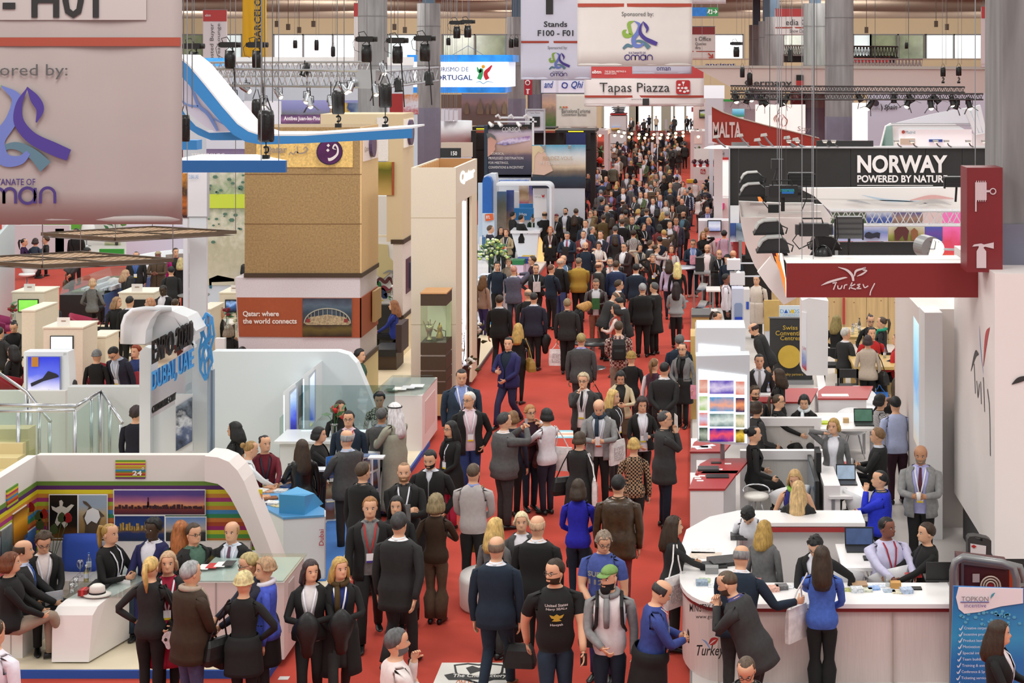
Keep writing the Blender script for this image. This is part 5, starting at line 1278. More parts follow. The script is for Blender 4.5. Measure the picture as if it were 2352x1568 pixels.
for y0,y1 in((815,819),(850,853),(875,878)):BX(xa+.02,xb-.02,YK+.02,YK+dk-.02,Q(y1,YK),Q(y0,YK)).B('metal_gap',M('b8b0a8',.3,.8),r)
BX(xa,xb,YK,YK+dk,.1,Q(905,YK)).B('plinth',M('ca7'),r)
b=O();zA,zB=Q(787,YK),Q(702,YK);b.box(xa,xb,YK,YK+.01,zA,zB);b.box(xb-.01,xb,YK,YK+dk,zA,zB);b.box(xa,xa+.01,YK,YK+dk,zA,zB);b.B('glass_chamber',GM('e4eeda',.10),r)
BX(xa+.02,xb-.02,YK+dk-.02,YK+dk,zA,zB).B('glowing_back',M('e0e4c8',.4,0,.25),r)
r=Pt('incense_burner','silver crown-shaped burner in the showcase','ornament',986,783,YK+.3);x=J(986,YK+.3);O().Lt((x,YK+.3,zA),[(.07,0),(.06,.03),(.04,.06),(.05,.16),(.07,.2),(.10,.32)],12).B('burner_body',M('c8c0a0',.2,.9),r,1)
for k in range(4):a=k*1.57;TB([(x+.08*_c(a),YK+.3+.08*_s(a),zA+.3),(x+.13*_c(a),YK+.3+.13*_s(a),zA+.40)],.012,4).B('horn',M('ca7',.25,.9),r)
r=Pt('coffee_pot','golden arabic coffee pot in the showcase','ornament',1008,783,YK+.3);x=J(1010,YK+.3)
O().Lt((x,YK+.3,zA),[(.07,0),(.085,.06),(.05,.16),(.04,.20),(.055,.24),(.01,.36)],12).B('pot_body',M('ca4',.2,.95),r,1);TB([(x-.05,YK+.3,zA+.18),(x-.13,YK+.3,zA+.23)],[.025,.008],6).B('spout',M('ca4',.2,.95),r);TB([(x+.05,YK+.3,zA+.21),(x+.12,YK+.3,zA+.19),(x+.12,YK+.3,zA+.08),(x+.07,YK+.3,zA+.05)],.010,5).B('handle',BK,r)
def orchid(px,py,Y,lb,pot=True):
 r=Pt('orchid_arrangement',lb,'flowers',px,py,Y);x=J(px,Y);rr=RR(int(px));zb_=.1
 O().Lt((x,Y,zb_),[(.12,0),(.17,.62),(.16,.64)],4).B('planter',M('322',.3),r)
 for i in range(5):a=rr.uniform(0,6);TB([(x,Y,.7),(x+.06*_c(a),Y,1.1),(x+.14*_c(a+1),Y,1.5),(x+.1*_c(a+2),Y,1.9+rr.random()*.2)],[.008,.007,.005,.003],4).B('twig',M('864',.7),r)
 for i in range(26):
  a=rr.uniform(0,6.28);d=rr.uniform(.08,.30);z=.72+rr.uniform(-.15,.45);p=(x+d*_c(a),Y+d*_s(a)*.8,z)
  b=O();b.ball(p,(.045,.03,.04),7,4);b.B('flower',M('eee8e0',.6),r,1)if i<17 else None
  if i>=15:q=V3(p);b=O();b.add([q,q+V3((.05,0,.05)),q+V3((.18*_c(a),.1*_s(a),.02)),q+V3((.05,.05,-.05))],[(0,1,2,3)]);b.B('leaf',M('453'),r)
orchid(1088,850,37.2,'white orchids and curly twigs in a tall dark planter by the gateway');orchid(1062,900,33.9,'white orchids at the right edge of the cream pillar')
#  blue ribbon roof structure 
RB=M('38c',.4);RBD=M('26a',.45);YB_=27.
r=Pt('roof_ribbon','curving white and blue roof ribbon hung beside the big banner','roof structure',600,325,YB_)
f_top=[(405,128),(432,150),(470,195),(510,245),(545,285),(570,302),(600,312),(700,312),(947,295)]
f_bot=[(405,160),(420,175),(455,215),(500,268),(535,305),(565,322),(600,328),(700,325),(947,313)]
def strip(A_,Bv,YA,YBv,nm,mat):
 b=O();vs=[W(x,y,YA)for x,y in A_]+[W(x,y,YBv)for x,y in Bv];n=len(A_);b.add(vs,[(i,i+1,n+i+1,n+i)for i in range(n-1)]);o=b.B(nm,mat,r,False);sol(o,.03);return o
f_bot=[(x,y+4)for x,y in f_bot];strip(f_top,f_bot,26,26,'blue_edge',RB)
def back(pts,Ya,Yb_):return[(VX+(x-VX)*Ya/Yb_,HY+(y-HY)*Ya/Yb_)for x,y in pts]
t_back=back(f_top,26,27.2)
strip(f_top,t_back,26,27.2,'white_upper_surface',M('e8ecf0',.45))
pan=[(400,155),(432,188),(470,235),(510,283),(540,302),(495,303),(470,290),(440,265),(400,225)]
PP(pan,26.6,.02).B('printed_panel',M('d4d4e8',.5),r)
for q,w_ in(([(405,165),(435,190),(455,240),(478,262),(500,300)],[2,4,7,8,5]),([(455,245),(430,240),(405,222)],[6,4,3]),([(490,272),(505,280),(528,294)],[5,3,2])):Sk(r,q,w_,26.58,M('79d'),name='printed_web')
strip([(400,225),(425,262),(450,290),(480,305),(540,303),(570,310)],[(400,262),(428,292),(455,310),(485,322),(545,322),(580,322)],26.9,26.9,'blue_underside',RB)
r=Pt('roof_slab','flat blue-edged white roof slab below the ribbon','roof structure',540,395,24)
XA,XB=J(380,23.5),J(655,23.5);zt_,zb2=Q(369,23.5),Q(396,23.5)
BX(XA,XB,23.5,23.6,zb2,zt_).B('blue_edge',RBD,r);O().Pr([(XA,23.6,zt_),(XB,23.6,zt_),(XA+.9,25.2,zt_),(XA,25.2,zt_)],(0,0,-.03)).B('white_upper_surface',WH2,r)
PB(380,322,452,344,28,.3).B('small_blue_beam',RB,r)
w=O()
for px,Y in((430,23.6),(600,23.6),(640,23.55)):w.tube([(J(px,Y),Y,zt_),(J(px,Y),Y,13.1)],.008,4)
w.B('hanging_wire',ST,r)
def Bo(label,x0,y0,x1,y1,Y,mat,cat='panel',name='display_board',foot=True,d=.12,frame=None,z0=0):
 if Q(y1,Y)<0:Y=YZ(y1,0)
 r=Pt(name,label,cat,(x0+x1)/2,y1,Y);PB(x0,y0,x1,y1,Y,d).B('printed_face'if foot else 'panel',mat,r)
 if frame:PB(x0-2,y0-2,x1+2,y1+2,Y+.01,d).B('frame',frame,r)
 if not foot and y1<300:
  for x in(x0+2,x1-2):TB([W(x,y0+1,Y),(J(x,Y),Y,13.1)],.012,4).B('hanging_wire',ST,r)
 if foot and Q(y1,Y)>.02:BX(J(x0+2,Y),J(x1-2,Y),Y+.02,Y+d,0,Q(y1,Y)).B('panel_base',M('d8dce4',.5),r)
 return r
r=Bo('white panel with faint lettering behind the blue slab',432,395,475,497,31,M('e6e4ea',.4),frame=M('b8bcc4',.4));T(r,'DUBAI, UAE',434,401,456,412,30.97,M('69c'))
Bo('dark shelf of lit crates at the edge of the big banner',418,398,432,500,33,Ft('0:311 .3:b62 .6:321 1:c83',7,.5))
r=Bo('tall photo panel of a rocky olive hillside with a yellow band',474,380,562,655,44,Ft([(0,'d8ceb8'),(.3,'c4bca0'),(.5,'e0dac8'),(.75,'9a8'),(1,'d8d4c4')],5,.35));PB(474,446,562,478,43.95,.04).B('yellow_band',M('cd4'),r)
b=O();rr=RR(8)
for i in range(26):px,py=rr.uniform(478,560),rr.choice([rr.uniform(400,442),rr.uniform(482,560)]);q=rr.uniform(2,7);b.Pp([(px+q*_c(t),py+q*.7*_s(t))for t in LS(0,6.28,7)[:-1]],43.93,.01)
o=b.B('printed_bushes',M('576',.7),r);o['kind']='stuff'
r=Bo('purple city poster behind the blue slab',474,342,562,380,50,Ft('0:324 .4:98a 1:768',4,.2));T(r,'STRASBOURG',440,352,516,358,49.9,WT_,.02)
Bo('dark sunset poster above the rocky photo panel',474,398,562,432,45.5,Ft('0:223 .5:744 1:435',6,.35))
Bo('white exhibition hall panel under the ribbon',474,300,562,345,52,M('d8dce6',.5))
r=Bo('violet riviera poster above the towers',645,263,738,284,60,Ft('0:535 .5:969 1:435',4,.25));T(r,'Antibes Juan-les-Pins',652,267,735,279,59.9,WT_,.02)
Bo('wide blue hillside poster with yellow shapes behind the truss',640,230,830,278,66,Ft('0:333 .3:777 .6:88b 1:99c',3,.14));
Bo('yellow and blue board right of the hillside poster',760,236,828,262,65.5,Ft('0:c93 .5:ca4 .6:347 1:89a',2,.5,axis=0));Bo('low grey white-topped stand wall under the truss',560,232,645,300,64,M('dcdce4',.5));Bo('white stand wall with blue top edge at upper left',418,150,560,230,70,M('dfe2ec',.5));Bo('blue-lit stand header at upper left',418,133,530,152,69,M('49d',.4,0,.6,.3,2))
Bo('white header band over the hall behind the truss',530,131,950,150,72,M('eceae6',.5,0,.2));Bo('beige header band over the left rooms',500,255,735,262,68,M('ca7'));Bo('red poster wall behind the left columns',895,215,925,265,66,M('a33'));Bo('white wall of small pictures behind the truss end',925,217,960,262,67,Ft([(0,'b44'),(.5,'d8d8e0'),(1,'c85')],9,.5))
#  hanging lattice chandeliers, left middle 
for(pts,z,lb)in(([(97,537),(265,549),(541,533),(350,522)],4.,'upper hanging lattice ceiling panel at left'),([(-110,597),(98,611),(397,597),(185,580)],3.9,'lower hanging lattice ceiling panel at left')):
 P4=[V3((J(x,YZ(y,z)),YZ(y,z),z))for x,y in pts];r=Th('hanging_lattice',lb,'ceiling panel',tuple((P4[0]+P4[2])/2),'hanging lattice panels')
 LT=M('543')
 for i in range(4):TB([P4[i],P4[(i+1)%4]],.045,4).B('frame_bar',LT,r)
 m01,m23,m12,m30=(P4[0]+P4[1])/2,(P4[2]+P4[3])/2,(P4[1]+P4[2])/2,(P4[3]+P4[0])/2
 TB([m01,m23],.04,4).B('frame_bar',LT,r);TB([m12,m30],.04,4).B('frame_bar',LT,r)
 b=O();n=15
 for i in range(1,n):
  t=i/n;b.tube([P4[0].lerp(P4[1],t),P4[3].lerp(P4[2],t)],.010,3);b.tube([P4[0].lerp(P4[3],t),P4[1].lerp(P4[2],t)],.010,3)
 o=b.B('lattice',M('b97',.6),r);o['kind']='stuff'
 O().add([p-V3((0,0,.06))for p in P4],[(0,1,2,3)]).B('amber_sheet',M('5A4030',.5,0,0,.3,5),r)
 w=O()
 for p in P4:w.tube([p,p+V3((0,0,9))],.008,3)
 w.B('hanging_wire',ST,r)
 #  far left area 
r=Th('glass_partition','pale blue-white glazed partition at the far left edge','partition',(J(5,40),40,0))
O().Pr([(J(-60,36),36,.1),(J(28,46),46,.1),(J(28,46),46,Q(500,46)),(J(-60,36),36,Q(500,46))],(.08,0,0)).B('pane',M('c4d4d8',.3),r)
O().Pr([(J(14,44),44,.1),(J(28,46),46,.1),(J(28,46),46,Q(500,46)),(J(14,44),44,Q(500,46))],(-.12,0,0)).B('white_post',M('eae4ec',.5),r)
O().Pr([(J(-60,35),35,.1),(J(29,45.5),45.5,.1),(J(29,45.5),45.5,.4),(J(-60,35),35,.4)],(-.15,0,0)).B('sill',M('efe4ec',.5),r)
plat('stand_platform','pale grey raised floor of the far left stands',-30,-17.5,57,80,.10,M('cdc8c0',.4),M('b8b4ae',.5))
Bo('white stand back wall behind the green boards',20,517,160,610,70,M('dfe2e8',.5));r=Bo('bright green board with small white lettering at far left',57,530,130,555,66,M('6a3'));T(r,'madeira',66,538,95,546,65.95,WT_,.02)
Bo('small blue screen on the green board',112,541,124,547,65.8,M('26d',.3,0,.6));Bo('green board at the top behind the lattice',100,515,145,529,69,M('7b3'));Bo('second green board right of the first',144,515,200,528,68,M('6a3'));Bo('large white curved stand wall at left behind the seated group',290,517,480,640,60,M('dfe0f2',.5));Bo('white panel column with vertical text',127,525,147,610,67,M('ecebf0',.5))
Bo('green counter front among the far left tables',228,572,283,600,60,M('393'),cat='counter');Bo('bright landscape photo panel at far left',240,548,275,566,62,Ft([(0,'473'),(.5,'c8c0a0'),(1,'e0e4e8')],5,.3))
r=Pt('reception_ring','round white reception ring with a cycling photograph inside','counter',400,700,47)
cx,cy,R_=J(400,49),49.,J(484,49)-J(400,49);b=O();c2=O();c3=O();n=30
for(rad,z0,z1,bb_)in((R_,.1,1.25,b),(R_-.12,.1,1.25,c2)):
 vs=[(cx+rad*_c(t),cy+rad*1.6*_s(t),z)for t in LS(.35,2*pi-.5-1.6,n+1)for z in(z0,z1)];bb_.add(vs,[(2*i,2*i+2,2*i+3,2*i+1)for i in range(n)])
o=b.B('outer_wall',WH2,r,1);sol(o,.12)
vs=[(cx+(R_-.14)*_c(t),cy+(R_-.14)*1.6*_s(t),z)for t in LS(.45,1.35,13)for z in(.55,1.15)];c3.add(vs,[(2*i,2*i+2,2*i+3,2*i+1)for i in range(12)]);c3.B('cycling_photo',Ft('0:322 .4:522 .7:222 1:765',6,.5),r)
vs=[(cx+(R_-.14)*_c(t),cy+(R_-.14)*1.6*_s(t),z)for t in LS(1.4,2.3,13)for z in(.55,1.15)];b=O();b.add(vs,[(2*i,2*i+2,2*i+3,2*i+1)for i in range(12)]);b.B('rock_photo',Ft([(0,'665'),(1,'a8a49a')],5,.4),r)
r=Pt('bar_table','round grey bar table with purple flower cube','table',445,740,41);x=J(445,42);O().Lt((x,42,1.04),[(.40,0),(.42,.015),(.42,.03)],24).B('table_top',M('777',.3),r,1);TB([(x,42,.1),(x,42,1.04)],.035,8).B('pedestal',ST,r)
BX(x-.10,x+.02,41.9,42.05,1.07,1.19).B('flower_cube',M('328',.4),r);O().ball((x-.04,41.97,1.24),(.08,.06,.05),8,5).B('flower',M('e0dcc8',.7),r,1)
r=Pt('notice_board','teal roofed small panel above the ring counter','panel',500,640,44);PP([(480,640),(500,632),(538,640),(538,646),(486,648),(486,662),(481,662)],44,.2).B('teal_canopy',M('267'),r);PB(476,652,486,740,44.1,.3).B('white_post',WH2,r)
r=Pt('wooden_door','dark carved wooden door leaf standing by the white wall','door',493,640,58);PP([(475,560),(480,538),(495,525),(509,518),(510,640),(484,640)],57.5,.15).B('door_leaf',M('423',.6,0,0,.3,20),r);PP([(482,583),(482,572),(489,564),(497,572),(497,583)],57.4,.1).B('small_window',M('89a',.4),r)
for y in(556,560,595,612):PB(485,y,507,y+1.2,57.42,.08).B('iron_band',M('111'),r)
Bo('white pillar with small screen left of the gold tower',510,518,545,600,56,M('e2e2ee',.5));Bo('small flat screen above the man in navy',514,522,540,534,55.8,M('236',.3,0,.3,.6,5));Bo('white armless lounge partition behind the tower base',494,777,516,820,33,M('e8e8e6',.4))
Fw(268,640,62,'tall green plant among the far left tables',26,['583','794'],.5,.1,2.2,vase='333',size=.09)
for px,py,lb in((203,560,'white moulded chair behind the lattice panels'),(68,600,'white chair at the far left tables'),(262,650,'white chair beside the display case')):
 Y=YZ(py,.9)if py!=560 else 62;x=J(px,Y);r=Th('white_chair',lb,'chair',(x,Y,.1));O().ball((x,Y,.75),(.28,.10,.32),12,8).B('backrest',WT_,r,1);O().Lt((x,Y-.2,.45),[(.2,0),(.26,.05),(.24,.09)],12).B('seat',WT_,r,1);O().Lt((x,Y-.2,.1),[(.2,0),(.03,.04),(.03,.35)],10).B('pedestal',CH,r,1)
 #  far and middle stands
def Aw(label,x0,y0,x1,y1,Y,mat,**k):return Bo(label,x0,y0,x1,y1,Y,mat,**k)
Yo_=86
r=Pt('hanging_sign','glowing white and blue portugal sign hung behind the tall column','sign',1080,205,Yo_)
PB(925,142,1165,200,Yo_,.1).B('lit_face',M('f4f8ff',.4,0,.75),r);BL=M('28d',.35,0,.35,.35,1.2)
BX(J(1165,Yo_),J(1165,Yo_)+.05,Yo_,Yo_+3.6,Q(200,Yo_),Q(142,Yo_)).B('lit_side',M('e0ecfa',.4,0,.5),r)
PB(935,126,1178,142,Yo_+.3,3.).B('blue_crown',BL,r);PB(945,200,1160,213,Yo_+.3,3.).B('blue_base',BL,r)
T(r,'TURISMO DE',998,154,1076,164,Yo_-.02,M('358'));T(r,'PORTUGAL',992,172,1085,184,Yo_-.02,M('248'),.015)
Sk(r,[(1096,154),(1100,164),(1106,160),(1104,172),(1100,182)],[2,7,8,10,10],Yo_-.03,M('3a6'));Sk(r,[(1130,150),(1122,160),(1116,166),(1116,174),(1120,182)],[3,8,9,10,10],Yo_-.04,M('c23'))
TB([W(1110,153,Yo_-.03),W(1110,153,Yo_-.06)],.10,12).B('emblem',M('ea2'),r);Sk(r,[(1093,190),(1102,187),(1110,192),(1120,187),(1134,190)],[1,2,2,2,1],Yo_-.03,M('8bd'))
w=O();
for px in(960,1075,1160):w.tube([W(px,128,Yo_+1),(J(px,Yo_),Yo_+1,13)],.015,4)
w.tube([W(1040,126,Yo_),W(1075,105,Yo_),W(1110,126,Yo_)],.02,4);w.B('hanging_wire',M('679'),r)
r=Aw('sepia photo banner of twisted rooftop chimneys behind the dark bar',1060,215,1166,288,92,Ft('0:765 .4:876 .55:987 .7:b98 1:999',3,.1),foot=False,name='photo_banner',cat='banner')
SAND=M('986',.7)
for cx,w_,h in((1072,9,22),(1103,13,32),(1120,6,18),(1134,12,28),(1158,9,24)):sil(r,[(cx-w_/2,262),(cx-w_*.6,252),(cx-w_*.35,246),(cx-w_*.5,240),(cx-w_*.2,236),(cx,262-h-6),(cx+w_*.2,236),(cx+w_*.5,241),(cx+w_*.35,247),(cx+w_*.6,252),(cx+w_/2,262)],91.9,SAND)
Aw('stadium photo panel beside the white tourist-office banner',1245,216,1280,290,93,Ft([(0,'473'),(.3,'785'),(.5,'987'),(.7,'db9'),(1,'b8a8a8')],4,.2),foot=False,cat='banner',name='photo_banner')
r=Bn('off-white tourist-office banner with grey lettering',1277,215,1371,295,88,M('dcd6cc',.8));T(r,'BarcelonaTurisme',1290,250,1356,259,87.95,M('666',.6),.01);T(r,'Convention Bureau',1290,259,1347,266,87.95,M('666',.6),.01)
for x,c in((1285,'285'),(1289,'d93'),(1293,'a33'),(1297,'d73'),(1300,'c43')):PP([(x,246),(x+2,243.5),(x+4,246),(x+2,248.5)],87.9,.01).B('emblem_dot',M(c,.5),r)
r=Aw('white sign panel with blue linked-ring emblem behind the red safety sign',1243,184,1342,213,97,M('e4e6f4',.4,0,.2),foot=False,name='hanging_sign',cat='sign',frame=M('567'))
T(r,'and',1250,186,1271,202,96.9,M('35a'),.02,shear=.3);T(r,'Qhi',1312,186,1340,205,96.9,M('35a'),.02,shear=.3)
for a in range(4):Sk(r,[(1297+6*_c(a*1.57+t),196+6*_s(a*1.57+t))for t in(0,.7,1.4,2.2)],[1,3,3,1],96.88,M('45b'))
r=Pt('safety_sign','small red fire-equipment sign on the far blue-grey column','sign',1212,218,98);PB(1204,183,1222,218,98,.1).B('panel',M('b23'),r);TB([W(1212+5*_c(t),190+5*_s(t),97.95)for t in LS(0,6.28,11)],.04,4).B('hose_symbol',WT_,r);PP([(1208,204),(1217,204),(1217,206),(1214,207),(1214,216),(1210,216),(1210,207),(1208,206)],97.95,.02).B('extinguisher_symbol',WT_,r)
Aw('brown blank wall strip behind the tall column',1013,217,1062,248,96,M('765',.7));
r=Pt('stand_enclosure','white curved drum-shaped stand wall right of the tall column','enclosure',1030,338,76);x=J(1045,83);O().Lt((x,83,0),[(.88,0),(.88,Q(327,83))],26).B('wood_base',M('ca8',.6),r,1);O().Lt((x,83,Q(327,83)),[(.9,0),(.9,Q(277,83)-Q(327,83))],26).B('drum',M('e6e8ec',.5),r,1)
Aw('beige stand wall left of the drum-shaped enclosure',1013,327,1085,360,74,M('d8ccb8',.5));
for i,x in en((1013,1022,1032,1043)):Aw('tall narrow white pennant by the drum wall, '+('leftmost','second','third','rightmost')[i],x,250+i,x+8,278,82,M('e8ecf6',.4),foot=False,name='pennant',cat='banner')
r=Aw('dark stand fascia numbered 150 beside the tall column',1011,340,1058,362,66,M('222'));T(r,'150',1036,347,1050,357,65.9,WT_,.02)
r=Pt('bar_canopy','long black bar canopy with yellow light strips','canopy',1320,320,78)
PB(1085,291,1140,299,80,2.5).B('canopy_beam',BK,r);PB(1275,299,1367,305,78,3).B('canopy_beam',BK,r);PB(1125,293,1275,297,82,2).B('canopy_beam',BK,r)
for a in(1094,1305):PB(a,295 if a<1200 else 301,a+35,297 if a<1200 else 303,79.9 if a<1200 else 77.9,.05).B('light_strip',M('dc2',.5,0,1.5),r)
for px in(1088,1290,1362):BX(J(px,79)-.12,J(px,79)+.12,78.9,79.1,0,Q(300,79)).B('post',BK,r)
PB(1085,305,1370,345,84,.2).B('dark_backdrop',M('222',.7),r);PB(1300,305,1345,345,83.8,.1).B('blue_panel',M('236',.6),r);BX(J(1085,84),J(1370,84),84,84.2,0,Q(344,84)).B('dark_backdrop',M('222',.7),r)
r=Pt('sign_portal','grey square frame with white sign and black patch beyond the dark photo wall','sign',1235,330,74)
for a in((1206,250,1252,253),(1206,253,1209,500),(1249,253,1252,500)):PB(*a,74,.2).B('frame_bar',M('b8bac0',.4,.3),r)
PB(1209,254,1249,300,74.1,.05).B('sign_face',M('d8dae2',.5),r);PB(1217,268,1240,291,74,.05).B('black_patch',BK,r);T(r,'Tapas Piazza',1216,257,1240,262,73.95,GREY)
r=Pt('sign_portal','second white frame left of the grey square frame','sign',1180,290,71)
for a in((1150,268,1222,272),(1222,272,1226,500),(1135,278,1232,281)):PB(*a,71,.2).B('frame_bar',M('e0e2e6',.4),r)
for px in(1180,1150,1215):TB([W(px,272,70.9),W(px-6,264,70.8),W(px-12,268,70.8)],.06,5).B('arm_lamp',M('d8d8d8',.4),r)
r=Aw('dark photo wall with a smiling grey-haired man and white slogan',1120,286,1221,408,62,Ft([(0,'334'),(.28,'445'),(.42,'656'),(.5,'b98'),(.66,'d8b8b4'),(.84,'c8b8c8'),(.92,'111'),(1,'111')],2.4,.05),cat='photo wall',name='photo_wall')
PB(1112,288,1120,408,61.9,.3).B('navy_edge',M('234'),r);T(r,'CORSICA',1153,292,1196,303,61.9,M('d8d4d4',.5),.01);T(r,'MADE',1197,291,1213,298,61.9,M('754'),0)
sil(r,[(1120,312),(1128,309),(1136,314),(1140,326),(1136,336),(1138,342),(1132,352),(1120,360)],61.88,M('c98',.6));sil(r,[(1117,306),(1128,306),(1137,313),(1140,322),(1134,318),(1126,313),(1120,318)],61.85,M('666',.7))
for i,(s_,y)in en((('CORSICA,',350),('PRIVILEGED DESTINATION',360),('FOR MEETINGS,',371),('CONVENTIONS & INCENTIVES"',381))):T(r,s_,1128 if i in(0,)else 1122,y,(1158,1202,1168,1203)[i],y+6,61.85,M('e4dcd8',.5),0)
PP([(1138,330),(1160,320),(1218,312),(1218,322),(1160,334)],61.88,.01).B('printed_lights',Ft([(0,'548'),(.5,'e0d0e8'),(1,'859')],9,.4),r)
for px in(1132,1153,1196):TB([W(px,288,61.9),W(px-8,282,61.6),W(px-2,290,61.5)],.06,5).B('arm_lamp',M('d8d8d8',.4),r)
r=Aw('bright photo wall with a blonde woman and beach beyond',1222,333,1345,432,60,Ft([(0,'223'),(.25,'345'),(.38,'876'),(.5,'e8d4b8'),(.75,'e8eef0'),(1,'5ac')],2.4,.06),cat='photo wall',name='photo_wall')
sil(r,[(1222,345),(1236,342),(1252,350),(1262,372),(1270,392),(1250,402),(1222,400)],59.9,M('e8c4b0',.6));sil(r,[(1222,335),(1240,334),(1252,345),(1244,352),(1236,348),(1228,360),(1226,395),(1222,400)],59.88,M('e8d0a8',.7))
T(r,'RENDEZ-VOUS',1247,359,1315,368,59.85,M('ca8'));T(r,'IN TERRA NOSTRA',1240,370,1330,378,59.85,M('e8dcd4',.5))
for px in(1249,1308):PB(px-3,334,px+3,342,59.7,.15).B('clip_lamp',M('999',.4),r)
PB(1222,400,1345,436,60.3,.1).B('dark_base',M('222',.6),r)
WP=M('e8eef4',.35)
r=Pt('stand_post','tall bright blue post with rounded top at the portugal stand','post',1125,560,58)
PP([(1108,560),(1108,418),(1111,408),(1118,405),(1126,408),(1130,418),(1130,560)],58,.4).B('blue_face',M('26b',.4,0,0,.05),r);PP([(1108,418),(1112,404),(1124,399),(1138,399),(1141,420),(1141,540),(1130,560),(1130,418),(1126,408),(1118,405)],58.4,.7).B('white_surround',WP,r)
BX(J(1108,58),J(1130,58),58,58.4,0,Q(559,58)).B('post_base',M('26b',.4),r)
def arch_(x0,x1,ytop,ybot,Y,rad,th,lb,face=None):
 r=Pt('stand_arch',lb,'arch',x1,ybot,Y)
 o_=[(x0,ytop)]+[(x1-rad+rad*_s(t),ytop+rad-rad*_c(t))for t in LS(0,1.57,8)]+[(x1,ybot)];i_=[(x0,ytop+th)]+[(x1-rad+(rad-th)*_s(t),ytop+rad-(rad-th)*_c(t))for t in LS(0,1.57,8)]+[(x1-th,ybot)]
 n=len(o_);b=O();v=[W(x,y,Y)for x,y in o_+i_];v+=[(x,y+1.2,z)for x,y,z in v]
 b.add(v,[(i,i+1,n+i+1,n+i)for i in range(n-1)]+[(i+2*n,n+i+2*n,n+i+1+2*n,i+1+2*n)for i in range(n-1)]+[(i,i+2*n,i+1+2*n,i+1)for i in range(n-1)]+[(n+i,n+i+1,3*n+i+1,3*n+i)for i in range(n-1)]);b.B('white_arch',WP,r);return r
arch_(1140,1302,401,560,62,16,5,'white rounded portal frame, rear one of the portugal stand');arch_(1140,1267,421,620,57,14,5,'white rounded portal frame, front one of the portugal stand')
r=Aw('white rounded portugal panel with tiny logo, front one',1226,433,1256,500,57.6,M('e4e2e4',.4));T(r,'PORTUGAL',1228,451,1243,454,57.5,GREY);PP([(1244,446),(1247,449),(1251,446),(1250,453),(1245,453)],57.5,.01).B('emblem',M('b33'),r)
r=Aw('white rounded portugal panel with tiny logo, rear one',1262,408,1292,520,61.5,M('dfe6ea',.4));T(r,'PORTUGAL',1268,424,1281,427,61.4,GREY);PP([(1282,422),(1285,425),(1288,422),(1288,428),(1283,428)],61.4,.01).B('emblem',M('395'),r)
for a in[('tall building photo panel beside the blue post',1141,440,1163,545,58.5,'0:a98 .4:876 .7:665 1:579'),('coastal building photo panel beside the tower photo',1163,437,1180,540,59,'0:ca8 .4:976 .6:569 1:459'),('portrait photo panel with a woman and pink flowers',1192,423,1215,470,61,[(0,'b57'),(.3,'ca8'),(.6,'975'),(1,'d8c8b8')]),('orange and purple food photo panel',1215,425,1226,470,61,'0:da8 .6:769 1:559'),('blue sea photo header with ship',1140,411,1215,424,61.5,[(0,'d8e4ee'),(.4,'59d'),(.7,'26c'),(1,'e0e8f0')])]:
 Aw(a[0],*a[1:6],Ft(a[6],5,.25))
Aw('white text panel between two photo panels',1180,440,1192,545,60,M('e0dcdc',.5));r=Aw('blue desk front with lisboa lettering',1180,478,1248,505,59.8,M('38c',.4),cat='counter');T(r,'lisboa',1193,488,1210,495,59.7,WT_,.02)
Aw('second blue desk front behind the lisboa one',1188,468,1226,480,60.5,M('38c',.4),cat='counter');Aw('blue board with small screen between the white panels',1267,453,1302,470,63,M('37c',.4));Aw('blue floor-standing panel behind the gateway',1098,420,1108,560,60,M('c8dcf0',.4))
r=Aw('slanted blue-white leaflet stand with an orange logo',1108,490,1136,540,57,M('c8d8e8',.4),cat='display');PP([(1114,492),(1132,490),(1134,505),(1115,508)],56.9,.02).B('orange_logo',M('d63'),r);T(r,'BTL',1117,495,1126,502,56.85,WT_,.02)
r=Pt('counter','white portugal counter where two men in black lean','counter',1215,590,56.5);PP([(1175,535),(1237,535),(1230,612),(1208,612),(1190,590)],56.5,.8).B('counter_body',WP,r);PB(1172,530,1240,536,56.4,1.2).B('counter_top',M('f0f2f6',.3),r);PP([(1236,540),(1246,560),(1256,612),(1232,612)],56.9,.3).B('glowing_edge',M('eb7',.4,0,.7),r)
plat('stand_platform','white stand floor of the portugal stand',-18,-5.3,51.5,70,.10,M('e0dcdc',.4),M('b0aaaa',.5))
plat('stand_platform','glowing blue and white floor of the near portugal counters',-14,-5.6,40,51.4,.10,M('d8dce8',.4),M('29c',.4,0,.4))
r=Pt('counter','white curved counter with a glowing underside below the lily bouquet','counter',1165,760,45)
YCp=44.5;PP([(1098,650),(1166,650),(1170,792),(1098,792)],YCp,1.).B('counter_body',M('e8e4e8',.35),r);PB(1090,644,1168,651,YCp-.1,1.6).B('counter_top',M('dde2ea',.3),r);TB([W(x,750-(x-1098)*.45,YCp-.05)for x in(1099,1120,1136)],.06,6).B('glowing_edge',M('f0f6ff',.4,0,2),r)
PP([(1098,705),(1108,700),(1136,672),(1136,690),(1112,740),(1098,755)],YCp-.06,.03).B('curved_ring',M('d8c8c4',.4),r)
for px,c in((1118,'345'),(1108,'69b')):b=O();b.box(J(px-8,45),J(px+8,45),44.9,45.4,Q(644,YCp)+.001,Q(644,YCp)+.03);tag(b.B('folder',M(c,.5)),'%s folder on the portugal counter'%('dark'if px==1118 else 'light blue'),'folder')
Fw(1131,640,45.,'large lily bouquet in a glass vase on the white counter',110,['cd8','e8ecd0','bc6'],.62,Q(644,YCp),.75,vh=.40,size=.05,leaf='353')
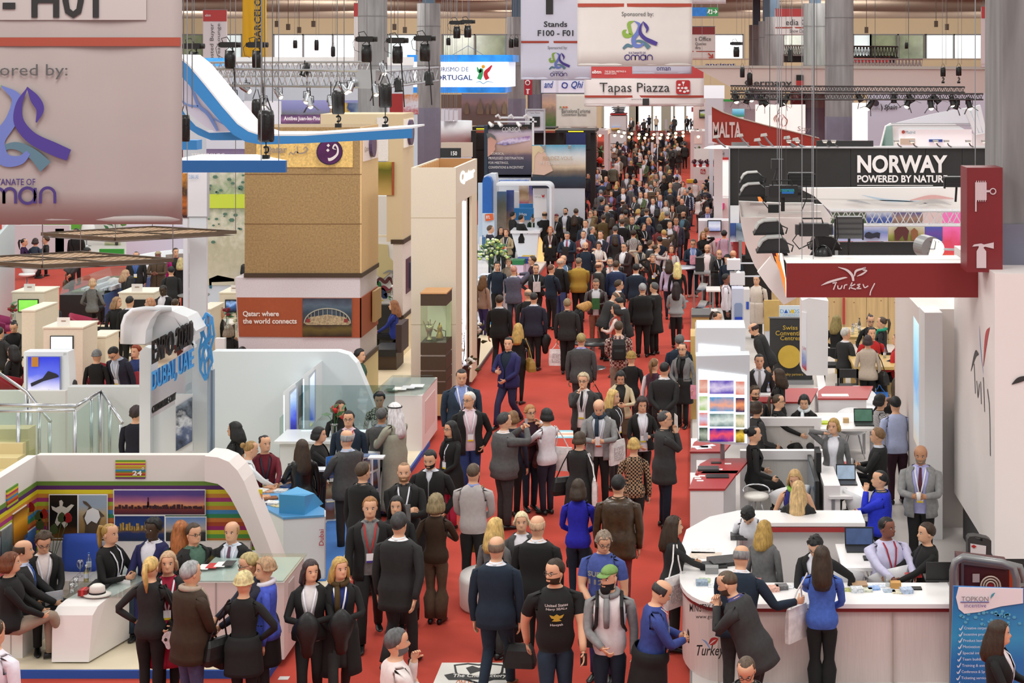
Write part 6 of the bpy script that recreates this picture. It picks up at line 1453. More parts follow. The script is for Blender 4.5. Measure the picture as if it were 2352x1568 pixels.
for i,(x,c)in en(((1176,'274'),(1188,'249'),(1198,'ca2'))):
 r=Pt('recycling_bin','tall pale recycling bin with a %s lid'%['green','blue','yellow'][i],'bin',x+10,640,52+i*.6);Y=52+i*.65;PB(x,607-i*3,x+26,690,Y,.5).B('bin_body',M('dcc8dc',.5),r);PB(x-1,598-i*4,x+27,608-i*3,Y-.02,.55).B('bin_lid',M(c,.5),r)
for i in range(5):
 b=O();x=J(1110+i*7,55);b.box(x,x+.09,54,54.1,1.,1.3);tag(b.B('brochure',M(['e8e8ec','47a','d8d4c8','c53','e0e4e8'][i],.5)),'upright brochure on the far white portugal counter','brochure','brochures at the portugal stand')
r=Pt('info_kiosk','white far kiosk with red shelf and small screen in the crowd','kiosk',1420,320,118);PB(1400,266,1438,330,118,2.5).B('kiosk_body',M('e8e6e8',.4),r);PB(1401,261,1438,264,117.9,2.5).B('red_shelf',M('b33'),r);PB(1405,290,1424,300,117.8,.1).B('screen',Ft('0:343 .5:c94 1:8ad',4,.4,.4),r)
for i in range(4):PB(1404+i*2,247+i*4,1434-i,248.5+i*4,118.5,2.6).B('dark_tray',M('445',.4),r)
BX(J(1400,118),J(1438,118),118,120.5,0,Q(329,118)).B('kiosk_base',M('e0dee0',.4),r)
bulbs=[(1412,311),(1421,302),(1428,313),(1434,305),(1445,315),(1451,307),(1468,309),(1467,317),(1485,309),(1481,317),(1502,309),(1499,317),(1519,309),(1516,317),(1536,308),(1534,316),(1552,306),(1552,314),(1569,304),(1569,312),(1399,304),(1383,298),(1378,311),(1586,301),(1603,302),(1604,314)]
for i,(px,py)in en(bulbs):
 x,y,z=W(px,py,100);r=Th('festoon_bulb','warm glowing bulb of the festoon strung over the crowd','light',(x,y,z),'festoon bulbs over the crowd');O().ball((x,y,z),.085,8,6).B('bulb',M('ffe2a8',.4,0,12),r,1);TB([(x,y,z+.07),(x,y,z+.17)],.035,6).B('socket',BK,r)
b=O();
for k in(0,1):pts=[W(px,py-5,100)for px,py in sorted(bulbs)if(py>310)==bool(k)];b.tube(pts,.02,4)
tag(b.B('festoon_cable',M('333',.6)),'thin cable carrying the warm festoon bulbs','cable')
def palm_frame(x0,x1,y0,ybot,Y,side,lb):
 r=Pt('palm_frame',lb,'frame',(x0+x1)/2,ybot,Y);zt=Q(y0,Y);wf=M('dcd6d6',.45);X0,X1=J(x0,Y),J(x1,Y);d=3.
 for x in(X0,X1):
  for y in(Y,Y+d):BX(x-.12,x+.12,y-.12,y+.12,0,zt).B('frame_post',wf,r)
 for y in(Y,Y+d):BX(X0-.12,X1+.12,y-.12,y+.12,zt,zt+.28).B('frame_beam',wf,r)
 for x in(X0,X1):BX(x-.12,x+.12,Y+.12,Y+d-.12,zt,zt+.28).B('frame_beam',wf,r)
 p=Pt('potted_palm','green palm growing inside the %s white frame'%side,'plant',(x0+x1)/2,ybot,Y+1.5);cx=(X0+X1)/2;rr=RR(5);O().Lt((cx,Y+1.5,0),[(.3,0),(.4,.6),(.38,.62)],12).B('pot',M('333',.6),p)
 TB([(cx,Y+1.5,.5),(cx+.1,Y+1.5,2.)],.05,6).B('trunk',M('543',.8),p)
 for i in range(34):
  a,e=rr.uniform(0,6.28),rr.uniform(-.2,1.2);L=rr.uniform(.6,1.);z0=rr.uniform(1.,zt-1.);q=[]
  for k in range(5):t=k/4;q.append((cx+L*t*_c(a)*_c(e),Y+1.5+L*t*_s(a)*_c(e),z0+L*t*_s(e)-.5*t*t*L))
  b=O()
  for k in range(4):
   A_,B_=V3(q[k]),V3(q[k+1]);s_=(B_-A_).cross(V3((0,0,1)));s_=s_.normalized()*.11 if s_.length>.01 else V3((.1,0,0));wk=(1-k/4);wk2=(1-(k+1)/4);b.add([A_-s_*wk,A_+s_*wk,B_+s_*wk2,B_-s_*wk2],[(0,1,2,3)])
  b.B('frond',M(rr.choice(['242','363','342','574']),.6),p)
palm_frame(1360,1392,309,420,97,'left','tall white square frame around a palm, left of the crowd');palm_frame(1590,1617,311,420,99,'right','tall white square frame around a palm, right of the crowd')
r=Pt('info_desk','small desk with black top, white sign and orange base beside the left palm','desk',1365,430,86);PB(1350,372,1382,384,86,.8).B('black_top',BK,r);PB(1350,384,1380,400,86,.8).B('white_sign',M('e4dcd8',.5),r);PB(1350,400,1378,440,86,.8).B('orange_base',M('c82'),r)
for px in(1365,1378):
 x,y,z=W(px,368,85.5);q=Th('balloon','round red balloon, %s of two beside the palm'%('left'if px==1365 else 'right'),'balloon',(x,y,z));O().ball((x,y,z),(.16,.16,.18),12,9).B('balloon_skin',M('c32',.25),q,1);TB([(x,y,z-.18),(x-.06,y,z-.3),(x+.06,y,z-.4),(x,y,z-.55)],.015,4).B('ribbon',M('c32'),q)
for i,(px,y0,y1,Y)in en(((1510,303,330,104),(1498,327,350,98),(1472,387,415,88),(1530,274,296,122),(1468,390,392,88),(1406,532,598,59))):
 if i==4:continue
 Aw('narrow white notice pillar standing in the crowd, %s'%['beyond the bulbs','below the bulbs','beside the olive coat','by the far doors','','left of the blue vest'][i],px-3 if i<5 else 1396,y0,px+3 if i<5 else 1409,y1,Y,M('dfdce2',.4),cat='notice')
r=Pt('stand_canopy','large pale pink canopy fascia with germany lettering','canopy',1900,215,75)
PP([(1596,155),(2330,160),(2330,217),(1890,217),(1675,198)],75,6).B('fascia',M('dccbc2',.5),r);PP([(1590,150),(2330,153),(2330,160),(1596,156)],74.9,6).B('top_edge',M('c4bdb2',.5),r)
T(r,'Germany',1710,183,1819,201,74.9,M('333'),.02);PB(1829,172,1845,185,74.9,.05).B('flag_black',BK,r);PB(1829,185,1845,198,74.9,.05).B('flag_red',M('b33'),r)
T(r,'ancient',1620,145,1690,151,76,M('237'),.02)
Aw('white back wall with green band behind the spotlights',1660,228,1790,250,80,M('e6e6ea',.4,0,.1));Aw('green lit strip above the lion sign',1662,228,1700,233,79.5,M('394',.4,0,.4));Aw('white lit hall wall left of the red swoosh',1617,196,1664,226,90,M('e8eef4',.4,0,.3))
Aw('white far column wall with flat screen',1592,235,1645,330,104,M('ecdcd8',.5));Aw('flat television on the white far wall',1608,254,1634,270,103.6,Ft([(0,'222'),(.5,'894'),(.7,'b0b8c0'),(1,'222')],3,.4,.4),foot=False,cat='television',name='television',frame=BK);Aw('white pillar with pink lettering at the swoosh',1627,265,1640,330,72,M('e8e4ec',.4))
for px,py,lb in((1608,282,'dark red banner corner above the far screen'),):Aw(lb,1588,246,1600,257,106,M('934'),foot=False,cat='banner')
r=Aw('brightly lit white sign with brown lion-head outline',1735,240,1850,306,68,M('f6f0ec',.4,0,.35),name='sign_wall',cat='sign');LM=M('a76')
for q in([(1786,284),(1782,272),(1786,262),(1792,258)],[(1792,288),(1788,274),(1793,264)],[(1798,292),(1795,280),(1799,268)],[(1797,262),(1803,270),(1808,276),(1806,286),(1800,290)],[(1780,280),(1778,272),(1782,264)]):Sk(r,q,[1]+[2.5]*(len(q)-2)+[1],67.9,LM)
T(r,'Stay',1832,290,1862,304,67.85,M('877'));Aw('landscape print left of the lion sign',1682,250,1710,268,69,Ft('0:374 .5:59b 1:8cd',3,.2,.3))
def fire_sign(x0,y0,x1,y1,Y,lb,d=.35):
 r=Pt('safety_sign',lb,'sign',(x0+x1)/2,y1,Y);PB(x0,y0,x1,y1,Y,d).B('red_box',M('7C1A20',.45,0,0,.06,3),r);w_,h_=(x1-x0),(y1-y0);S_=M('d8c4c8',.5)
 b=O();b.Pb(x0+w_*.23,y0+h_*.14,x0+w_*.55,y0+h_*.31,Y-.02,.01);[b.Pb(x0+w_*(.26+i*.06),y0+h_*.125,x0+w_*(.28+i*.06),y0+h_*.325,Y-.025,.01)for i in range(5)];b.Pb(x0+w_*.55,y0+h_*.215,x0+w_*.66,y0+h_*.235,Y-.02,.01);b.Pb(x0+w_*.23,y0+h_*.31,x0+w_*.27,y0+h_*.42,Y-.02,.01)
 b.tube([(J(x0+w_*.72,Y)+w_*.08*Y/F*_c(t),Y-.02,Q(y0+h_*.225,Y)+w_*.08*Y/F*_s(t))for t in LS(0,6.28,13)],w_*.018*Y/F,4);b.B('hose_symbol',S_,r)
 b=O();b.Pp([(x0+w_*.27,y0+h_*.96),(x0+w_*.27,y0+h_*.80),(x0+w_*.33,y0+h_*.765),(x0+w_*.33,y0+h_*.75),(x0+w_*.15,y0+h_*.755),(x0+w_*.2,y0+h_*.735),(x0+w_*.4,y0+h_*.725),(x0+w_*.48,y0+h_*.735),(x0+w_*.75,y0+h_*.715),(x0+w_*.75,y0+h_*.775),(x0+w_*.5,y0+h_*.755),(x0+w_*.46,y0+h_*.765),(x0+w_*.54,y0+h_*.80),(x0+w_*.54,y0+h_*.96)],Y-.02,.01);b.B('extinguisher_symbol',S_,r);return r
fire_sign(1816,199,1846,280,79.6,'mid-size red fire-equipment sign on the concrete column')
fire_sign(2221,385,2303,625,21.,'big dark red fire-equipment sign beside the near right column',.5)
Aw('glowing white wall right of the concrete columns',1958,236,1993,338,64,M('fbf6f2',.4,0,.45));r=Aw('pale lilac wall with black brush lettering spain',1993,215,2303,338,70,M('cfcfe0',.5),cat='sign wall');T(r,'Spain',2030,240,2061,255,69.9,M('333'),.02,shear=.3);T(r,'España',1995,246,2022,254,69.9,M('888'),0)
Sk(r,[(2023,238),(2026,248),(2024,255)],[1,3,1],69.85,M('333'));TB([W(2012,237,69.8),W(2012,237,69.85)],.14,12).B('emblem',M('323'),r)
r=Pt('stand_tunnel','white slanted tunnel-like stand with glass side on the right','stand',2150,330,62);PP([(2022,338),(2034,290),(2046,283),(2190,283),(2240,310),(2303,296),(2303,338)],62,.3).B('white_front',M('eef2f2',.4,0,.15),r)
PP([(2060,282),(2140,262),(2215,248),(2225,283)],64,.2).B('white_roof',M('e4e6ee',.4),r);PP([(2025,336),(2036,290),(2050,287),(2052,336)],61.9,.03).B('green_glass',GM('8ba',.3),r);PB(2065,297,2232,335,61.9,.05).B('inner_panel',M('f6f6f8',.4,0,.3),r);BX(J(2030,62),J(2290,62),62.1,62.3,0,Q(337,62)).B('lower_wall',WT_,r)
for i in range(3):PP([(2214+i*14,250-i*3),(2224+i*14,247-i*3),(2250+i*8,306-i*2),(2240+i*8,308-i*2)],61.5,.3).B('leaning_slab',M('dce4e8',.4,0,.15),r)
T(r,'Madrid',2080,300,2102,307,61.85,M('5ab'));TB([W(2075,303,61.9),W(2075,303,61.8)],.07,10).B('emblem',M('b54'),r);PB(2068,318,2102,332,61.8,.05).B('beige_label',M('d8ccb8',.5),r);PB(2134,320,2165,326,61.8,.05).B('blue_label',M('35a'),r)
for y in(283,288):PB(2048,y,2232,y+1.5,61.7,.2).B('tunnel_rail',M('aab4b8',.4),r)
r=Pt('stage_roof','small red-lit stage with black truss far at the right','stage',2010,145,130);PB(1960,128,2056,145,130,3).B('black_box',BK,r);PP([(1962,133),(2044,130),(2044,143),(1962,143)],129.8,.1).B('red_banner',M('c22',.5,0,.4),r);truss(r,W(1960,119,128),W(2062,120,128),.9,.5,14,M('444'),.06);truss(r,W(1960,149,127),W(2118,149,127),.9,.6,20,M('d0d0d4',.4,.3),.07)
r=Pt('stage_roof','black backdrop stage between the right-hand columns','stage',1824,152,130);PB(1802,124,1845,143,130,2).B('black_box',BK,r);truss(r,W(1802,116,128),W(1846,116,128),.8,.5,8,M('888'),.06)
r=Pt('stand_fascia','red swooping fascia with white raised malta lettering','fascia',1750,335,57)
PP([(1635,245),(1660,258),(1700,272),(1760,288),(1820,302),(1882,318),(1882,338),(1676,338),(1636,325)],57,.25).B('red_swoosh',M('a32'),r);PP([(1635,244),(1660,257),(1700,271),(1760,287),(1820,301),(1882,317),(1882,318.5),(1820,303),(1760,289),(1700,273),(1660,259),(1635,246)],56.95,.4).B('pale_top_edge',M('ba9',.6),r);BX(J(1640,57),J(1660,57),57.3,57.6,0,Q(330,57)).B('support',M('e4dcdc',.5),r)
T(r,'MALTA',1637,280,1702,316,56.9,M('e8d8d4',.4),.03)
for px,py in((1645,315),(1700,312),(1740,322),(1755,311),(1808,317),(1828,321)):
 q=Pt('arm_spotlight','small silver arm spotlight along the top of the dark fascia','spotlight',px,py,47,'arm spotlights on the fascia');TB([W(px,py,47),W(px+8,py+12,47),W(px+22,338,47)],.03,5).B('arm',ST,q);PP([(px-7,py-3),(px+6,py-5),(px+8,py+1),(px-8,py+3)],46.8,.2).B('lamp_head',M('c8c4c0',.3,.4),q)
MB2=Aw('grey metal tray on top of the fascia below malta',1680,327,1720,338,50,M('888',.4,.3),foot=False,name='metal_tray',cat='tray');Aw('black open box on top of the dark fascia',1875,323,2006,337,47.1,M('222'),foot=False,name='open_box',cat='box')
b=O();b.Lt((J(1655,50),50,Q(340,50)),[(.55,0),(.4,.06),(.05,.1)],16);tag(b.B('white_parasol',M('e8e4e4',.5)),'white dish-shaped lamp shade under the malta swoosh','lamp shade')
r=Pt('stand_fascia','long charcoal norway fascia with bold white lettering','fascia',1990,430,47)
NM=M('222',.5,0,0,.06,4);seams=[1676,1697,1790,1872,1954,2040,2126,2210,2310]
for i in range(8):PB(seams[i]+.4,340,seams[i+1]-.4,470 if i else 545,47,.3).B('fascia_panel',NM,r)
PB(1674,337,2310,340.5,46.9,.5).B('top_rail',M('c8c8ca',.4,.3),r);PB(1674,340,1677,690,46.9,.3).B('edge_post',M('a8aab0',.4,.4),r)
NW=M('f0ecec',.4);T(r,'NORWAY',1969,356,2176,397,46.95,NW,.035);T(r,'POWERED BY NATURE',1969,402,2176,419,46.95,NW,.03);PB(1969,425,2143,426.5,46.95,.02).B('underline',NW,r)
for px in(1915,1812,1832,1895,2060,2096,2150,2175,2225,2262):
 q=Pt('arm_spotlight','small silver arm spotlight along the top of the dark fascia','spotlight',px,325,46.5,'arm spotlights on the fascia');TB([W(px+12,338,47),W(px+4,334,46.6),W(px,326,46.4)],.02,5).B('arm',ST,q);PP([(px-6,322),(px+6,322),(px+5,327),(px-5,327)],46.2,.2).B('lamp_head',M('b8b4b0',.3,.4),q);PP([(px-4,327),(px+4,327),(px+3,328),(px-3,328)],46.22,.15).B('lens',M('ffe8c0',.4,0,3),q)
r=Pt('photo_wall','row of photographs under the norway fascia seen through the white truss','photo wall',2050,560,46.9)
for i,(a,b_,y0,y1,st,sc_)in en([(1677,1698,472,512,[(0,'d8dce8'),(.6,'e0e4e8'),(1,'d8dce0')],3),(1698,1712,472,512,[(0,'555'),(.5,'888'),(1,'b8b4ac')],6),(1677,1690,512,555,[(0,'c8ccd8'),(.3,'347'),(1,'359')],3),(1690,1712,512,555,[(0,'a8b0b8'),(.5,'678'),(.6,'456'),(1,'79b')],6),(1908,1990,485,517,'0:242 .5:564 1:333',6),(1990,2050,485,517,[(0,'248'),(.5,'459'),(1,'c8ccd8')],8),(2050,2120,485,517,'0:544 .5:976 1:348',9),(1910,2040,520,554,[(0,'b8bcd8'),(.3,'99c'),(.6,'78b'),(1,'b8b8d4')],2),(2040,2124,520,554,[(0,'662'),(.35,'994'),(.6,'ba8'),(1,'c8c8b0')],3),(2124,2165,520,554,'0:348 .5:649 1:45a',3),(2165,2222,485,595,'0:e52 .3:d46 .6:e6a 1:e7b',3)]):
 PB(a+.4,y0,b_-.4,y1,46.8,.05).B('photograph',Ft(st,sc_,.22),r)
for q in([(1985,543),(1988,535),(1996,532),(2004,536),(2015,533),(2022,535),(2020,548),(2012,545),(2000,548),(1990,547)],):sil(r,q,46.7,M('223',.6))
sil(r,[(2056,552),(2054,530),(2062,521),(2080,520),(2088,530),(2084,552),(2078,552),(2074,540),(2064,552)],46.7,M('522',.6));sil(r,[(2094,552),(2092,530),(2100,523),(2108,530),(2110,552)],46.7,M('853',.6))
PB(1712,556,2170,594,46.9,.1).B('charcoal_base',NM,r);BX(J(1676,47),J(2222,47),47.3,47.4,.1,Q(590,47)).B('charcoal_base',NM,r)
for px in(1700,1921):PB(px-3,553,px+4,690,46.6,.2).B('silver_post',ST,r)
PB(1684,556,1700,640,46.9,.1).B('red_panel',M('a33'),r)
r=Pt('clock','round illuminated double-sided clock near the big red sign','clock',2140,570,26);Yc_=26
b=O();b.tube([W(2140,570,Yc_-.02),(J(2125,Yc_),Yc_+.25,Q(568,Yc_))],26.5*Yc_/F,28);b.B('clock_drum',M('999',.3,.6),r);b=O();b.tube([W(2146,571,Yc_-.03),W(2146,571,Yc_-.04)],23*Yc_/F,28);b.B('clock_face',M('f6f6f2',.4,0,.35),r)
b=O();cx,_,cz=W(2146,571,Yc_)
for k in range(12):t=k*pi/6;b.tube([(cx+.125*_c(t),Yc_-.045,cz+.125*_s(t)),(cx+.148*_c(t),Yc_-.045,cz+.148*_s(t))],.004,3)
b.B('hour_marks',BK,r)
for L,t in((.09,pi),(.13,1.45)):TB([(cx,Yc_-.05,cz),(cx+L*_c(t),Yc_-.05,cz+L*_s(t))],.006,4).B('clock_hand',BK,r)
TB([W(2168,572,Yc_),W(2230,575,24)],.02,6).B('arm',ST,r)
#  turkey overhead structure
r=Pt('stand_roof','white turkey roof frame with curved sail and red fascia','roof structure',2030,683,21.8);YT=21.8;WT=M('f2ece8',.45);TR=M('822')
PB(1807,605,2265,683,YT,.12).B('red_fascia',TR,r);BX(J(1807,YT),J(2222,YT),YT,YT+.9,Q(604.5,YT),Q(604,YT)).B('white_top',M('fffaf6',.45),r);PB(1806,596,2222,605,YT+.35,.2).B('white_beam',WT,r)
def sail(pts,Y,d,nm,mat):PP(pts,Y,d).B(nm,mat,r)
sail([(1697,464),(1703,520),(1712,560),(1733,610),(1765,660),(1800,700),(1808,690),(1804,640),(1780,600),(1765,560),(1762,500),(1755,499),(1704,499)],24.5,.12,'curved_sail',WT)
sail([(1800,700),(1765,660),(1740,625),(1770,590),(1790,620),(1806,684),(1830,684)],22.2,.12,'sail_tip',WT)
sail([(1697,462),(1890,470),(1912,500),(1706,499)],24.6,.1,'white_ledge',M('f6f2ee',.45));sail([(1754,500),(1908,500),(1908,600),(1806,600),(1775,580),(1765,540)],25.2,.15,'white_back_wall',M('f4eeea',.45))
for y in(466,486):PB(1722+(y-466),y,1870+(y-466)*.8,y+6,24.3,.1).B('white_slat',M('e4e0dc',.5),r)
OG=M('d73',.4,0,.7);DR=M('622')
sail([(1739,448),(1750,447),(1754,478),(1748,478)],26,.1,'orange_light_column',OG);sail([(1760,539),(1776,537),(1790,590),(1806,640),(1806,684),(1795,640),(1778,585)],24.2,.06,'orange_light_column',OG);sail([(1776,537),(1784,536),(1800,600),(1807,660),(1806,684),(1804,640),(1790,590)],24.1,.06,'white_light_column',M('fff2e0',.4,0,1.2));sail([(1760,537),(1770,535),(1784,590),(1775,585)],24.,.05,'dark_red_strip',DR)
PP([(1834,432),(2222,430),(2222,480),(1902,481),(1870,450)],30,.2).B('rear_white_fascia',M('eeeae6',.45),r)
for q,w_,c in(([(1840,456),(1950,458),(2080,462),(2150,470)],[1,2,2,1],'c8c4c0'),([(1980,448),(2040,460),(2110,462)],[1,6,2],'b8ccdc'),([(2090,460),(2140,452),(2190,456)],[2,9,2],'d8a8a4'),([(1945,460),(1970,462),(2000,468)],[1,5,1],'b0b0b4'),([(2110,470),(2150,462),(2185,470)],[1,5,1],'b8b4b4')):Sk(r,q,w_,29.95,M(c,.5),name='faint_print')
q=Pt('lighting_truss','white lattice truss under the turkey rear fascia','truss',2060,500,29.5);truss(q,W(1905,500,29.5),W(2225,500,29.5),.27,.25,9,M('d4d4d6',.35,.3),.022)
TW=M('e4d4d4',.5);
Sk(r,[(1925,613),(1945,620),(1957,632),(1960,645)],[1,5,6,5],YT-.02,TW);Sk(r,[(1946,637),(1937,638),(1905,647),(1886,655)],[1,4,5,1],YT-.02,TW);Sk(r,[(1962,634),(1966,622),(1980,617),(1988,614),(1983,620),(1991,621),(1980,629),(1968,634)],[2,5,4,2,4,2,4,1],YT-.02,TW)
for q_ in([(1912,650),(1922,648)],[(1920,649),(1914,665)],[(1924,655),(1925,662),(1931,662),(1934,655)],[(1938,663),(1940,655),(1946,653)],[(1950,664),(1957,648)],[(1964,652),(1953,659),(1966,664)],[(1976,652),(1969,654),(1974,657),(1968,662),(1978,662)],[(1982,652),(1986,660),(1994,656)],[(2009,650),(2000,668),(1998,678)]):Sk(r,q_,[2.6]*len(q_),YT-.02,TW)
w=O()
for px in(1790,1842,1868,2240):w.tube([(J(px,22.2),22.2,Q(600,22.2)),(J(px,22.2),22.2,13.1)],.008,4)
w.B('hanging_wire',ST,r)
def flood(px,py,Y,s,lb,flip=False):
 q=Pt('floodlight',lb,'floodlight',px,py,Y,'black floodlights over the turkey roof');f=-1 if flip else 1;c=lambda x,y:(px+f*x*s,py+y*s)
 PP([c(-38,16),c(-34,6),c(-26,-8),c(-14,-14),c(18,-16),c(30,-6),c(34,8),c(34,16)],Y,.35).B('housing',M('222'),q);PP([c(-40,16),c(36,14),c(36,19),c(-40,20)],Y-.02,.4).B('rim',M('111',.4),q);PP([c(-36,5),c(-28,-9),c(-15,-16),c(18,-18),c(18,-15),c(-14,-13),c(-25,-7),c(-33,6)],Y-.02,.38).B('pale_top',M('a8a8a4',.4),q);PP([c(16,16),c(26,12),c(38,34),c(32,36)],Y+.1,.1).B('bracket',BK,q)
 TB([W(*c(30,-4),Y),W(*c(44,2),Y),W(*c(40,16),Y)],.012,4).B('cable',BK,q)
flood(1731,436,24.,.82,'floodlight against the norway fascia, lower one at left');flood(1728,408,24.4,.72,'floodlight against the norway fascia, upper one at left');flood(1768,522,23.,.92,'floodlight in front of the white sail, upper one');flood(1778,562,22.6,1.,'floodlight in front of the white sail, lower one');flood(1896,556,23.4,.95,'floodlight facing right behind the chain bag',True)
for(a,b_,c,d_,Y,lb,col)in((1812,397,1870,426,24,'ribbed black floodlight seen from the back on the norway side','222'),(1920,498,1981,548,22.8,'square grey-green floodlight in front of the photographs','555'),(2172,406,2222,430,26,'flat black floodlight at the right end of the norway lettering','333')):
 q=Pt('floodlight',lb,'floodlight',(a+c)/2,d_,Y,'black floodlights over the turkey roof');PB(a,b_,c,d_,Y,.2).B('housing',M(col,.4),q);PB(a-3,b_+(d_-b_)*.1,a,d_+3,Y+.02,.1).B('bracket',BK,q);PB(c,b_+(d_-b_)*.1,c+3,d_+3,Y+.02,.1).B('bracket',BK,q);TB([W((a+c)/2,d_,Y+.1),(J((a+c)/2,Y),Y+.1,Q(d_,Y)-.25)],.02,5).B('stem',BK,q)
 for i in range(4):PB(a+1,b_+2+(d_-b_)*i/4,c-1,b_+3+(d_-b_)*i/4,Y-.02,.02).B('rib',M('333',.4),q)
for(px,py,Y,lb,bag)in((1798,439,23.5,'large dark hoist with blue label over the norway fascia',False),(1868,527,22.6,'large black hoist with hanging chain bag over the turkey fascia',True)):
 q=Pt('chain_hoist',lb,'hoist',px,py,Y);x,_,z=W(px,py,Y);BX(x-.20,x+.22,Y-.08,Y+.10,z-.09,z+.09).B('motor',M('222',.45),q);TB([(x+.22,Y,z),(x+.28,Y,z)],.08,10).B('motor_cap',BK,q);BX(x-.26,x-.20,Y-.06,Y+.06,z-.07,z+.07).B('motor_end',M('333'),q)
 TB([(x-.15,Y,z+.09),(x-.16,Y,z+.16),(x+.12,Y,z+.16),(x+.14,Y,z+.09)],.012,5).B('handle',BK,q);chain_mesh(x-.02,Y,z+.09,13.1,.010).B('chain',ST,q);chain_mesh(x+.05,Y,z+.09,13.1,.006).B('chain',M('444'),q)
 TB([(x+.26,Y,z+.06),(x+.34,Y,z+.2),(x+.36,Y,z-.1),(x+.28,Y,z-.3)],.008,4).B('cable',BK,q);TB([(x-.22,Y,z-.05),(x-.3,Y,z-.16),(x-.2,Y,z-.28),(x-.04,Y,z-.2)],.010,4).B('cable',BK,q)
 if not bag:BX(x-.02,x+.16,Y-.09,Y-.08,z-.03,z+.04).B('blue_label',M('27c',.4),q);T(q,'STAGEMAKER',1792,434,1825,440,Y-.09,M('3a8'),.02)
 if bag:b=O();b.ball((x+.14,Y,z-.42),(.14,.10,.20),12,8);b.B('chain_bag',M('111',.3,0,0,.3,8,.6),q,1);TB([(x+.05,Y,z-.09),(x+.08,Y,z-.25)],.03,6).B('sling',BK,q)
 else:b=O();b.box(x-.22,x-.06,Y-.05,Y+.05,z-.32,z-.20);b.B('clamp',BK,q);TB([(x,Y,z-.09),(x,Y,z-.3)],.03,6).B('sling',BK,q)
q=Pt('chain_hoist','small dark hoist hanging above the blue-labelled one','hoist',1785,378,27);PB(1772,366,1800,388,27,.2).B('motor',M('222'),q);TB([W(1786,388,27),W(1780,410,27),W(1790,425,27)],.03,5).B('sling',BK,q);x=J(1786,27);chain_mesh(x,27.1,Q(366,27),13.1,.012).B('chain',ST,q)
#  swiss stand
plat('stand_platform','grey stand floor along the right side of the aisle',.0,16,17.2,46,.10,M('cfc8c4',.4,0,0,.04,2),M('999',.35,.5))
WOOD=M('ca7',.55,0,0,.14,1.6,stretch=(8,8,.5));WOOD2=M('ca6',.5,0,0,.12,3)
YW_=40.;r=Pt('wooden_wall','knotty pine board wall behind the meeting tables','wall panel',1920,900,YW_)
xs=[1755,1772,1842,1891,1938,1990,2040,2085]
for i in range(7):
 PB(xs[i]+.5,640 if i else 690,xs[i+1]-.5,925,YW_,.1).B('board',WOOD,r)
b=O();rr=RR(1)
for i in range(40):px,py=rr.uniform(1850,2078),rr.uniform(690,850);b.Pp([(px+1.6*_c(t),py+1.1*_s(t))for t in LS(0,6.28,7)[:-1]],YW_-.01,.01)
o=b.B('knot',M('852',.7),r);o['kind']='stuff'
PB(1936,684,1941,745,YW_-.1,.05).B('red_strip',M('b33'),r)
r=Pt('roll_up_banner','dark brown roll-up banner with gold disc and gold lettering','banner',1815,905,35);PB(1768,729,1866,908,35,.04).B('printed_sheet',M('333',.6,0,0,.05,6),r);PB(1766,728,1868,731,34.98,.06).B('top_bar',ST,r);BX(J(1766,35),J(1868,35),34.9,35.2,.1,.2).B('base',ST,r);PB(1768,908,1866,960,35,.04).B('printed_sheet',M('333',.6,0,0,.05,6),r)
GD=M('ca4',.4,.3);T(r,'Swiss',1798,747,1832,757,34.95,GD,.01);T(r,'Convention',1781,759,1852,770,34.95,GD,.01);T(r,'Centres',1792,771,1838,781,34.95,GD,.01);TB([W(1813,819,34.95),W(1813,819,34.90)],26*35/F,28).B('gold_disc',M('ca4',.35,.4,0,.1,3),r);T(r,'quality partners',1797,856,1844,864,34.95,GD,0);T(r,'1 destination',1808,871,1836,875,34.95,GD,0);T(r,'*',1818,893,1832,906,34.95,M('db6',.4),.05)
r=Pt('notice_board','small white davos congress sign above the brown banner','sign',1812,727,37);PB(1790,702,1839,730,37,.06).B('panel',M('dde8f0',.4),r);T(r,'DAVOS',1792,710,1836,719,36.9,M('59c'));T(r,'CONGRESS',1792,721,1836,726,36.9,M('8bd'));PP([(1801,719),(1805,711),(1809,719)],36.85,.01).B('emblem',M('25b'),r);TB([W(1820,715,36.88),W(1820,715,36.85)],.045,12).B('emblem',M('db3'),r);PB(1812,730,1816,780,37,.04).B('stem',ST,r)
Aw('pale wooden partition beside the davos sign',1755,690,1790,760,39,WOOD2)
def wtable(px,py,Y,w_,d,z,lb):
 r=Th('bar_table',lb,'table',(J(px,Y),Y,.1));x=J(px,Y);BX(x-w_/2,x+w_/2,Y,Y+d,z-.06,z).B('table_top',WOOD2,r)
 for sx in(-1,1):
  for yy in(Y+.02,Y+d-.14):BX(x+sx*(w_/2-.12)-(.06),x+sx*(w_/2-.12)+.06,yy,yy+.12,.1,z-.06).B('leg',WOOD2,r)
wtable(1975,790,35.,1.,1.3,1.15,'tall wooden bar table with bottles and glasses');wtable(2020,830,31.5,1.,1.4,1.15,'tall wooden bar table beside the woman with the big black bag')
Bt(1974,35.5,1.15,.34,'dark green wine bottle on the tall wooden table','132','222');Bt(1958,35.3,1.15,.24,'blue-capped water bottle on the tall wooden table');Bt(2032,32.5,1.15,.20,'small water bottle on the nearer wooden table')
b=O();b.Pb(1978,755,1995,783,35.6,.02);tag(b.B('menu_card',M('ece8e4',.5)),'white menu card standing on the tall wooden table','card')
for i,(px,Y)in en(((1962,35.4),(1967,35.7),(1972,35.2))):x=J(px,Y);b=O();b.Lt((x,Y,1.15),[(.03,0),(.03,.005),(.005,.01),(.005,.08),(.035,.12),(.035,.2)],10);tag(b.B('drinking_glass',GM('e8eeee',.3),None,1),'stemmed glass on the tall wooden table','glass','glasses on the wooden table')
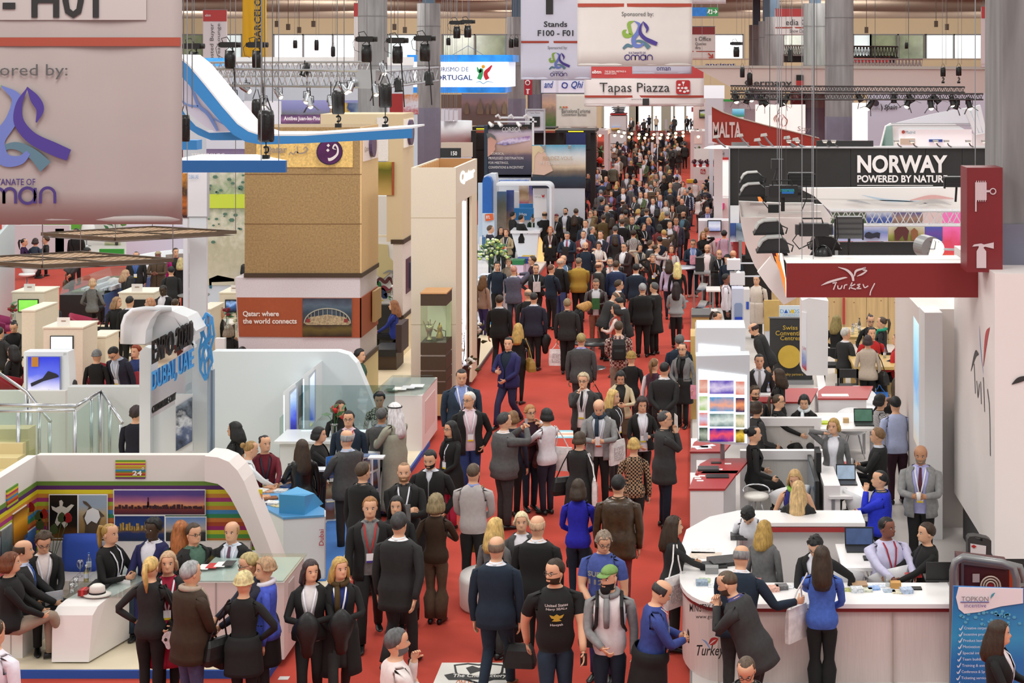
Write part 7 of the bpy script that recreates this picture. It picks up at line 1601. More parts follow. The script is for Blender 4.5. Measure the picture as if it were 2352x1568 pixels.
def stool(px,Y,lb,col='222',h=.78,grp='dark bar stools',x=None):
 x=J(px,Y)if x is None else x;r=Th('bar_stool',lb,'stool',(x,Y,.1),grp);m=M(col,.5);BX(x-.21,x+.21,Y-.21,Y+.21,h,h+.06).B('seat',m,r)
 for sx in(-1,1):
  for sy in(-1,1):BX(x+sx*.19-.02,x+sx*.19+.02,Y+sy*.19-.02,Y+sy*.19+.02,.1,h if sy>0 else h+.42).B('leg',m,r)
 BX(x-.21,x+.21,Y-.21,Y-.17,h+.25,h+.42).B('backrest',m,r);BX(x-.19,x+.19,Y-.2,Y-.18,.35,.39).B('footrest',m,r)
stool(1945,31.2,'dark wooden bar stool under the white-haired man');stool(1912,33.5,'dark wooden bar stool at the brown banner');stool(2045,33,'dark wooden bar stool behind the nearer table')
WB=M('ece8e8',.4);REDT=M('a33',.4);PNL=M('d4cfca',.5,0,0,.05,14,stretch=(6,6,.3))
def redcounter(x0,x1,ytop,zt,Y,d,lb,pts=None):
 r=Pt('counter',lb,'counter',(x0+x1)/2,ytop,Y);X0,X1=J(x0,Y),J(x1,Y);BX(X0,X1,Y,Y+d,.1,zt-.03).B('counter_body',WB,r)
 O().Pr([(X0-.02,Y-.02,zt-.03),(X1+.02,Y-.02,zt-.03),(X1+.25,Y+d,zt-.03),(X0+.22,Y+d,zt-.03),(X0+.05,Y+d*.6,zt-.03)],(0,0,.03)).B('red_top',REDT,r);return r
z1=1.05
def yt(py,z=z1):return YZ(py,z)
redcounter(1585,1662,1118,z1,yt(1121),1.,'red-topped counter with small white cards, nearest of three');redcounter(1600,1690,1086,z1,yt(1090)+.1,.9,'red-topped counter with a grey laptop, middle of three');redcounter(1587,1660,1034,z1,yt(1036),1.,'red-topped counter with white leaflets, farthest of three')
r=redcounter(1720,1860,920,z1,yt(922),1.2,'red-topped desk behind the low partition under the brown banner');redcounter(1880,1990,918,z1,yt(922)+.3,1.1,'red-topped white cupboard right of the slanted partition');
def flat(px,py,z,w_,d,h,mat,lb,cat,nm,grp=None,rot=0):
 Y=YZ(py,z);x=J(px,Y);ca,sa=_c(rot),_s(rot);q=[(x+a*ca-b_*sa,Y+a*sa+b_*ca,z)for a,b_ in((-w_/2,-d/2),(w_/2,-d/2),(w_/2,d/2),(-w_/2,d/2))];b=O();b.Pr(q,(0,0,h));return tag(b.B(nm,mat),lb,cat,grp)
flat(1627,1078,z1,.32,.22,.03,M('444',.4),'closed grey laptop on the middle red counter','laptop','laptop');flat(1645,1063,z1,.16,.10,.01,BK,'black tablet on the middle red counter','tablet','tablet');flat(1648,1094,z1,.34,.2,.015,DARK,'dark metal foot plate on the nearest red counter','plate','foot_plate')
for i,(px,py)in en(((1600,1095),(1603,1099),(1608,1104),(1612,1093),(1652,1078),(1672,1065))):flat(px,py,z1,.10,.06,.006,WT_,'small white card on a red counter','card','card','small cards on the red counters')
for i,(px,py)in en(((1608,1026),(1616,1029),(1625,1024))):flat(px,py,z1,.26,.12,.004,M('dfe0e6',.5),'white leaflet on the farthest red counter','leaflet','leaflet','leaflets on the red counter',rot=.3*i)
flat(1755,908,z1,.30,.22,.03,WT_,'stack of white papers on the red desk','papers','papers');flat(1918,908,z1,.5,.2,.01,WT_,'white leaflets spread on the red cupboard','leaflet','leaflet');Bt(1765,YZ(905,z1),z1,.22,'blue-capped water bottle on the red desk')
for i,(a,b_)in en(((1690,1.),)):pass
def partition(x0,y0,x1,y1,Y,lb,slope=0,d=.12):
 r=Pt('partition',lb,'partition',(x0+x1)/2,y1,Y);X0,X1=J(x0,Y),J(x1,Y);zt,zb_=Q(y0,Y),.1
 for a in((X0,X1,zt-.14,zt),(X0,X0+.13,zb_,zt-.14),(X1-.13,X1,zb_,zt-.14)):BX(a[0],a[1],Y,Y+d,a[2],a[3]).B('frame',WB,r)
 BX(X0+.13,X1-.13,Y+.05,Y+d-.01,zb_,zt-.14).B('grey_panel',PNL,r);return r
partition(1724,960,1887,1040,27.6,'low white-framed grey partition, rear one of two behind the blonde women');partition(1700,1035,1909,1240,24.9,'low white-framed grey partition directly behind the two blonde women')
r=Pt('partition','white-framed partition running back beside the striped-top woman','partition',1900,960,28.5);XA=J(1880,32.5);zt=Q(870,32.5)
b=O();b.Pr([(J(1893,28.2),28.2,.1),(XA,33.2,.1),(XA,33.2,zt),(J(1893,28.2),28.2,zt)],(.16,0,0));b.B('frame',WB,r);O().Pr([(J(1893,28.2)-.01,28.4,.1),(XA-.01,33.,.1),(XA-.01,33.,zt-.15),(J(1893,28.2)-.01,28.4,zt-.15)],(-.005,0,0)).B('grey_panel',PNL,r)
r=Pt('partition','short thick white partition carrying the flat television','partition',1910,1240,23.4);BX(J(1893,23.2),J(1930,23.2),23.2,25.2,.1,Q(1115,23.2)).B('panel',M('f0ecea',.4),r)
r=Pt('television','black flat television seen edge-on beside the blonde women','television',1880,1200,23.6);X=J(1893,23.4);BX(X-.14,X-.08,23.3,24.9,Q(1220,23.3),Q(1105,23.3)).B('screen_case',M('222',.4),r);BX(X-.15,X-.14,23.4,24.8,Q(1215,23.3),Q(1110,23.3)).B('screen',M('678',.1),r);BX(X-.08,X,23.9,24.3,1.,1.3).B('wall_mount',BK,r)
r=Pt('light_box','tall backlit display of twelve small photographs on a grey pole','light box',1660,1020,24.4);YL=24.4
PP([(1598,818),(1722,815),(1722,1025),(1602,1014)],YL,.35).B('box_body',M('dfe4ea',.35),r);PP([(1604,848),(1716,862),(1716,1018),(1604,1008)],YL-.02,.02).B('lit_panel',M('fafcff',.4,0,.5),r)
gr=[(1606,1625),(1630,1685),(1690,1710)];gy=[(872,905),(910,945),(948,980),(982,1015)];pc=[['c87','e8c0b0'],['65b','d8d0f0'],['d87','f0d8d0'],['ac8','e8f0e0'],['59c','ea8'],['225','e96'],['d76','c8d0e8'],['688','d8e8e4'],['897','f0e8c8'],['243','a8b8a8'],['329','e56'],['111','ec4']]
for j,(a,b_)in en(gy):
 for i,(c,d_)in en(gr):k=pc[j*3+i];o_=i*2;PB(c,a+o_,d_,b_+o_-3,YL-.04,.01).B('photograph',Ft([(0,k[0]),(.5,k[1]),(1,k[0])],9,.45,.35),r)
TB([(J(1660,YL),YL+.15,z1),(J(1660,YL),YL+.15,Q(1018,YL))],.035,8).B('pole',ST,r)
r=Pt('white_box','plain white open-topped box behind the photograph display','box',1655,815,28.5);Yx=28.5;PP([(1597,760),(1600,753),(1712,753),(1712,815),(1597,815)],Yx,.9).B('box_body',M('e4e8ee',.35),r);PP([(1604,790),(1700,798),(1700,815),(1604,815)],Yx-.02,.02).B('lit_strip',M('f8faff',.4,0,.6),r);PB(1602,752,1710,753.5,Yx+.1,.7).B('wooden_top',WOOD2,r);TB([(J(1640,Yx),Yx+.4,.1),(J(1640,Yx),Yx+.4,Q(815,Yx))],.04,8).B('pole',ST,r)
r=Pt('hanging_box','white hanging lantern box in front of the wooden wall','light box',1870,860,26.5);Yh=26.5;PP([(1842,690),(1858,684),(1903,691),(1901,862),(1853,862),(1842,852)],Yh,.55).B('box_body',M('f0ecea',.35),r);PP([(1842,716),(1852,718),(1852,852),(1842,842)],Yh-.02,.02).B('printed_edge',Ft([(0,'c43'),(.2,'89c'),(.4,'f0f0f4'),(1,'f4f4f6')],6,.2),r);T(r,'Turkey',1843,795,1851,806,Yh-.03,M('b43'))
w=O();w.tube([W(1870,690,Yh+.3),(J(1870,Yh),Yh+.3,Q(600,Yh))],.01,4);w.B('hanging_wire',ST,r)
r=Pt('brochure_tower','tall metal brochure tower with slanted dark shelves at the aisle edge','rack',1613,725,44);Ys=44;m_=M('999',.35,.7)
for px in(1594,1613,1631):
 for yy in(Ys,Ys+.45):BX(J(px,Ys)-.02,J(px,Ys)+.02,yy,yy+.04,.1,Q(632 if px!=1631 or 1 else 632,Ys)).B('upright',m_,r)
for y in(655,695,720):O().Pr([W(1596,y+12,Ys),W(1630,y-4,Ys),W(1628,y+2,Ys+.4),W(1600,y+18,Ys+.4)],(0,0,-.03)).B('shelf',M('312'),r);O().Pr([W(1600,y+10,Ys-.02),W(1618,y+12,Ys-.02),W(1626,y-4,Ys-.02),W(1609,y-6,Ys-.02)],(0,.02,0)).B('magazine',Ft([(0,'468'),(.5,'d8dce0'),(1,'a0a8a0')],8,.3),r)
PB(1594,626,1632,630,Ys,.5).B('table_top',m_,r);PB(1597,592,1617,624,Ys+.1,.05).B('black_screen',BK,r);PB(1595,590,1619,592,Ys+.08,.06).B('screen_rim',m_,r)
r=Pt('counter','pine counter with black papers on top at the aisle edge','counter',1610,800,36);PB(1589,727,1633,860,37.,.9).B('counter_body',WOOD2,r);PB(1588,723,1634,728,36.95,1.).B('counter_top',M('555',.4),r);PB(1604,735,1627,755,36.96,.03).B('poster',M('a33'),r)
r=Pt('counter','second pine counter edge beneath the white boxes','counter',1592,900,33);PB(1586,772,1600,1000,31.5,.9).B('counter_body',WOOD2,r)
r=Pt('water_dispenser','white water dispenser unit with blue water tank','dispenser',1700,730,38);Yd=38;PB(1681,663,1708,755,Yd,.5).B('cabinet',M('c8cce0',.4),r);PB(1708,665,1722,755,Yd,.5).B('side_cabinet',M('dcd8d8',.4),r);PP([(1687,738),(1687,700),(1690,696),(1702,696),(1705,700),(1705,738)],Yd-.02,.02).B('tank_window',M('89b',.3),r);PB(1688,728,1705,738,Yd-.04,.02).B('blue_water',M('24b',.2),r);PB(1714,693,1720,710,Yd-.03,.02).B('cup_tube',M('35b',.3),r)
for(a,b_,c,d_,lb)in((1670,597,1701,620,'floating white cube lamp, upper one'),(1677,627,1711,655,'floating white cube lamp, lower one'),):
 q=Pt('cube_lamp',lb,'lamp',(a+c)/2,d_,39);PB(a,b_,c,d_,39,.35).B('cube',M('e6e2e6',.4),q);O().ball(W((a+c)/2+2,b_-1,39.1),.05,8,5).B('bulb',M('fffaf0',.4,0,2),q);PB(c,b_+6,c+34,b_+9,39.1,.05).B('bracket',M('d8d8e0',.4),q);TB([(J((a+c)/2+4,39.5),39.5,.1),(J((a+c)/2+4,39.5),39.5,Q(b_+4,39.5))],.03,6).B('pole',ST,q)
r=Pt('counter','white corner counter with monitor near the norway posts','counter',1640,560,56);PB(1604,507,1680,560,56,1).B('counter_body',M('e4e2e8',.4),r);PB(1640,556,1684,562,53,1.2).B('pink_top',M('c67',.4),r);PB(1640,562,1684,610,53.1,1).B('pink_front',M('c99'),r)
Aw('television showing a bright room picture on the white counter',1627,508,1655,530,55.8,Ft([(0,'89c'),(.5,'d0dcec'),(1,'b0c0d8')],4,.4,.4),foot=False,cat='television',name='television',frame=BK)
r=Pt('counter','white german counter with red dish symbol on its front','counter',1620,415,82);PB(1593,384,1648,414,82,1).B('counter_body',M('ece4e2',.4),r);BX(J(1593,82),J(1648,82),82,83,0,Q(414,82)).B('counter_base',M('e8c8c0',.5),r);dish_icon(r,1609,388,1620,400,81.95)
Aw('blank white board above the heather pots',1594,341,1646,370,84,M('ece8e4',.4));r=Aw('white header with german lettering over the blank board',1645,343,1676,362,80,M('efeae6',.4),foot=False);T(r,'Germ',1656,347,1674,356,79.9,GREY)
for i,px in en((1596,1609,1625,1641)):
 q=Pt('potted_heather',['leftmost','second','third','rightmost'][i]+' potted heather on the german counter','plant',px,384,82);x=J(px,81.8);z=Q(384,81.8);O().Lt((x,81.8+.3,z),[(.07,0),(.10,.14)],10).B('pot',M('b22'),q)
 rr=RR(i);b=O()
 for k in range(16):a,e=rr.uniform(0,6.28),rr.uniform(.3,1.5);b.tube([(x,82.1,z+.13),(x+.22*_c(a)*_c(e),82.1+.1*_s(a),z+.13+.28*_s(e))],.018,3)
 b.B('foliage',M('523',.8),q)
r=Pt('booth_frame','red-framed glowing white booth opening at the german stand','frame',1660,450,72);PB(1647,366,1676,450,72,.1).B('lit_panel',M('f6f2ee',.4,0,.5),r);PB(1645,364,1651,452,71.9,.3).B('red_post',M('c33'),r);PB(1645,362,1676,367,71.9,.3).B('red_beam',M('c33'),r)
r=Pt('food_counter','white food counter with pink boxes right of the aisle','counter',1655,490,68);PB(1638,455,1676,500,68,1).B('counter_body',M('e8e0e0',.4),r);PB(1648,467,1664,480,67.8,.2).B('pink_box',M('d48'),r)
r=Pt('waste_bin','white waste bin with a yellow lid by the german counter','bin',1582,420,80);PB(1577,415,1593,440,80,.5).B('bin_body',M('dcd0cc',.5),r);PB(1577,413,1593,420,79.9,.6).B('bin_lid',M('da2'),r)
for px,py,h_,col,lb in((1363,800,.62,'222','round black cafe table where the blonde leans over bags'),(1560,640,1.05,'c8ccd4','round white bar table behind the long-haired women'),(1400,640,1.05,'333','round dark bar table among the crowd')):
 Y=YZ({1363:785,1560:613,1400:630}[px],h_);x=J(px,Y);r=Th('round_table',lb,'table',(x,Y,0));O().Lt((x,Y,h_-.03),[(.50,0),(.52,.015),(.52,.03)],24).B('table_top',M(col,.3),r,1);TB([(x,Y,0),(x,Y,h_-.03)],.04,8).B('pedestal',ST,r);O().Lt((x,Y,0),[(.3,0),(.28,.02)],18).B('foot',ST,r)
r=Pt('white_table','white table with white stools behind the brochure tower','table',1650,690,42);BX(J(1622,43),J(1655,43),43,43.8,1.,1.04).B('table_top',M('ece4e0',.4),r);BX(J(1636,43),J(1640,43),43.3,43.4,.1,1.).B('leg',ST,r)
q=Pt('white_stool','white stool under the white table','stool',1640,690,40);BX(J(1625,41),J(1648,41),41,41.4,.72,.78).B('seat',M('ece4e0',.4),q);BX(J(1635,41),J(1638,41),41.2,41.25,.1,.72).B('leg',ST,q)
#  turkey stand, right foreground
r=Pt('light_box','tall white pillar light box with turquoise coast photograph','light box',2120,1300,23);Yb2=23.5
X0,X1=J(2127,Yb2),J(2165,Yb2);BX(X0-.02,X1,Yb2,Yb2+.6,.1,Q(718,Yb2)).B('box_body',M('ecebea',.4),r)
XL=J(2086,25.5);O().Pr([(X0,Yb2,.1),(XL,25.5,.1),(XL,25.5,Q(688,25.5)),(X0,Yb2,Q(718,Yb2))],(.08,.05,0)).B('box_side',M('e8eef2',.4),r)
b=O();z0_,z1_=Q(1000,24),Q(740,24);b.add([(X0-.02,Yb2+.2,z0_-.3),(XL-.0,25.3,z0_-.2),(XL-.0,25.3,z1_),(X0-.02,Yb2+.2,z1_-.12)],[(0,1,2,3)]);o=b.B('photograph',Ft([(0,'c8b8a0'),(.3,'b0c8d8'),(.5,'6ad'),(.8,'a8e0f4'),(1,'c8ecf8')],2.5,.16,.5),r);sol(o,.02)
BX(X0,X1+.5,Yb2+.62,Yb2+3.6,.1,Q(690,25)).B('wall_behind',M('e0d6d0',.5),r)
r=Pt('column_cladding','white square cladding with brush lettering around the near column','cladding',2300,1283,20.5);Yk=20.6
PB(2285,628,2700,1283,Yk,3.2).B('front_panel',M('f0e8e4',.5),r)
BX(J(2285,Yk)+.1,J(2700,Yk),Yk+.2,Yk+3,0,Q(1280,Yk)).B('recessed_base',M('333',.6),r)
Sk(r,[(2324,882),(2340,872),(2360,866)],[2,12,9],Yk-.01,M('333'));XS_=J(2285,Yk)-.004
def sside(q,w_,m):
 q=smooth_curve([(a,b_,c)for(a,b_),c in zip(q,w_)],5);L=[];R=[]
 for i in range(len(q)):
  a=q[max(i-1,0)];c=q[min(i+1,len(q)-1)];t=NA([c[0]-a[0],c[1]-a[1]]);t/=np.linalg.norm(t)+1e-9;n_=NA([-t[1],t[0]])*max(q[i][2],.003)/2;L.append(q[i][:2]+n_);R.append(q[i][:2]-n_)
 b=O();b.add([(XS_,p[0],p[1])for p in L+R],[(i,i+1,len(L)+i+1,len(L)+i)for i in range(len(L)-1)]);b.B('brush_lettering',m,r)
sside([(22.35,2.85),(22.,3.15),(21.75,3.2)],[.02,.10,.02],M('444'));sside([(21.7,3.6),(21.6,3.3),(21.4,3.)],[.01,.05,.01],M('8ad'));sside([(21.4,3.1),(21.2,3.5),(20.95,3.7)],[.02,.16,.02],M('b44'))
for k,q in en(([(22.1,3.),(22.,2.6)],[(21.9,2.8),(21.8,2.6),(21.7,2.8)],[(21.6,2.85),(21.55,2.55)],[(21.4,2.95),(21.3,2.5)],[(21.1,2.85),(20.95,2.6),(20.9,2.)])):sside(q,[.045]*len(q),M('444'))
r=Pt('wall_shelf','white shelf unit with blue glass panel and two speakers on its wooden top','shelf',2230,1230,22.5);X0,X1=J(2206,24),J(2250,22)
O().Pr([(J(2206,24.2),24.2,Q(936,24.2)),(J(2250,22),22,Q(1003,22)),(J(2286,22),22,Q(1003,22)),(J(2252,24.2),24.2,Q(936,24.2))],(0,0,.04)).B('wooden_top',M('db8'),r)
O().Pr([(J(2250,22),22,Q(1228,22)),(J(2286,22),22,Q(1228,22)),(J(2286,22),22,Q(1003,22)),(J(2250,22),22,Q(1003,22))],(0,.05,0)).B('end_panel',M('d4c4cc',.4),r)
O().Pr([(J(2206,24.2),24.2,Q(1142,24.2)),(J(2250,22),22,Q(1228,22)),(J(2250,22),22,Q(1003,22)),(J(2206,24.2),24.2,Q(936,24.2))],(.02,0,0)).B('glass_front',Ft('0:235 .4:246 .6:456 1:345',3,.3),r)
for px,py,Y in((2232,935,23.6),(2268,980,22.4)):
 q=Pt('speaker','black rounded speaker on the wooden shelf top, %s'%('rear one'if px==2232 else 'front one'),'speaker',px,py,Y);x,_,z=W(px,py,Y);z+=.0;O().Lt((x,Y,z-.13),[(.09,0),(.12,.05),(.12,.16),(.08,.24)],14).B('speaker_body',M('222',.35),q,1);O().ball((x-.06,Y-.05,z+.0),(.07,.05,.10),10,7).B('grille',M('444'),q,1)
def wchair(px,py,z_,fa,lb,Y=None,arms=True):
 Y=Y or YZ(py,z_);x=J(px,Y);r=Th('moulded_chair',lb,'chair',(x,Y,.1),'white moulded chairs of the turkey stand');a0=math.radians(fa);n=14;vs=[];b=O()
 for i in range(n+1):
  t=-1.75+3.5*i/n;k=abs(t)/1.75;hh=.82-.24*k**2
  for rr_,zz in((.20,.44),(.27,.50),(.31,.62),(.33,hh)):q=rr_;vs.append((x-_s(a0+t)*q,Y-_c(a0+t)*q,.1+zz))
 b.add(vs,[(i*4+j,i*4+j+1,i*4+j+5,i*4+j+4)for i in range(n)for j in range(3)]);o=b.B('seat_shell',M('eeeef0',.3),r,1);sol(o,.015)
 O().Lt((x,Y,.53),[(.20,0),(.23,.02),(.20,.035)],16).B('seat',M('eeeef0',.3),r,1)
 for k in range(4):a=a0+pi/4+k*pi/2;TB([(x+.12*_s(a),Y+.12*_c(a),.53),(x+.27*_s(a),Y+.27*_c(a),.10)],.011,6).B('leg',CH,r,1)
 return r
for a in[(1812,1170,.8,-20,'white tub chair under the blonde in blue and green',23.8),(1836,1190,.8,15,'white tub chair with its back to us under the long-haired blonde',22.4),(1990,1190,.8,70,'white tub chair under the man in the bright blue jacket',23.4),(1955,1240,.8,30,'white tub chair empty in front of the blue-jacket man',21.6),(2190,1130,.8,-90,'white armless chair by the blue shelf unit',24.5),(1930,1320,.8,20,'white tub chair behind the counter beside the laptop table',20.),(2040,1340,.8,-30,'white tub chair at the counter left of the woman in black',20.),(1960,1010,.8,180,'white tub chair behind the standing blonde',28.5),(1985,940,.8,150,'white tub chair near the striped-top woman',30.5),(2170,1345,.8,60,'white tub chair partly hidden by the steel barrier',20.2),(2175,1060,.8,180,'white tub chair beside the tall pillar light box',26.2),(1940,1110,.8,110,'white tub chair under the man in the black suit',25.6)]:
 wchair(a[0],a[1],a[2],a[3],a[4],a[5])
def chrome_stool(px,py,lb,col='d8d4cc',fl_=True):
 Y=YZ(py,.78);x=J(px,Y);r=Th('bar_stool',lb,'stool',(x,Y,.1),'chrome bar stools');O().Lt((x,Y,.74),[(.17,0),(.19,.03),(.18,.06)],18).B('seat',M(col,.4),r,1);TB([(x+.20*_c(t),Y+.20*_s(t),.86+.04*_s(t))for t in LS(-.3,3.4,10)],.012,6).B('back_rail',CH,r,1)
 for k in range(3):a=k*2.09+.4;TB([(x+.05*_c(a),Y+.05*_s(a),.74),(x+.26*_c(a),Y+.26*_s(a),.1)],.014,6).B('leg',CH,r,1)
chrome_stool(1737,1138,'chrome bar stool with round cream seat in front of the grey partition');chrome_stool(1723,1215,'chrome bar stool behind the bending dark-haired woman')
def desk(x0,x1,py,z,d,lb,legs=True,Y=None,nm='table'):
 Y=Y or YZ(py,z);r=Th(nm,lb,'table',(J((x0+x1)/2,Y),Y,.1));X0,X1=J(x0,Y),J(x1,Y);BX(X0,X1,Y,Y+d,z-.04,z).B('table_top',M('f2eeec',.35),r)
 for x in(X0+.06,X1-.06):
  for y in(Y+.06,Y+d-.06):BX(x-.025,x+.025,y-.025,y+.025,.1,z-.04).B('leg',M('b8b8bc',.3,.7),r)
 return r
desk(1935,2105,1304,.84,1.,'white table with laptop and pastries before the man in lilac');desk(1905,1990,1140,.84,1.7,'white table with laptops in front of the blue-jacket man');desk(1885,2010,985,.84,1.3,'white round-edged table with laptop and papers behind the standing blonde')
def laptop(px,py,z,lb,sc='346',w_=.36,open_=1,Y=None,away=False):
 Y=Y or YZ(py,z);x=J(px,Y);r=Th('laptop',lb,'laptop',(x,Y,z));BX(x-w_/2,x+w_/2,Y-.13,Y+.12,z,z+.022).B('keyboard_base',M('333',.4),r)
 s=-1 if away else 1;yb_=Y+.12*s;b=O();b.Pr([(x-w_/2,yb_,z+.022),(x+w_/2,yb_,z+.022),(x+w_/2,yb_+.05*s,z+.25),(x-w_/2,yb_+.05*s,z+.25)],(0,.012,0));b.B('lid',BK,r)
 if not away:b=O();b.Pr([(x-w_/2+.015,yb_-.004,z+.038),(x+w_/2-.015,yb_-.004,z+.038),(x+w_/2-.015,yb_+.042,z+.235),(x-w_/2+.015,yb_+.042,z+.235)],(0,.002,0));b.B('screen',M(sc,.3,0,.5,.2,8),r)
 return r
laptop(1976,1290,.84,'open black laptop with dark blue screen on the white table','346',.38,Y=20.6);laptop(1985,975,.84,'open silver laptop with green landscape screen on the rear table','465',.34)
laptop(1945,1110,.84,'open laptop seen sideways before the blue-jacket man','89a',.3);laptop(2163,1345,1.02,'dark purple laptop with its lid towards us on the long counter',w_=.42,Y=18.9,away=True)
flat(1918,1080,.84,.3,.2,.03,M('333'),'dark folder on the laptop table','folder','folder');flat(1930,1065,.84,.25,.15,.02,M('b33'),'red booklet on the laptop table','booklet','booklet');flat(1915,1060,.84,.22,.2,.03,WT_,'white papers on the laptop table','papers','papers');flat(1943,970,.84,.1,.1,.08,M('ca7',.6),'small wooden house-shaped block on the rear table','block','wooden_block');flat(1893,972,.84,.16,.2,.03,M('bc2'),'yellow-green notebook by the slanted partition','notebook','notebook')
flat(2058,1294,.84,.2,.12,.015,M('ece8e0',.4),'white plate on the table before the man in lilac','plate','plate');q=flat(2060,1291,.86,.09,.07,.05,M('dc8',.6),'cream pastry on the white plate','pastry','pastry');flat(2085,1298,.84,.10,.08,.06,M('ece8e0',.4),'white coffee cup beside the pastry plate','cup','cup')
flat(1992,1283,.84,.1,.16,.02,BK,'black phone beside the black laptop','phone','phone')
r=Pt('counter','long curved white reception counter with red trim in the right foreground','counter',1880,1560,18.2);CT=M('f4f0ee',.3);CF=M('dccac4',.5,0,0,.04,10,stretch=(6,6,.3));zt=1.02;Yc0=18.;XE=J(2200,Yc0)
cx0,cy0,rad=J(1655,18.9)+.0,18.95,.95
pl=[(XE,Yc0),(cx0+.1,Yc0)]+[(cx0-rad*.52*_s(t),cy0-rad*_c(t))for t in LS(.15,1.57,8)]+[(cx0-.50,20.),(cx0-.42,20.9),(cx0-.1,21.5),(cx0+.3,21.8),(cx0+2.,21.8),(cx0+2.,21.2),(cx0+.6,21.2),(cx0+.25,20.7),(cx0+.2,19.6),(cx0+.5,18.75),(XE,18.75)]
O().Pr([(x,y,zt-.05)for x,y in pl],(0,0,.05)).B('counter_top',CT,r)
c_=[(x,y)for x,y in pl[:11]]
b=O();n=len(c_);cen_=(cx0+.6,20.)
ins=[(x+(cen_[0]-x)*.03,y+(cen_[1]-y)*.035)for x,y in c_]
b.add([(x,y,.1)for x,y in ins]+[(x,y,zt-.10)for x,y in ins],[(i,i+1,n+i+1,n+i)for i in range(n-1)]);b.B('curved_front',CF,r)
b=O();ins2=[(x+(cen_[0]-x)*.012,y+(cen_[1]-y)*.014)for x,y in c_];b.add([(x,y,zt-.10)for x,y in ins2]+[(x,y,zt-.05)for x,y in ins2],[(i,i+1,n+i+1,n+i)for i in range(n-1)]);b.B('red_trim',M('822'),r)
BX(cx0+.3,cx0+2.,21.3,21.7,.1,zt-.1).B('rear_body',M('ece6e4',.4),r);BX(cx0+.3,cx0+2.,21.18,21.2,zt-.12,zt-.06).B('red_trim',M('a33'),r)
for px in(1650,1868,2052):BX(J(px,18.02)-.003,J(px,18.02)+.003,Yc0+.03,Yc0+.06,.1,zt-.1).B('panel_joint',M('a98',.6),r)
T(r,'MINISTRY OF CULTURE',1584,1386,1700,1404,18.,M('333'),.01);T(r,'www.got',1598,1412,1640,1422,18.,M('333'),.01)
T(r,'Turkey',1600,1480,1664,1512,18.,M('222'),.01,shear=.3);Sk(r,[(1612,1467),(1622,1474),(1630,1488)],[1,4,2],17.98,M('8ad'));Sk(r,[(1628,1478),(1636,1467),(1648,1466),(1640,1476),(1630,1480)],[2,7,3,6,1],17.98,M('b33'))
rr=RR(12)
items=[(1618,1334,'b8c8a0'),(1612,1342,'89a'),(1640,1345,'d8dce4'),(1755,1355,'cc8'),(1775,1356,'da9'),(1795,1352,'666'),(1945,1355,'bb7'),(1968,1358,'d0d4d8'),(1990,1356,'c8ccb8'),(2006,1352,'8ad'),(2042,1357,'a8b8c8'),(2063,1360,'d8d0b8'),(2082,1360,'b0c0d8'),(1735,1340,'b77'),(1810,1348,'d8dadc'),(2020,1346,'c8d0e0')]
for i,(px,py,c)in en(items):flat(px,py,zt,.14,.12,rr.choice([.01,.02,.05]),M(c,.4,0,0,.4,40),'small stack of coloured brochures on the long counter top','brochure','brochure','brochure stacks on the long counter',rot=rr.uniform(-.2,.2))
flat(1668,1292,zt,.42,.30,.05,M('222',.4,0,0,.8,12),'black glossy magazines fanned on the curved counter','magazine','magazine',rot=.3);flat(1635,1300,zt,.34,.24,.03,M('222',.4),'large black booklet at the counter edge','booklet','booklet',rot=.2);flat(1697,1236,zt,.22,.18,.06,M('444',.4,0,0,.6,20),'stack of dark books on the rear counter','books','book_stack');flat(1620,1275,zt,.40,.26,.004,M('d8c8b8',.5,0,0,.15,20),'large pale map sheet on the curved counter','map','map_sheet',rot=-.1);flat(1615,1265,zt,.3,.2,.004,M('e4e0de',.5,0,0,.2,30),'white printed sheets on the curved counter','papers','papers')
flat(1635,1315,zt,.16,.12,.08,M('888',.4),'grey leaflet dispenser on the curved counter','dispenser','leaflet_dispenser');flat(2105,1352,zt,.12,.1,.015,BK,'small black wallet on the long counter','wallet','wallet');flat(1974,1346,zt,.18,.16,.04,M('a86',.6),'brown envelope on the long counter','envelope','envelope')
flat(2057,1349,zt,.12,.1,.07,M('c95',.6),'golden pastry snack on the long counter','pastry','pastry');flat(2040,1346,zt,.06,.06,.13,GM('d8e0e0',.3),'clear glass on the long counter','glass','drinking_glass');flat(2098,1322,.84,.2,.14,.02,M('b33'),'red notebook beside the woman in black','notebook','notebook')
r=Pt('roll_up_banner','blue roll-up banner with white ticks in the bottom right corner','banner',2260,1568,16.8);YB3=16.8
PP([(2190,1346),(2352,1352),(2352,1640),(2180,1640)],YB3,.03).B('printed_sheet',Ft('0:26a .4:27b .6:39c 1:26a',1.2,.12),r)
cp_=[(2202,1348),(2350,1352),(2350,1385),(2300,1392),(2250,1405),(2215,1409),(2202,1398),(2196,1372)];PP(cp_,YB3-.01,.01).B('white_field',M('eae6ea',.5),r)
T(r,'TOPKON',2208,1369,2270,1380,YB3-.02,M('777'));PB(2206,1382,2272,1383,YB3-.02,.01).B('underline',M('349'),r);T(r,'incentive',2215,1385,2265,1394,YB3-.02,M('659'));Sk(r,[(2275,1373),(2279,1366),(2285,1360)],[1,5,1],YB3-.02,M('49a'))
for i,s_ in en(('Creative corporate','Incentive programs','Product launching','Motivation trips','Special interest','Team building','Training & annual','Conference & Symposium','Ticketing services','Hotel')):
 y=1438+i*14.3;x=2214-i*.8;T(r,s_,x,y,x+[64,66,62,58,58,52,62,80,62,24][i],y+8,YB3-.02,M('d8e4f0',.5));Sk(r,[(x-11,y+3),(x-8,y+7),(x-2,y-3)],[1,3,1],YB3-.02,M('d8e4f0',.5))
b=O();rr=RR(6)
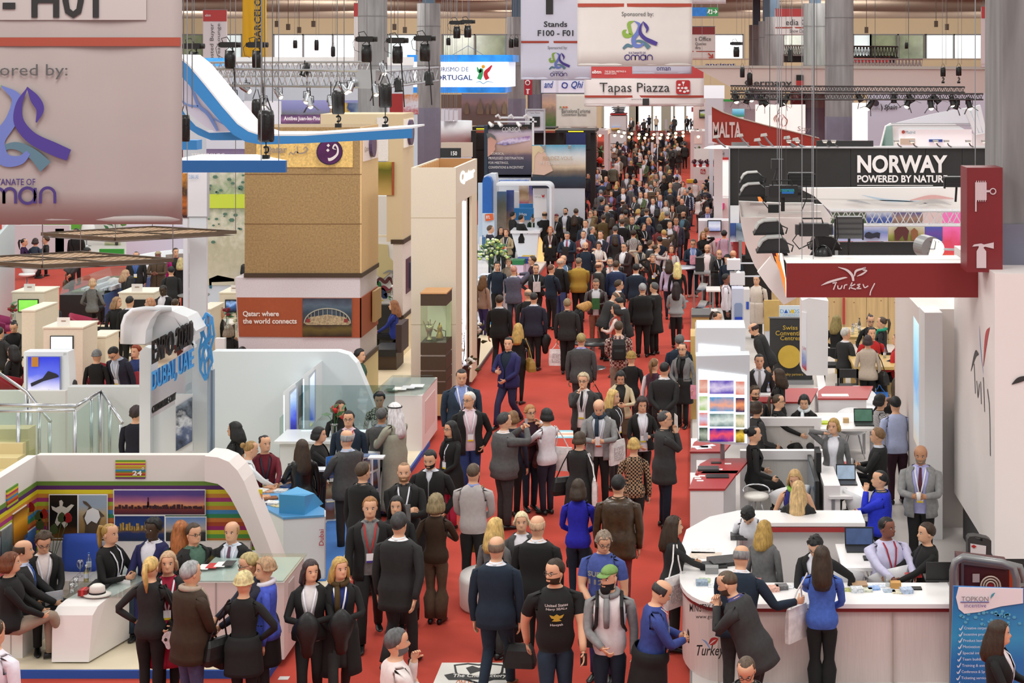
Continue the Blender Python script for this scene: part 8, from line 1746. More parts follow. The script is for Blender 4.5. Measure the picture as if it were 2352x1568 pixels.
for i in range(34):px,py=rr.uniform(2205,2345),rr.uniform(1403,1435);q_=rr.uniform(2.5,5);b.Pp([(px+q_*_c(t),py+q_*_s(t)*.8)for t in LS(0,6.28,7)[:-1]],YB3-.008,.004)
o=b.B('printed_hexagons',M('5ac'),r);o['kind']='stuff'
r=Pt('barrier','grey tubular steel barrier standing over the hose cabinet','barrier',2260,1400,17.4);bm=M('888',.35,.6)
for Y,a0 in((17.4,0),(18.1,16)):TB([(J(2189+a0*.3,Y),Y,0),W(2189+a0*.3,1310,Y),W(2194+a0*.3,1290,Y),W(2212+a0*.5,1279,Y),W(2300+a0,1292+a0*.3,Y),W(2326+a0,1302,Y),W(2335+a0,1330,Y),(J(2335+a0,Y),Y,0)],.045,10).B('tube_rail',bm,r,1)
TB([W(2335,1345,17.4),W(2352,1342,18.1)],.02,6).B('cross_bar',bm,r)
r=Pt('hose_cabinet','dark red fire hose cabinet with round white reel behind glass','cabinet',2260,1350,17.9);YH=17.75;PP([(2202,1282),(2318,1296),(2318,1460),(2202,1460)],YH,.28).B('cabinet_body',M('411',.4),r);PP([(2208,1288),(2312,1300),(2312,1308),(2214,1296),(2214,1400),(2208,1400)],YH-.02,.02).B('door_frame',M('655',.3,.4),r)
PB(2318,1305,2332,1400,YH+.05,.2).B('orange_side',M('b42'),r)
b=O();cx_,_,cz_=W(2275,1345,YH-.04)
for rq in(.05,.08,.11):b.tube([(cx_+rq*_c(t),YH-.05,cz_+rq*_s(t))for t in LS(0,6.283,22)],.010,5)
b.B('hose_reel',M('ba9'),r);TB([(cx_,YH-.06,cz_),(cx_,YH-.03,cz_)],.035,12).B('reel_hub',M('822',.4),r);PB(2234,1318,2250,1337,YH-.03,.01).B('notice',M('a99'),r)
BX(J(2205,YH),J(2315,YH),YH+.02,YH+.26,0,Q(1460,YH)).B('cabinet_stand',M('411'),r)
r=Pt('carry_case','dark grey plastic carry case with a white label behind the barrier','case',2250,1285,19.4);Yc2=19.2;PP([(2223,1285),(2223,1238),(2227,1232),(2240,1231),(2240,1240),(2257,1243),(2257,1234),(2270,1237),(2277,1242),(2277,1290)],Yc2,.14).B('case_body',M('333'),r);PP([(2240,1231),(2257,1234),(2257,1236.5),(2240,1233.5)],Yc2,.14).B('handle',M('333'),r);PP([(2229,1248),(2265,1254),(2264,1279),(2229,1273)],Yc2-.01,.01).B('white_label',M('d8d0d0',.5),r);PP([(2231,1254),(2237,1251),(2243,1255),(2237,1259)],Yc2-.02,.01).B('red_mark',M('a22'),r);BX(J(2225,Yc2),J(2275,Yc2),Yc2+.01,Yc2+.14,.1,Q(1284,Yc2)).B('stand',DARK,r)
r=Th('floor_sticker','white floor sticker with a dark crest and ribbon lettering at the bottom','sticker',(J(1095,18),17.5,0));Ya,Yb4=YZ(1700,0),YZ(1522,0);X0,X1=J(1015,Yb4),J(1186,Yb4);BX(X0,X1,Ya,Yb4,.001,.004).B('vinyl_sheet',M('e8e4dc',.5),r)
def fl_poly(pp,mat,nm='print',z=.006):b=O();b.add([(J(x,YZ(y,0)),YZ(y,0),z)for x,y in pp],[tuple(range(len(pp)))]);return b.B(nm,mat,r)
IK=M('333',.6);fl_poly([(1042,1527),(1075,1523),(1100,1526),(1120,1523),(1158,1527),(1156,1545),(1140,1560),(1100,1572),(1058,1560),(1045,1545)],IK,'crest');fl_poly([(1047,1530),(1075,1527),(1100,1530),(1122,1527),(1153,1530),(1150,1545),(1137,1557),(1100,1568),(1062,1557),(1050,1545)],M('e8e4dc',.5),'crest',.0075)
fl_poly([(1020,1551),(1040,1547),(1100,1553),(1160,1547),(1172,1550),(1165,1556),(1172,1562),(1100,1562),(1030,1562)],IK,'ribbon',.009);fl_poly([(1070,1535),(1085,1530),(1100,1535),(1115,1531),(1128,1536),(1120,1546),(1100,1543),(1080,1549)],IK,'animal_print',.009)
def ftxt(s_,x0,x1,y0,y1,mat,z=.011,bold=.02):
 co,fs=glyphs(s_,bold);Y0,Y1=YZ(y1,0),YZ(y0,0);A0,A1=J(x0,YZ(y1,0)),J(x1,YZ(y1,0));b=O();b.add([(A0+(A1-A0)*a,Y0+(Y1-Y0)*t,z)for a,t in co],fs);return b.B('lettering',mat,r)
ftxt('The Chef Factory',1038,1162,1549,1559,M('e8e4dc',.5));ftxt('ONLYLYON',1045,1110,1562,1574,M('c63'),.006)
r=Th('floor_sticker','pale blue and orange striped floor sticker in the aisle','sticker',(J(1300,30),30,0));Ya,Yb4=YZ(1006,0),YZ(988,0)
for i,c in en(('8cd','e8e4dc','ea8','e8e4dc','8cd')):BX(J(1275,31),J(1325,31),Ya+(Yb4-Ya)*i/5,Ya+(Yb4-Ya)*(i+1)/5,.001,.004).B('stripe',M(c,.5),r)
flat(652,1557,.001,.12,.1,.003,M('d8d4d0',.5),'tiny white printed label on the red carpet at the bottom','label','floor_label');flat(1580,783,.001,.2,.2,.003,M('d8d4d8',.5),'tiny white label on the carpet by the pine counter','label','floor_label')
Yo=20.9;x=J(1110,Yo);r=Th('ottoman','round white leather ottoman in the middle of the aisle','ottoman',(x,Yo,0));O().Lt((x+.12,Yo,0),[(.40,0),(.43,.04),(.44,.38),(.42,.45),(.30,.47)],28).B('upholstery',M('e0dad6',.45),r,1)
#  people
CN={'white':'e6e2e0','black':'111','brown':'542','tan':'973','grey':'666','red':'a22','wine':'522','blue':'37c','orange':'d62','silver':'a8aab0','purple':'526','green':'363','pink':'d9a'}
def item(P,K,spec,who):
 kind,cn,an=spec.split(':');m=M(CN[cn],.45 if kind in('hand','case','coat')else.6,0,0,.15,14,.2);s=1 if an[-1]=='R'else-1;q=lambda v:pw(P,K,v)
 nm,cat,w0={'tote':('tote_bag','bag','tote bag'),'hand':('handbag','bag','handbag'),'phone':('phone','phone','phone held'),'paper':('leaflet','paper','paper held'),'cup':('cup','cup','cup held'),'trolley':('trolley_case','suitcase','trolley case'),'pack':('backpack','bag','backpack'),'case':('briefcase','bag','briefcase'),'book':('folder','folder','folder held'),'coat':('folded_coat','coat','coat carried'),'sling':('shoulder_bag','bag','shoulder bag')}[kind]
 w_=(cn+' '+w0+' by the '+who).split()if 'held'in w0 or 'carried'in w0 else(cn+' '+w0+' of the '+who).split()
 hand=K['R'if s>0 else 'L'];loc=hand if an in 'LR'else q((s*.27,0,.9));r=Th(nm,' '.join(w_[:16]),cat,tuple(loc))
 X=K['mat']@V3((1,0,0));Yv=K['mat']@V3((0,1,0));Z=V3((0,0,1))
 def blk(c,a,b_,h,ta=1.,nm_='body',n=1,mm=m,A=X,B=Yv):
  vs=[]
  for z,k in((-h/2,1),(-h/4,1.04),(h/4,(1+ta)/2*1.02),(h/2,ta)):
   for sx,sy in((-.86,-1),(.86,-1),(1,-.7),(1,.7),(.86,1),(-.86,1),(-1,.7),(-1,-.7)):vs.append(c+A*sx*a/2*k+B*sy*b_/2*(k if z<h/3 else k*.5)+Z*z)
  b=O();b.add(vs,[(i*8+k,i*8+(k+1)%8,i*8+8+(k+1)%8,i*8+8+k)for i in range(3)for k in range(8)]+[tuple(range(7,-1,-1)),tuple(range(24,32))]);return b.B(nm_,mm,r)
 if kind in('tote','hand','sling'):
  big=kind=='tote';h,a=(.38,.36)if big else(.26,.36);side=an in('HR','HL')
  c=q((s*(.29+.0),-.02,.88))if side else hand-Z*(h/2+.16);A,B=((Yv*.8-X*s*.6),(X*.8+Yv*s*.6))if side else(X,Yv)
  blk(c,a,.07 if big else.15,h,.95 if big else.72,'bag_body',A=A,B=B);top=c+Z*h/2
  for d in(-1,1):
   e=q((s*.17,.02*d,1.44))if side else hand
   if kind=='sling':e=q((-s*.12,.03*d,1.46))
   TB([top+A*a*.3*d,e*.5+(top+A*a*.2*d)*.5+X*s*.03*(1 if side else 0),e],.010,5).B('strap',m,r)
  if big and cn=='white':O().Pr([c+B*(-s if side else-1)*0+A*x_*a+Z*z_*h+(B*s*.042 if side else-Yv*.042)for x_,z_ in((-.3,-.3),(.3,-.3),(.3,.25),(-.3,.25))],B*s*.004 if side else-Yv*.004).B('printed_frame',M('c8c4c4',.6,0,0,.5,40),r)
 elif kind=='pack':
  c=q((0,-.21,1.22));blk(c,.30,.17,.42,.8,'pack_body');blk(c-Yv*.09-Z*.08,.22,.06,.2,.9,'front_pocket')
  for d in(-1,1):TB([q((d*.12,-.12,1.40)),q((d*.13,.0,1.475)),q((d*.13,.13,1.36)),q((d*.14,.135,1.18)),q((d*.17,-.02,1.06))],.022,6).B('strap',m,r)
 elif kind=='trolley':
  c=V3(P['loc'])+X*s*.38-Yv*.15+Z*.32;blk(c,.36,.22,.50,1.,'case_body');TB([c+Z*.25-X*.09,c+Z*.62-X*.09,c+Z*.62+X*.09,c+Z*.25+X*.09],.012,6).B('handle',ST,r)
  for d in(-1,1):TB([c-Z*.29+X*.14*d-X*.02,c-Z*.29+X*.14*d+X*.02],.035,10).B('wheel',BK,r)
 elif kind=='case':c=hand-Z*.20;blk(c,.40,.09,.28,1,'case_body');TB([c+Z*.13-X*.06,hand,c+Z*.13+X*.06],.012,5).B('handle',m,r)
 elif kind=='phone':blk(hand+Z*.02,.07,.012,.13,1,'phone_body')
 elif kind in('paper','book'):c=hand+Yv*.02+Z*.04;blk(c,.20,.006 if kind=='paper'else.03,.28,1,'sheet'if kind=='paper'else 'cover')
 elif kind=='cup':b=O();b.Lt(tuple(hand),[(.025,-.03),(.035,.07)],10);b.B('cup_body',m,r,1)
 elif kind=='coat':
  c=hand-Z*.12;b=O();b.ball((0,0,0),(.12,.08,.26),10,8);b.v=[tuple(c+X*p[0]*(1+.3*_s(p[2]*14))+Yv*p[1]+Z*p[2])for p in b.v];b.B('cloth',m,r,1)
PEOPLE="""
1275,1285,1.85,170|bearded man in @k t-shirt with white and gold print|s=111 sl=short l=123 f=1.2 @S:321 bd=321 @g hy=45 L=swingf R=swingb id=navy walk=.5 item=phone:@k:L
1400,1300,1.78,178|man in green cap, white t-shirt over grey sleeves, @k beard|s=e0d8d8 a=888 l=123 hr=cap:111 cap=795 beard=big bd=111 scarf=888 hy=35 L=down R=low item=pack:@k:L
1385,1215,1.76,195|man in blue super t-shirt looking down|s=459 sl=short l=336 hr=wavy:876 hl=.03 @g hp=20 hy=-30 R=low L=down id=super item=sling:@k:R
1512,1330,1.72,80|balding man in blue shirt with coat tied round his waist, reading phone|s=348 hr=bald:333 hp=25 ln=6 R=hold L=hold wrap=111 lan=e8e8ea f=1.2 item=phone:@k:R
1546,1186,1.66,80|long-haired @W in @k jacket taking leaflets at the curved counter|@f s=222 j=222 @c l=111 hr=wavy:321 hl=.34 R=reach L=hold item=tote:white:HR
1662,1313,1.82,-72|bearded man in charcoal suit stooping with hands at his mouth|j=333 s=447 l=222 hr=buzz:543 bd=432 ln=24 f=1.15 L=mouth R=mouth hem=.72
1704,1252,1.80,15|balding man in dark blue suit reaching across the long counter|j=123 s=e0e0e8 l=333 hr=bald:888 ln=16 R=side L=low f=1.15
1888,1255,1.74,4|@W in bright blue shirt with long brown hair at the long counter|@f s=46b l=111 hr=long:321 hl=.36 R=low L=reach wd=1.5 f=1.1 item=tote:white:HL
1716,1500,1.72,200|man in glasses and dark shirt at the very bottom right of centre|s=222 j=444 @o hr=buzz:543 @g hp=30 hy=-10 l=222
2293,1426,1.70,110|long-haired @W in @k with lanyard in front of blue banner|@f s=e4dcdc j=111 @o l=111 hr=long:321 @L @h hy=-15
910,1445,1.80,60|grey-bearded man in white checked shirt with hand to chin|s=e2d6d2 l=333 @S:555 bd=666 L=chin R=fold hy=10 f=1.15
-14,1425,1.76,20|person in white shirt cut off by the left bottom corner|s=e2dce6 l=333 @S:432 f=1.2 L=down
713,1286,1.68,172|dark-haired @W in @k trouser suit carrying a coat|@f s=d8d4d4 j=111 @o l=111 hr=long:322 hl=.2 @L @h walk=.6 hy=-25 item=coat:@k:L
780,1280,1.68,165|blonde @W in long @k coat with yellow-@k scarf walking|@f s=237 j=111 @o hem=.42 l=222 hr=long:b95 hl=.22 @L scarf=431 L=hold R=low walk=.8 hy=-20 k=222 item=coat:@k:L
916,1178,1.86,12|grey-haired man in charcoal suit @w, walking off|j=222 s=e8e8ec l=222 @S:333 L=down R=swingb walk=.6 hem=.70 f=1.12
850,1142,1.80,168|fair man in @k blazer with red lanyard striding forward|j=111 @o s=777 l=111 @S:963 lan=b33 walk=1 L=swingb R=swingf bs=438
911,1140,1.70,178|dark-haired @W in @k with watch behind the charcoal suit|@f s=111 j=111 @c l=111 hr=long:111 L=hold R=low item=paper:blue:L
928,1063,1.80,172|shaven fair man in @k jacket holding a dark folder|j=111 @o s=333 hr=buzz:864 @L L=hold R=fold bd=864 item=book:grey:L
833,1062,1.80,30|man in @k coat with shoulder bag @w|j=111 @c s=333 l=222 @S:432 hem=.68 item=sling:@k:R
989,1032,1.80,182|young man with dark beard in @k coat walking towards us|j=111 op=zip l=222 @S:111 bd=111 walk=.6 hp=15 hy=5 L=pocket R=pocket
1001,1136,1.66,8|@W in dark brown jumper with messy blonde hair pulling a trolley|@f s=321 l=543 wd=1.7 hr=volume:875 hl=.14 L=swingb R=hold item=trolley:@k:L
1087,1065,1.78,5|man in light grey sweater with brown strap bag from behind|s=b4aeac l=111 hr=buzz:543 L=low R=low col=89c item=sling:tan:L f=1.1
1060,848,1.86,168|heavy man in long navy overcoat with white lanyard|j=234 s=89c l=123 @S:222 hem=.62 op=suit @L f=1.3 hp=10 L=down R=down
1078,901,1.80,165|white-haired man in @k blazer, pink shirt and jeans|j=111 @o s=e6ccd4 l=236 hr=thin:d8d4cc @g @L hy=45 L=pocket R=down walk=.5 f=1.15
1036,967,1.68,-135|@W with long @k hair, @k scarf and pink trousers|@f s=111 j=111 @c hem=.62 l=a24 hr=long:111 scarf=111 @L @g L=low R=down
1158,948,1.80,55|heavy man in grey suit holding up a camera|j=555 s=ece8e8 l=333 hr=thin:333 f=1.28 R=camera L=camera item=phone:silver:R
1178,944,1.68,20|brown-haired person in navy hidden behind the grey-suited photographer|@f s=223 l=111 hr=bob:753
1217,930,1.70,150|@W in burgundy jacket with glasses and ankle boots|@f s=312 j=522 @o l=234 hr=bob:a74 hl=.03 @g L=camera R=fold item=hand:wine:R
1256,938,1.70,-40|@k-bobbed @W in white top with white tote|@f s=e6e4ea l=223 hr=bob:111 R=camera L=reach item=tote:white:HR
1168,775,1.78,-155|man in bright navy suit striding left|j=225 op=suit s=123 l=224 @S:111 walk=1 L=low R=hold hy=-20
1190,743,1.72,14|long-haired blonde @W in @k @w|@f s=111 l=111 hr=wavy:b95 hl=.34 R=hold slim=1 item=hand:tan:HR
1147,678,1.80,4|man in @k suit walking away left of the blonde|j=111 l=111 @S:321 walk=.5 f=1.1
1226,672,1.84,4|broad man in dark navy suit @w|j=223 s=d8dce8 l=111 hr=buzz:222 f=1.12 item=coat:@k:R
1213,664,1.78,350|bald man in @k with a tan strap across his back|s=222 l=222 hr=bald:876 item=sling:brown:L
1303,686,1.76,4|grey-blond man in dark brown jacket carrying a white tote|j=222 @c s=222 l=111 @S:875 hem=.80 f=1.12 L=down item=tote:white:L
1180,610,1.82,8|bald man in mid-grey suit telephoning|j=556 l=345 hr=buzz:b87 R=phone L=reach f=1.08 item=phone:@k:R
1231,607,1.70,172|dark-haired person in dark purple cardigan holding paper|@f s=111 j=222 @o l=222 @S:111 @L f=1.3 L=hold R=hip item=paper:white:L bs=494
1223,588,1.76,-100|young man in glasses and maroon jumper looking left|s=312 l=222 @S:432 @g
1266,607,1.78,40|man in dark blue shirt with rolled sleeves @w|s=123 hr=buzz:643 R=low L=low
1287,593,1.80,38|bald man in @k jumper and jeans|s=111 l=458 hr=bald:ba9 f=1.12
1294,586,1.78,150|balding man in grey jacket with white lanyard behind the bald one|j=333 s=68a l=222 hr=bald:987 @L hy=20
1329,592,1.80,2|bald man in tan suede jacket @w|j=a83 @c s=a83 l=111 hr=buzz:765 f=1.25 hem=.82 L=low R=low
1345,556,1.80,178|bald bearded man in navy zip top|s=123 l=222 hr=bald:654 bd=322 f=1.1 L=down R=down
1375,554,1.66,175|@W in cream top with white lanyards holding a camera|@f s=e0d2c8 l=222 hr=bob:321 @L hp=18 @h item=hand:@k:L
1303,531,1.80,184|man in navy suit, red tie, holding an open folder|j=123 s=b8c4e0 l=234 tie=923 @S:555 hp=22 @h @L item=book:@k:L
1264,520,1.68,178|red-haired @W in @k coat with white lanyard|@f s=754 j=111 @o hem=.68 l=111 hr=long:b63 hl=.12 @L k=111
1251,486,1.84,-8|man in @k suit leaning on the white portugal counter|j=111 l=111 hr=bald:321 L=reach R=down f=1.08
1197,494,1.80,55|man in @k suit holding a cup at the portugal counter|j=111 l=111 @S:111 R=hold L=low item=cup:orange:R
1126,518,1.80,75|man in dark suit shaking hands left of the lilies|j=223 l=223 @S:543 R=reach
1163,525,1.72,-172|@W in beige jacket holding a red phone above the lilies|@f s=222 j=a97 @o hr=volume:643 hl=.02 @L @h item=phone:red:R
1150,521,1.66,160|dark-haired @W in @k behind the beige jacket|@f s=111 hr=long:322
1178,487,1.78,70|dark-haired man at the left end of the white counter|j=222 s=333 @S:111 hy=-10
1224,494,1.60,175|@W in green leaning over the counter with white scarf|@f s=132 l=222 hr=pony:111 scarf=d8d8d4 ln=20 hp=25 L=table R=table
1278,492,1.68,-160|@W with dark red headscarf, @k jacket and badge|@f s=333 j=111 @o l=111 hr=turban:612 @g @L bs=cc2
1299,478,1.78,-165|man with moustache, @k jacket and open white shirt|j=222 @o s=dcdce4 l=222 @S:321 @L bs=cc2 bd=321
1319,494,1.68,6|long-haired auburn @W in @k @w|@f s=111 l=111 hr=long:321
1323,479,1.80,2|man in dark jacket with white collar @w|j=222 s=e0e0e8 @S:432
1358,483,1.80,-140|man in beige suit and glasses with a badge, telephoning|j=875 @o s=b8b0a8 l=754 @S:654 @g L=phone R=pocket @L bs=cc2
1386,493,1.82,6|man in brown tweed jacket @w|j=542 @c s=542 l=222 @S:432 L=hip f=1.12
1395,488,1.66,12|dark long-haired @W in bright blue beside the tweed jacket|@f s=23a l=111 hr=wavy:111 hl=.36
1413,519,1.76,2|man in blue knitted vest with cream shoulder bag|s=235 a=b8a8b8 l=822 @S:555 item=tote:white:HR
1429,503,1.80,2|man in @k jacket beside the blue vest|j=111 s=c8c8d4 @S:432
1452,497,1.80,4|bald man in @k-navy jumper @w|s=112 l=111 hr=buzz:a98 f=1.2
1485,478,1.86,8|tall man in dark blue suit with hand on hip|j=123 s=c8cce0 l=111 hr=buzz:543 L=hip f=1.15
1490,500,1.68,-150|blonde @W in grey-violet jacket looking left|@f s=334 l=111 hr=bob:c96 hl=.12 fa2=1 item=hand:@k:HR
1455,529,1.66,6|@W in zebra-print blouse with short dark curls|@f s=zebra:e0dcd8:222:14 hr=curly:321 f=1.1
1434,558,1.78,-150|man in brown jacket and open white shirt holding a briefcase|j=322 @o s=eceaea l=111 hr=thin:333 @g @L f=1.15 @h item=case:@k:R
1532,485,1.82,6|grey-haired man in dark green suit @w|j=111 s=c8d0d0 l=111 @S:777 f=1.08
1553,500,1.80,178|shaven young man in slate blue blazer walking forward|j=334 @o s=c8a8b0 l=556 hr=buzz:321 sk=t walk=.7 L=down R=pocket lan=c34
1570,486,1.82,-150|balding bearded man in dark green jacket with arms folded|j=222 @o s=578 l=111 hr=bald:111 sk=t L=fold R=fold bd=111
1592,549,1.80,180|man in navy blazer and glasses reading pink papers|j=123 @o s=89c l=123 @S:543 @g hp=15 @h @L sh=a98 item=paper:pink:R
1615,531,1.70,170|laughing @W with long light brown hair holding her cheek|@f s=111 l=111 hr=long:863 L=phone R=fold
1625,561,1.80,-172|bald man with beard in grey blazer and white shirt|j=555 @o s=ecdcdc l=544 hr=bald:ba9 bd=964 f=1.15 R=low L=low
1652,574,1.70,170|blonde @W in glasses and @k dress with lanyard|@f s=111 l=222 hr=pony:b95 @g @L R=hold L=low k=111 bs=c33
1663,530,1.70,4|@W with long @k curls in lilac shirt @w|@f s=c4a8bc l=111 hr=curly:111 hl=.3 item=sling:@k:R
1623,522,1.76,8|fair cropped man in white shirt at the monitor counter|s=dcd4d4 l=222 hr=buzz:864
1670,586,1.74,200|dark-haired person bent over near the cube lamps|s=123 hr=curly:111 ln=15
1684,575,1.80,10|orange-bald man behind the upper cube lamp|s=123 l=222 hr=bald:c86
1494,552,1.80,80|man in grey suit facing right among the crowd|j=333 @S:432
1508,562,1.68,75|@W in glasses photographing with her phone|@f s=d0c4c0 a=c8bcb8 l=222 hr=bun:432 @g R=camera L=camera item=phone:@k:R
1515,543,1.74,-20|@k-haired man in navy with tattooed arm behind her|s=123 l=111 @S:111
1542,563,1.68,178|auburn @W smiling with a bright patterned scarf|@f s=c8b8b4 l=222 hr=long:521 scarf=b43 L=hold
1499,583,1.68,170|short-haired blonde in @k with orange lanyard, hand in hair|@f s=111 hr=bob:876 hl=.02 lan=c52 R=hair L=hold item=phone:silver:L
1537,596,1.70,4|@W in lilac shirt with long straight brown hair from behind|@f s=c8bcd8 l=223 hr=long:321 slim=1
1556,603,1.70,2|@W with long pale blonde hair in @k top|@f s=111 l=111 hr=wavy:dc8 hl=.36 slim=1
1461,606,1.80,4|@k-haired man in navy suit @w, standing alone|j=123 l=123 @S:111
1415,599,1.78,2|man in shiny blue suit with round brown hair from behind|j=235 l=235 @S:432
1401,592,1.78,175|grey-bearded man in @k suit with salmon tie|j=111 s=e0d0cc tie=b76 hr=thin:444 bd=666
1375,602,1.76,60|balding man in brown suit looking right|j=222 s=b8b0a8 l=222 hr=bald:643 tie=432
1369,639,1.78,178|man in brown leather jacket and tan trousers reading a leaflet|j=~322 @o s=d8d8dc l=854 @S:654 hp=25 @h hem=.86 item=paper:green:L f=1.1
1421,643,1.80,70|man in glasses and charcoal suit with white collar|j=222 s=eceaec l=222 @S:432 @g
1414,668,1.74,60|bald man bowing his head low in a grey suit|j=333 s=b8b0a8 l=333 hr=bald:654 ln=22 hp=30
1424,682,1.74,-80|dark-haired man in @k-blue suit looking down left|j=222 l=222 @S:111 ln=10 hp=20
1415,699,1.68,-85|@k-haired @W in white top and red waistcoat|@f s=a43 a=d8c4bc l=222 hr=long:111 hl=.16 @L L=hold
1476,651,1.82,2|white-haired stout man in @k suit @w|j=111 s=333 l=111 hr=thin:999 f=1.3 R=hold
1503,649,1.80,-60|grey-haired man in long @k coat talking to the stout man|j=111 @c hem=.55 s=c8b8a8 l=111 @S:555
1553,648,1.68,0|@W in pale grey jacket with long dark hair and bags|@f s=999 j=999 @c hem=.92 l=111 hr=wavy:211 hl=.36 L=low R=low item=hand:grey:L item2=hand:red:R
1668,629,1.78,92|man in white shirt with @k strap walking right|s=dcd4dc l=111 @S:111 sk=b walk=1 R=down item=sling:@k:L
1357,696,1.70,65|blonde @W in @k bending over the round cafe table|@f s=111 l=111 hr=long:b84 hl=.26 ln=55 R=reach L=reach
1335,766,1.78,2|man in grey suit with @k shoulder bag @w|j=444 s=88b l=333 @S:985 f=1.15 item=sling:@k:R
1421,738,1.82,-4|man in plaid shirt with @k backpack|s=check:633:c8b4a8:22 l=876 @S:432 L=low R=low f=1.1 item=pack:@k:R
1450,808,1.66,2|short-haired blonde @W in @k top @w|@f s=111 l=222 hr=volume:973 hl=.02
1502,823,1.68,25|@W with long light ponytail in plum waistcoat|@f s=423 a=e0d8dc l=111 hr=pony:753 R=fold
1526,832,1.80,10|dark-haired man in @k suit @w by the ponytail @W|j=222 s=dcdce0 l=222 hr=buzz:111 L=back R=back
1561,769,1.78,4|grey-haired man in navy at the right aisle edge|j=123 @c s=123 l=876 @S:555
1568,788,1.68,-160|smiling @W in grey jacket, glasses and heels|@f s=111 j=777 @o hem=.98 k=111 hr=bun:322 @g scarf=333 R=low item=paper:pink:L
1340,858,1.78,-170|man with curly fair hair in dark suit, hand over mouth|j=333 @o s=ece8e8 l=222 hr=curly:ba8 @g L=pocket R=mouth tie=222 @L bs=dc2
1376,914,1.78,180|bald man in light grey blazer with striped scarf reading phone|j=888 @o s=dce0e8 l=111 hr=bald:ca9 scarf=234 hp=28 @h @L bs=d52 item=phone:white:R item2=tote:white:HL
1408,895,1.70,110|blonde @W in dark top half hidden behind the grey blazer|@f s=222 j=222 @o l=333 hr=long:ca6 @L slim=1
1425,849,1.66,175|@k-haired @W in beige jacket with sunglasses on head|@f s=222 j=cb9 @o hem=.84 l=654 hr=bob:111 hp=25 @h k=543
1474,911,1.70,168|dark-haired @W in @k blazer and white shirt holding phone|@f s=e8e8f0 j=111 @o l=111 hr=volume:322 hl=.12 hp=12 L=hold R=low @L slim=1 item=phone:silver:L bs=dc2
1526,944,1.82,75|man in grey wool jacket and jeans rubbing his neck|j=333 @c s=333 l=123 hr=buzz:444 @g R=chin L=chin hem=.70 f=1.12 item=paper:white:L
1456,1006,1.66,-6|blonde-bobbed @W in houndstooth jacket @w|@f s=check:111:a86:34 l=111 hr=bob:b95 hl=.06
1331,992,1.68,30|brown-haired @W in @k coat with leather handbag|@f s=222 j=222 @c hem=.60 l=333 hr=bob:432 hl=.08 L=low item=hand:@k:HL item2=tote:white:HR
1328,1101,1.70,3|@W in royal blue sweater with @k strap|@f s=22a l=123 hr=bob:321 hl=.16 L=low R=low slim=1 item=sling:@k:L
1420,1092,1.80,4|man in worn brown leather jacket and brick trousers|j=~432 @c s=432 l=733 @S:111 hem=.72 f=1.2
1137,1190,1.70,30|long-haired blonde in grey behind the ottoman|@f s=666 l=333 hr=long:ca6
1131,1226,1.3,150|grey-blonde @W in patterned top seated on the ottoman|@f @t s=654 l=222 hr=bob:b98 hl=.03 L=lap R=lap item=hand:@k:L
1198,1176,1.66,175|@W with white-blonde bob, grey jacket and white polo neck|@f s=e8e4ea j=444 @o l=333 hr=bob:dccca4 hl=.08 R=hold
1234,1185,1.80,10|bald man in @k suit standing by the ottoman|j=111 s=dcdce0 hr=bald:ca8 f=1.15
1140,1233,1.82,6|balding man in navy blazer with @k leather bag walking off|j=123 @c s=e0e0e8 l=123 hr=bald:765 walk=.9 f=1.1 item=sling:@k:R sh=642 col=e8e8ee
540,969,1.68,-85|@k-haired @W in @k top before the white wall|@f s=111 sl=short l=111 hr=long:111 hl=.24 item=hand:@k:HL
578,1013,1.68,60|@W with red-blonde bun in white blouse leaning on the blue counter|@f s=e8ecee a=e8ecee l=333 hr=bun:974 ln=10 R=reach L=table
608,1000,1.70,160|@W in red embroidered jacket behind the blue counter|@f s=612 j=612 @o hr=bun:111 hy=-20 lan=234 L=table R=low
694,1010,1.70,-30|@W with very long auburn hair in @k leather jacket|@f s=111 j=~111 @c hem=.90 k=424 kh=.30 l=111 hr=long:321 hl=.40 L=hold item=book:grey:L
732,981,1.66,95|@W with short @k hair in @k blazer by red flowers|@f s=111 j=111 @o hr=bob:111 R=table
797,988,1.80,-45|bald grey-sided man in grey suit reading a map|j=444 s=b8c4dc l=222 hr=bald:999 f=1.08 @h item=paper:white:L item2=book:blue:R
801,944,1.72,175|young man in glasses, navy suit and pink shirt behind the desk|j=123 s=ecd0d8 tie=822 @S:111 @g lan=b33
781,920,1.68,170|@W with long brown hair seated behind the glass screen|@f s=111 hr=long:321 hy=-10
876,938,1.66,4|grey-suited man seen through the glass screen|j=555 s=89a @S:555 sk=t
907,926,1.80,-60|man in pale grey robe and long white head cloth|s=998 a=998 k=998 kh=.12 kt=1.30 l=998 hr=cloth:e8e2e6 sk=t bd=111 R=hold L=hold
871,902,1.66,170|dark curly-haired @W in patterned blouse behind the desk|@f s=print:d8d0b8:333:60 hr=curly:111 hl=.12 ln=10
826,803,1.62,100|child-like figure in green top by the sloping wall end|@f s=354 sl=short l=222 hr=curly:111
22,1269,1.3,70|auburn-haired @W in @k on the white block seat|@f st=cross s=111 j=111 @c l=987 hr=bob:631 hl=.12 L=lap R=lap @z id=a1
52,1241,1.3,75|balding man in dark suit resting hands on his knee|st=cross j=222 s=c8d0e8 hr=bald:432 L=lap R=lap tie=25a @z
99,1219,1.3,150|smiling @W in glasses and @k cardigan with tablet|@f @t s=e8dcd8 j=111 @o l=111 hr=curly:432 @g hp=20 L=lap R=lap @L @z item=book:silver:L
252,1203,1.3,110|young @W with long blonde ponytail gesturing|@f @t s=111 j=111 @o l=234 hr=pony:a84 @h @L @z
352,1192,1.3,200|dark-skinned man in blue suit writing on his knee|@t j=225 s=e8e8f0 l=225 hr=curly:111 sk=d R=lap L=lap @z item=paper:white:R
